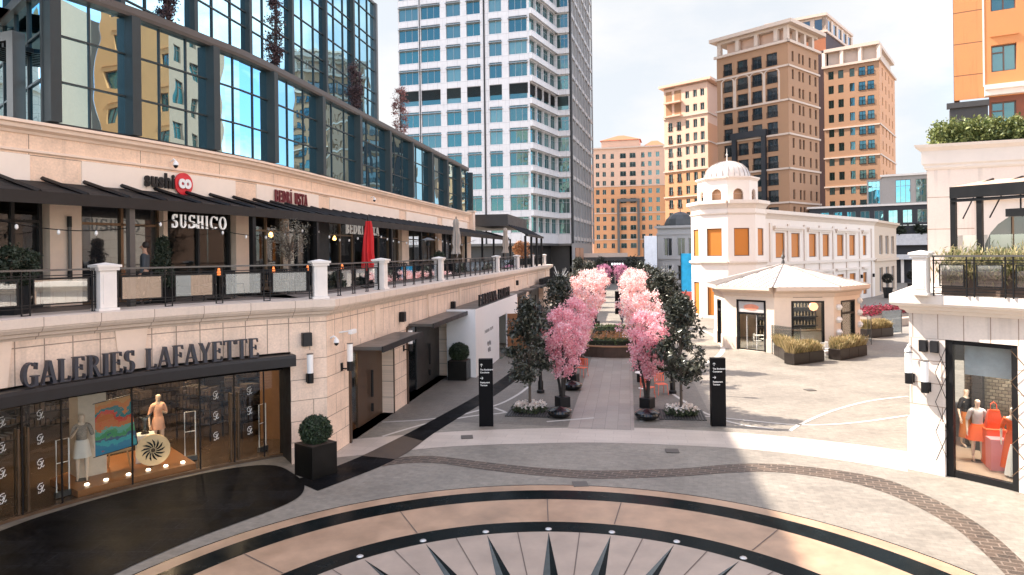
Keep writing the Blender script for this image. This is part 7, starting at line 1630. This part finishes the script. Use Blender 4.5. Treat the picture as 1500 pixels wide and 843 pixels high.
def paint_mat():
    m, t, b, o = new('abstract_waves'); k = t.links.new; tcn = N(t, 'ShaderNodeTexCoord'); mpn = N(t, 'ShaderNodeMapping'); mpn.inputs['Scale'].default_value = (1.1, 1, 1); k(tcn.outputs['Object'], mpn.inputs[0])
    n = N(t, 'ShaderNodeTexNoise'); n.inputs['Scale'].default_value = 1.3; n.inputs['Detail'].default_value = 2; k(mpn.outputs[0], n.inputs['Vector']); sp_ = N(t, 'ShaderNodeSeparateXYZ'); k(mpn.outputs[0], sp_.inputs[0])
    n2 = N(t, 'ShaderNodeTexNoise'); n2.inputs['Scale'].default_value = 14; n2.inputs['Detail'].default_value = 3; k(mpn.outputs[0], n2.inputs['Vector'])
    a = N(t, 'ShaderNodeMath', operation='MULTIPLY_ADD'); a.inputs[1].default_value = 1.5; k(n.outputs['Fac'], a.inputs[0]); k(sp_.outputs[2], a.inputs[2]); c = N(t, 'ShaderNodeMath', operation='MULTIPLY_ADD'); c.inputs[1].default_value = .25; k(n2.outputs['Fac'], c.inputs[0]); k(a.outputs[0], c.inputs[2])
    r = N(t, 'ShaderNodeMapRange'); r.inputs[1].default_value = .25; r.inputs[2].default_value = 2.35; k(c.outputs[0], r.inputs[0]); cr_ = N(t, 'ShaderNodeValToRGB'); e = cr_.color_ramp; e.interpolation = 'CONSTANT'
    cs = [(0, (.6, .04, .015)), (.1, (.02, .12, .25)), (.2, (.5, .03, .02)), (.26, (.02, .2, .35)), (.36, (.03, .35, .4)), (.44, (.03, .1, .2)), (.5, (.05, .3, .12)), (.58, (.1, .38, .3)), (.64, (.6, .15, .03)), (.72, (.65, .05, .02)), (.78, (.02, .2, .22)), (.84, (.65, .2, .04)), (.93, (.6, .28, .08))]
    e.elements[0].color = (*cs[0][1], 1); e.elements[1].position = cs[1][0]; e.elements[1].color = (*cs[1][1], 1)
    for p_, c_ in cs[2:]: q_ = e.elements.new(p_); q_.color = (*c_, 1)
    k(r.outputs[0], cr_.inputs[0]); k(cr_.outputs[0], b.inputs['Base Color']); b.inputs['Roughness'].default_value = .5; return m
x, y = -11.35, 19.3; es = root('easel', 'wooden easel legs under the colourful painting in the window', 'easel', (x, y, .2), faceto(x, y) + .25)
MB().tube([(-.45, 0, 0), (-.3, .05, .9)], .025, 6).tube([(.45, 0, 0), (.3, .05, .9)], .025, 6).tube([(0, .5, 0), (0, .1, 1.2)], .025, 6).box(-.5, .5, -.04, .06, .5, .55).build('legs', mat('easel_wood', (.4, .25, .12), .5), es)
pa = root('painting', 'large abstract painting of red, orange, teal and green waves on an easel', 'painting', (x, y, .76), faceto(x, y) + .25)
g = MB().box(-.62, .62, -.05, -.01, 0, 1.45); o = g.build('canvas', paint_mat(), pa); MB().box(-.64, -.62, -.055, 0, -.02, 1.47).box(.62, .64, -.055, 0, -.02, 1.47).box(-.64, .64, -.055, 0, -.02, 0).box(-.64, .64, -.055, 0, 1.45, 1.47).build('edge', DARK, pa)
for o_ in pa.children: o_.rotation_euler = (0, radians(-7), 0)
x, y = -10.95, 20.25; r_ = root('pedestal', 'white box pedestal carrying a small figurine in the window', 'pedestal', (x, y, .2), faceto(x, y)); MB().box(-.25, .25, -.25, .25, 0, .8).build('box', WHITEP, r_, bevel=.01)
r_ = root('figurine', 'small dark figurine with raised arms on the white pedestal', 'figurine', (x, y, 1.0), faceto(x, y)); skin('body', mat('dark_bronze', (.08, .09, .09), .3, .6), [(0, 0, .05), (0, 0, .25), (0, 0, .4), (-.15, 0, .5), (.2, 0, .6), (.05, 0, .5)], [(0, 1), (1, 2), (2, 3), (2, 4), (2, 5)], [.08, .06, .05, .02, .02, .04], r_)
MB().lathe([(.12, 0), (.1, .04), (.001, .05)], n=12).build('base', BLACK, r_)
x, y = -10.45, 19.75; wh = root('ornament_wheel', 'round cream wheel ornament with dark curved blades leaning in the window', 'ornament', (x, y, .21), faceto(x, y))
def disc(r, y0, y1, zc, n=32): g = MB(); a = [(r * cos(2 * pi * j / n), r * sin(2 * pi * j / n)) for j in range(n)]; g.face([(p, y0, zc + q) for p, q in a]); g.face([(p, y1, zc + q) for p, q in reversed(a)]); [g.face([(a[j][0], y1, zc + a[j][1]), (a[(j + 1) % n][0], y1, zc + a[(j + 1) % n][1]), (a[(j + 1) % n][0], y0, zc + a[(j + 1) % n][1]), (a[j][0], y0, zc + a[j][1])]) for j in range(n)]; return g
disc(.45, -.06, 0, .45).build('disc', mat('cream_disc', (.8, .58, .33), .5), wh)
g = MB()
for k in range(13):
    a = 2 * pi * k / 13
    g.tube([(r * cos(a + r * 2.2), -.07, .45 + r * sin(a + r * 2.2)) for r in (.08, .15, .23, .31)], [.012, .024, .026, .006], 5)
g.build('blades', BLACK, wh); disc(.06, -.09, -.07, .45).build('hub', TANF, wh)
gt = root('security_gate', 'x', 'security gate', (0, 0, 0), 0, 'white anti-theft gates inside the entrance')
MB().tube([(-.15, 0, .12), (-.15, 0, 1.5), (.15, 0, 1.5), (.15, 0, .12)], .018, 8).tube([(-.15, 0, .9), (.15, 0, .9)], .013, 6).build('frame', WHITEP, gt); MB().box(-.19, .19, -.06, .06, .02, .16).build('base', GREYF, gt)
for i, (x, y, rz, lb) in enumerate(((-11.75, 17.75, 1.0, 'white anti-theft gate left of the tweed mannequin'), (-9.85, 20.75, .6, 'white anti-theft gate right of the display platform'), (-8.0, 21.7, 1.2, 'white anti-theft gate at the right-hand entrance doors'))):
    o = gt if i == 0 else dup(gt, (x, y, .02), rz); o.location = (x, y, .02); o.rotation_euler = (0, 0, rz); o['label'] = lb
# racks inside the department shop
rk = root('display_rack', 'dark metal display rack with goods inside the department shop', 'display rack', (0, 0, 0), 0, 'dark display racks inside the department shop')
g = MB()
for sx in (-.7, .7):
    for sy in (-.3, .3): g.box(sx - .02, sx + .02, sy - .02, sy + .02, .0, 1.5)
g.box(-.72, .72, -.32, .32, 1.46, 1.5).box(-.72, .72, -.32, .32, .5, .54).box(-.72, .72, -.32, .32, .98, 1.02); g.build('frame', BLACK, rk)
g = MB(); rr2 = random.Random(4)
for z in (.54, 1.02, 1.5):
    for k in range(9): h = rr2.uniform(.1, .3); g.box(-.65 + k * .15, -.54 + k * .15, -.2, .2, z, z + h)
g.build('goods', mat('goods', (.07, .05, .04), .6, var=.6, scale=9), rk)
for i, (R_, a) in enumerate(((18.8, 147.5), (19.2, 134), (18.2, 128.5), (20.2, 129), (21.5, 133.5), (21.8, 139), (20.5, 144), (17.6, 123.5), (22.4, 127), (22.5, 148), (19.4, 124.5), (21, 122))):
    x, y = P(R_, a)
    if i == 0: rk.location = (x, y, .02); rk.rotation_euler = (0, 0, radians(a)); RKS = [rk]
    else: RKS.append(dup(rk, (x, y, .02), radians(a + i * 17)))
r_ = root('lightbox_shelf', 'backlit white shelf panels on the far wall of the department shop', 'shelf', (*P(23.9, 143.5), 0), radians(143.5 - 90)); MB().box(-1.3, 1.3, 0, .1, .4, 2.8).build('panel', BLACK, r_); g = MB()
for k in range(2):
    for j in range(4): g.box(-1.1 + k * .9, -.4 + k * .9, -.03, -.002, 1.0 + j * .42, 1.33 + j * .42)
g.build('lit_panels', mat('panel_glow', (1, .95, .85), .5, emit=(1, .92, .8), es=1.6), r_)
ordinals(RKS, '%s dark display rack, counted from the left, inside the large entrance shop')
ordinals([o for o in bpy.data.objects if o.name.startswith('shop_spotlight')], '%s warm ceiling spotlight, counted from the left, inside the large entrance shop')
# right window
x, y = 13.1, 19.3; mannequin(x, y, .17, faceto(x, y) + .3, 'bald mannequin in grey top and orange skirt in the right shop window', mat('pale_grey_cloth', (.5, .46, .45), .8), ORG, 1.8, z0=.62, r0=.27)
x, y = 13.4, 18.35; mannequin(x, y, .17, faceto(x, y) + .2, 'mannequin in a long pleated orange dress at the right end of the shop window', ORG, ORG, 1.78, z0=.14, r0=.3)
x, y = 13.75, 20.75; mannequin(x, y, .17, faceto(x, y) + .8, 'mannequin in black jacket at the back left of the right shop window', mat('black_cloth', (.015, .015, .017), .8), mat('rust_cloth', (.45, .14, .03), .8), 1.8, z0=.3, r0=.2)
x, y = 13.15, 18.62; r_ = root('pink_plinth', 'tall pink display plinth in the right shop window', 'plinth', (x, y, .17), -.3); MB().box(-.2, .2, -.2, .2, 0, .84).build('box', mat('pink_paint', (.75, .24, .24), .5, var=.02), r_, bevel=.005)
x, y = 13.35, 19.0; r_ = root('orange_plinth', 'orange display plinth behind the pink one', 'plinth', (x, y, .17), -.3); MB().box(-.25, .25, -.22, .22, 0, 1.02).build('box', mat('orange_paint', (.75, .12, .03), .5, var=.02), r_, bevel=.005)
r_ = root('handbag', 'orange-red handbag with tall handle on the orange plinth', 'handbag', (x, y, 1.192), -.3); g = MB(); 
for a, b in (((-.2, -.1), (.2, .1)),): g.v += [(-.22, -.1, 0), (.22, -.1, 0), (.22, .1, 0), (-.22, .1, 0), (-.13, -.05, .5), (.13, -.05, .5), (.13, .05, .5), (-.13, .05, .5)]; [(g.f.append(q), g.m.append(0), g.uv.append([(0, 0)] * 4)) for q in ((3, 2, 1, 0), (4, 5, 6, 7), (0, 1, 5, 4), (1, 2, 6, 5), (2, 3, 7, 6), (3, 0, 4, 7))]
g.build('bag', mat('bag_leather', (.8, .1, .03), .4), r_); MB().tube([(-.08, 0, .5), (-.07, 0, .66), (0, 0, .72), (.07, 0, .66), (.08, 0, .5)], .012, 6).build('handle', mat('bag_leather', (.8, .1, .03), .4), r_)
x, y = 13.0, 18.2; r_ = root('white_dress_form', 'small white ruffled dress at the lower right of the fashion window', 'dress', (x + .12, y - .28, .17), 0); skirt(r_, WS, .85, .05, .08, .2, 'dress', wav=.12); MB().lathe([(.15, 0), (.15, .02), (.012, .03), (.012, 1.05)], n=12).build('stand', GREYF, r_)

# ================================================================== ROOF TREES
RL = leafmat('purple_leaf', (.03, .018, .02), (.12, .07, .075), .15); RR = leafmat('red_leaf', (.16, .05, .05), (.42, .2, .17), .3)
def roof_tree(u, s_, m, label, seed, H=4.2, n=3400, R=.42):
    x, y = A(-16.5, s_); r_ = root('columnar_tree', label, 'tree', (x, y, 13.7), 0, 'slim trees on the roof terrace'); rg = np.random.default_rng(seed)
    MB().tube([(0, 0, 0), (0, .02, H * .5), (.03, 0, H * .95)], [.04, .03, .01], 6).build('trunk', BARK, r_); c = envelope(rg, 60, lambda h: R * (.35 + 1.3 * h) * (1 if h < .35 else 1 - (h - .35) * 1.15), 1.2, H, .2); branches(rg, 1.0, H, c, .012, BARK, r_, 24); v, f = leaves(rg, c, .11, n, .055, .6); leafobj('crown', m, v, f, r_)
roof_tree(242, 22.5, RL, 'slim dark purple tree at the top left, only its lower crown in view', 31, 4.6)
roof_tree(402, 30.2, RL, 'slim dark purple tree in the middle of the roof terrace', 32, 4.7)
roof_tree(522, 39.8, RL, 'slim dark purple tree at the corner of the glass tower', 33, 4.4, R=.6)
roof_tree(588, 48.5, RR, 'slim reddish tree against the pale sky between the two towers', 34, 4.9, 2600, R=.75)
hr = root('roof_shrubs', 'low trailing shrubs on the roof edge left of the middle tree', 'shrubs', (*A(-15.6, 24.5), 13.9), WROT); c = np.stack([rng.uniform(-1.2, 1.2, 40), rng.uniform(-.1, .1, 40), rng.uniform(0, .12, 40)], 1); v, f = leaves(rng, c, .06, 900, .05); leafobj('foliage', leafmat('trail_leaf', (.03, .06, .02), (.12, .16, .06)), v, f, hr)

# ================================================================== MIDDLE DISTANCE
# glazed pavilion at the end of the avenue
pvn = root('street_pavilion', 'low dark glazed pavilion with flat canopy at the end of the avenue', 'pavilion', (22, 136, 0), AROT)
MB().box(-6, 6, 0, 6, 0, 4.6).build('glass_box', DGLASS, pvn); MB().box(-7.5, 6.5, -2.2, 7, 4.6, 5.3).build('canopy', DGREY, pvn); MB().box(-7.5, 1, -2.25, -2.21, 5.3, 6.1).build('fascia', BRT, pvn)
g = MB()
for k in range(9): g.box(-6 + k * 1.5 - .07, -6 + k * 1.5 + .07, -.1, 0, 0, 4.6)
g.build('mullion', BRT, pvn, each=True)
sgn = root('pavilion_sign', 'dark sign board with white marks above the mauve trees', 'shop sign', (*A(-1.8, 121), 3.6), AROT); MB().box(-1.6, 1.6, -.1, .1, 0, 1.1).box(-1.5, -1.4, -.06, .06, -3.6, 0).box(1.4, 1.5, -.06, .06, -3.6, 0).build('board', BLACK, sgn)
g = MB()
for k in range(5): g.box(-1.1 + k * .45, -.8 + k * .45, -.13, -.101, .4, .75)
g.build('marks', mat('white_glow', (.9, .9, .9), .5, emit=(1, 1, 1), es=.5), sgn)
# white banner and blue banner
bn = root('white_banner', 'tall bleached white banner hanging left of the grey domed building', 'banner', (26.6, 131, 0), .1); MB().box(-1.25, 1.25, -.05, .05, .8, 9.3).build('sheet', mat('banner_white', (.85, .86, .88), .6, var=.08, scale=1.2), bn); MB().box(-1.35, -1.25, -.08, .08, 0, 9.5).box(1.25, 1.35, -.08, .08, 0, 9.5).build('poles', GREYF, bn)
bb = root('blue_banner', 'bright blue banner with a red lower corner beside the white octagon', 'banner', (18.9, 73.5, 0), -.5); MB().box(-.7, .7, -.04, .04, 1.9, 6.0).build('sheet', mat('banner_blue', (.01, .32, .62), .5, var=.2, scale=1.4), bb); MB().box(-.7, .7, -.05, .05, 1.0, 1.89).build('lower_sheet', mat('banner_red', (.6, .12, .1), .6, var=.3), bb); MB().box(-.76, -.7, -.06, .06, 0, 6.1).box(.7, .76, -.06, .06, 0, 6.1).build('poles', DARK, bb)
# low terraces, steps and stone walls on the avenue
st = root('stone_steps', 'low stone steps and seat walls left of the avenue before the office tower', 'steps', (*A(-7.5, 84), 0), AROT)
for k, (x0, x1, y0, y1, h) in enumerate(((-3, 3, 3, 4, .5), (-3, 3, 4, 5, .9), (-5.5, -4, -6, 4, 1.1), (2.5, 3.6, -2, 6, .8))): MB().box(x0, x1, y0, y1, 0, h).build('block', mat('seat_stone', (.4, .33, .27), .7), st)
sw_ = root('seat_wall', 'low pale seat wall across the street in front of the grey domed house', 'wall', (22, 92, 0), AROT); MB().box(-5, 5, -.3, .3, 0, .75).build('wall', mat('seat_stone2', (.4, .34, .3), .7), sw_); MB().box(-5.05, 5.05, -.35, .35, .75, .82).build('cap', STONEP, sw_)
fn_ = root('street_railing', 'thin grey street railing in front of the grey domed house', 'railing', (24, 100, 0), AROT); g = MB()
for k in range(17): g.box(-6 + k * .75 - .02, -6 + k * .75 + .02, -.02, .02, 0, 1.0)
g.box(-6, 6, -.025, .025, 1.0, 1.05).box(-6, 6, -.02, .02, .15, .19); g.build('frame', DGREY, fn_)
# decorative white light tree
lt = root('light_tree', 'bare white decorative light tree at the foot of the office tower', 'light tree', (*A(-8.7, 88), 0)); g = MB(); rg = random.Random(2); g.tube([(0, 0, 0), (0, 0, 2.2)], [.07, .05], 6)
for k in range(22):
    a = rg.uniform(0, 2 * pi); r = rg.uniform(.4, 1.1); z = rg.uniform(3.0, 4.6); g.tube([(0, 0, 2.1), (r * .4 * cos(a), r * .4 * sin(a), (2.1 + z) / 2), (r * cos(a), r * sin(a), z)], [.025, .018, .01], 4)
g.build('branches', mat('white_branch', (.6, .6, .6), .5), lt)
lt2 = dup(lt, A(6.5, 112), 1, 'bare white decorative light tree in front of the white banner')
# dark slim bushes at the far end, parked cars
def blob(name, x, y, z0, z1, R, m, label, seed, n=2500, sz=.16, grp=None):
    r_ = root(name, label, 'tree', (x, y, 0), 0, grp); rg = np.random.default_rng(seed); c = envelope(rg, 60, lambda h: R * sqrt(max(.06, 1 - (2 * h - 1) ** 2)), z0, z1, .3); v, f = leaves(rg, c, R * .16, n, sz, .55); leafobj('crown', m, v, f, r_); MB().tube([(0, 0, 0), (0, 0, (z0 + z1) / 2)], .07, 6).build('trunk', BARK, r_)
DL_ = leafmat('far_dark_leaf', (.012, .016, .012), (.06, .06, .045)); BRL = leafmat('brown_leaf', (.06, .05, .035), (.2, .16, .11))
blob('street_tree', *A(-4.6, 118), .5, 5.2, 1.5, DL_, 'dark round tree left of the far pavilion sign', 41, grp='far street trees'); blob('street_tree', *A(1.0, 118), .5, 5.4, 1.7, DL_, 'dark round tree right of the far pavilion sign', 42, grp='far street trees')
blob('street_tree', *A(-6.0, 96), .6, 4.6, 1.9, BRL, 'brown-leaved tree in front of the office tower base', 43, grp='far street trees'); blob('street_tree', *A(-5.4, 78), .6, 3.6, 1.2, BRL, 'small brown-leaved tree left of the sunlit blossom trees', 44, grp='far street trees')
car = root('parked_car', 'x', 'car', (0, 0, 0), 0, 'cars parked at the far end of the avenue')
def carbody(c):
    g = MB(); pr = [(-2.1, .35), (-2.15, .75), (-1.9, .95), (-1.2, 1.0), (-.7, 1.42), (.8, 1.45), (1.5, 1.02), (2.1, .9), (2.15, .4)]
    for y in (-.85, .85): pass
    n = len(pr); g.v += [(x, -.85, z) for x, z in pr] + [(x, .85, z) for x, z in pr]
    for k in range(n): j = (k + 1) % n; g.f.append((k, j, n + j, n + k)); g.m.append(0); g.uv.append([(0, 0)] * 4)
    g.f.append(tuple(range(n))); g.f.append(tuple(reversed(range(n, 2 * n)))); g.m += [0, 0]; g.uv += [[(0, 0)] * n] * 2; return g
carbody(0).build('body', mat('car_paint', (.5, .5, .52), .3, .4, coat=.5), car, bevel=.05)
MB().box(-.95, 1.05, -.87, .87, 1.02, 1.36).build('windows', DGLASS, car, bevel=.05)
for sx in (-1.35, 1.35):
    for sy in (-.8, .8): MB().tube([(sx, sy - .1, .33), (sx, sy + .1, .33)], .33, 16).build('wheel', BLACK, car)
for i, (x, y, rz, lb) in enumerate(((20.5, 158, .1, 'silver car parked left of the far pavilion'), (33, 160, 0, 'silver car parked right of the far pavilion'))):
    o = car if i == 0 else dup(car, (x, y), rz); o.location = (x, y, 0); o.rotation_euler = (0, 0, rz); o['label'] = lb
# red flower bed and seat walls right of the kiosk
rbd = root('red_flower_bed', 'raised stone bed of red flowers beside the white wing', 'flower bed', (31.5, 58, 0), .55)
MB().box(-4.2, 4.2, -1.3, 1.3, 0, .75).build('wall', bricks('bed_stone', (.34, .27, .22), (.3, .24, .2), (.15, .12, .1), .5, .25, 'xz', .01, .7), rbd)
c = np.stack([rng.uniform(-4, 4, 300), rng.uniform(-1.1, 1.1, 300), rng.uniform(.8, 1.3, 300)], 1); v, f = leaves(rng, c, .1, 6500, .085, .6, .5); leafobj('flowers', leafmat('crimson_flower', (.05, .04, .02), (.42, .03, .08), .25), v, f, rbd)
for i, (x, y, l_, rz) in enumerate(((30.0, 54.6, 7.5, .5), (37.5, 59.5, 5, .7))):
    r_ = root('stone_bench', ('long curved stone bench in front of the red flower bed', 'short stone bench farther right of the red flower bed')[i], 'bench', (x, y, 0), rz, 'stone benches by the flower bed'); MB().box(-l_ / 2, l_ / 2, -.4, .4, 0, .62).build('seat', mat('bench_stone', (.42, .33, .26), .7), r_, bevel=.04)
for i, (x, y, l_) in enumerate(((42, 66, 9), (45, 69.5, 9), (48, 73, 10))):
    r_ = root('low_hedge', ('nearest', 'middle', 'farthest')[i] + ' clipped low hedge beyond the red flower bed', 'hedge', (x, y, 0), .75, 'low hedges beyond the flower bed'); c = np.stack([rng.uniform(-l_ / 2, l_ / 2, 150), rng.uniform(-.6, .6, 150), rng.uniform(.1, .75, 150)], 1); v, f = leaves(rng, c, .1, 4200, .09, .6); leafobj('foliage', HG, v, f, r_)
# topiary pots along the wing
tp = root('topiary_pot', 'x', 'potted tree', (0, 0, 0), 0, 'topiary balls in tall black pots')
MB().lathe([(.42, 0), (.62, 1.35), (.55, 1.35), (.5, 1.2)], n=4, a0=pi / 4).build('pot', BLACK, tp); rg = np.random.default_rng(9); d = rg.normal(0, 1, (160, 3)); d /= np.linalg.norm(d, axis=1)[:, None]; v, f = leaves(rg, np.concatenate([d * .55 + [0, 0, 2.5]]), .07, 2200, .07, .6); leafobj('foliage', DL_, v, f, tp); MB().tube([(0, 0, 1.2), (0, 0, 2.4)], .04, 6).build('stem', BARK, tp)
for i, (x, y, lb) in enumerate(((47.6, 86.6, 'topiary ball in a tall black pot before the arched windows, left one'), (56.2, 96, 'topiary ball in a tall black pot at the end of the beige wall'), (34.5, 72.5, 'small topiary pot behind the red flower bed'))):
    o = tp if i == 0 else dup(tp, (x, y)); o.location = (x, y, 0); o['label'] = lb; o.scale = ((1,) * 3, (1,) * 3, (.6,) * 3)[i]
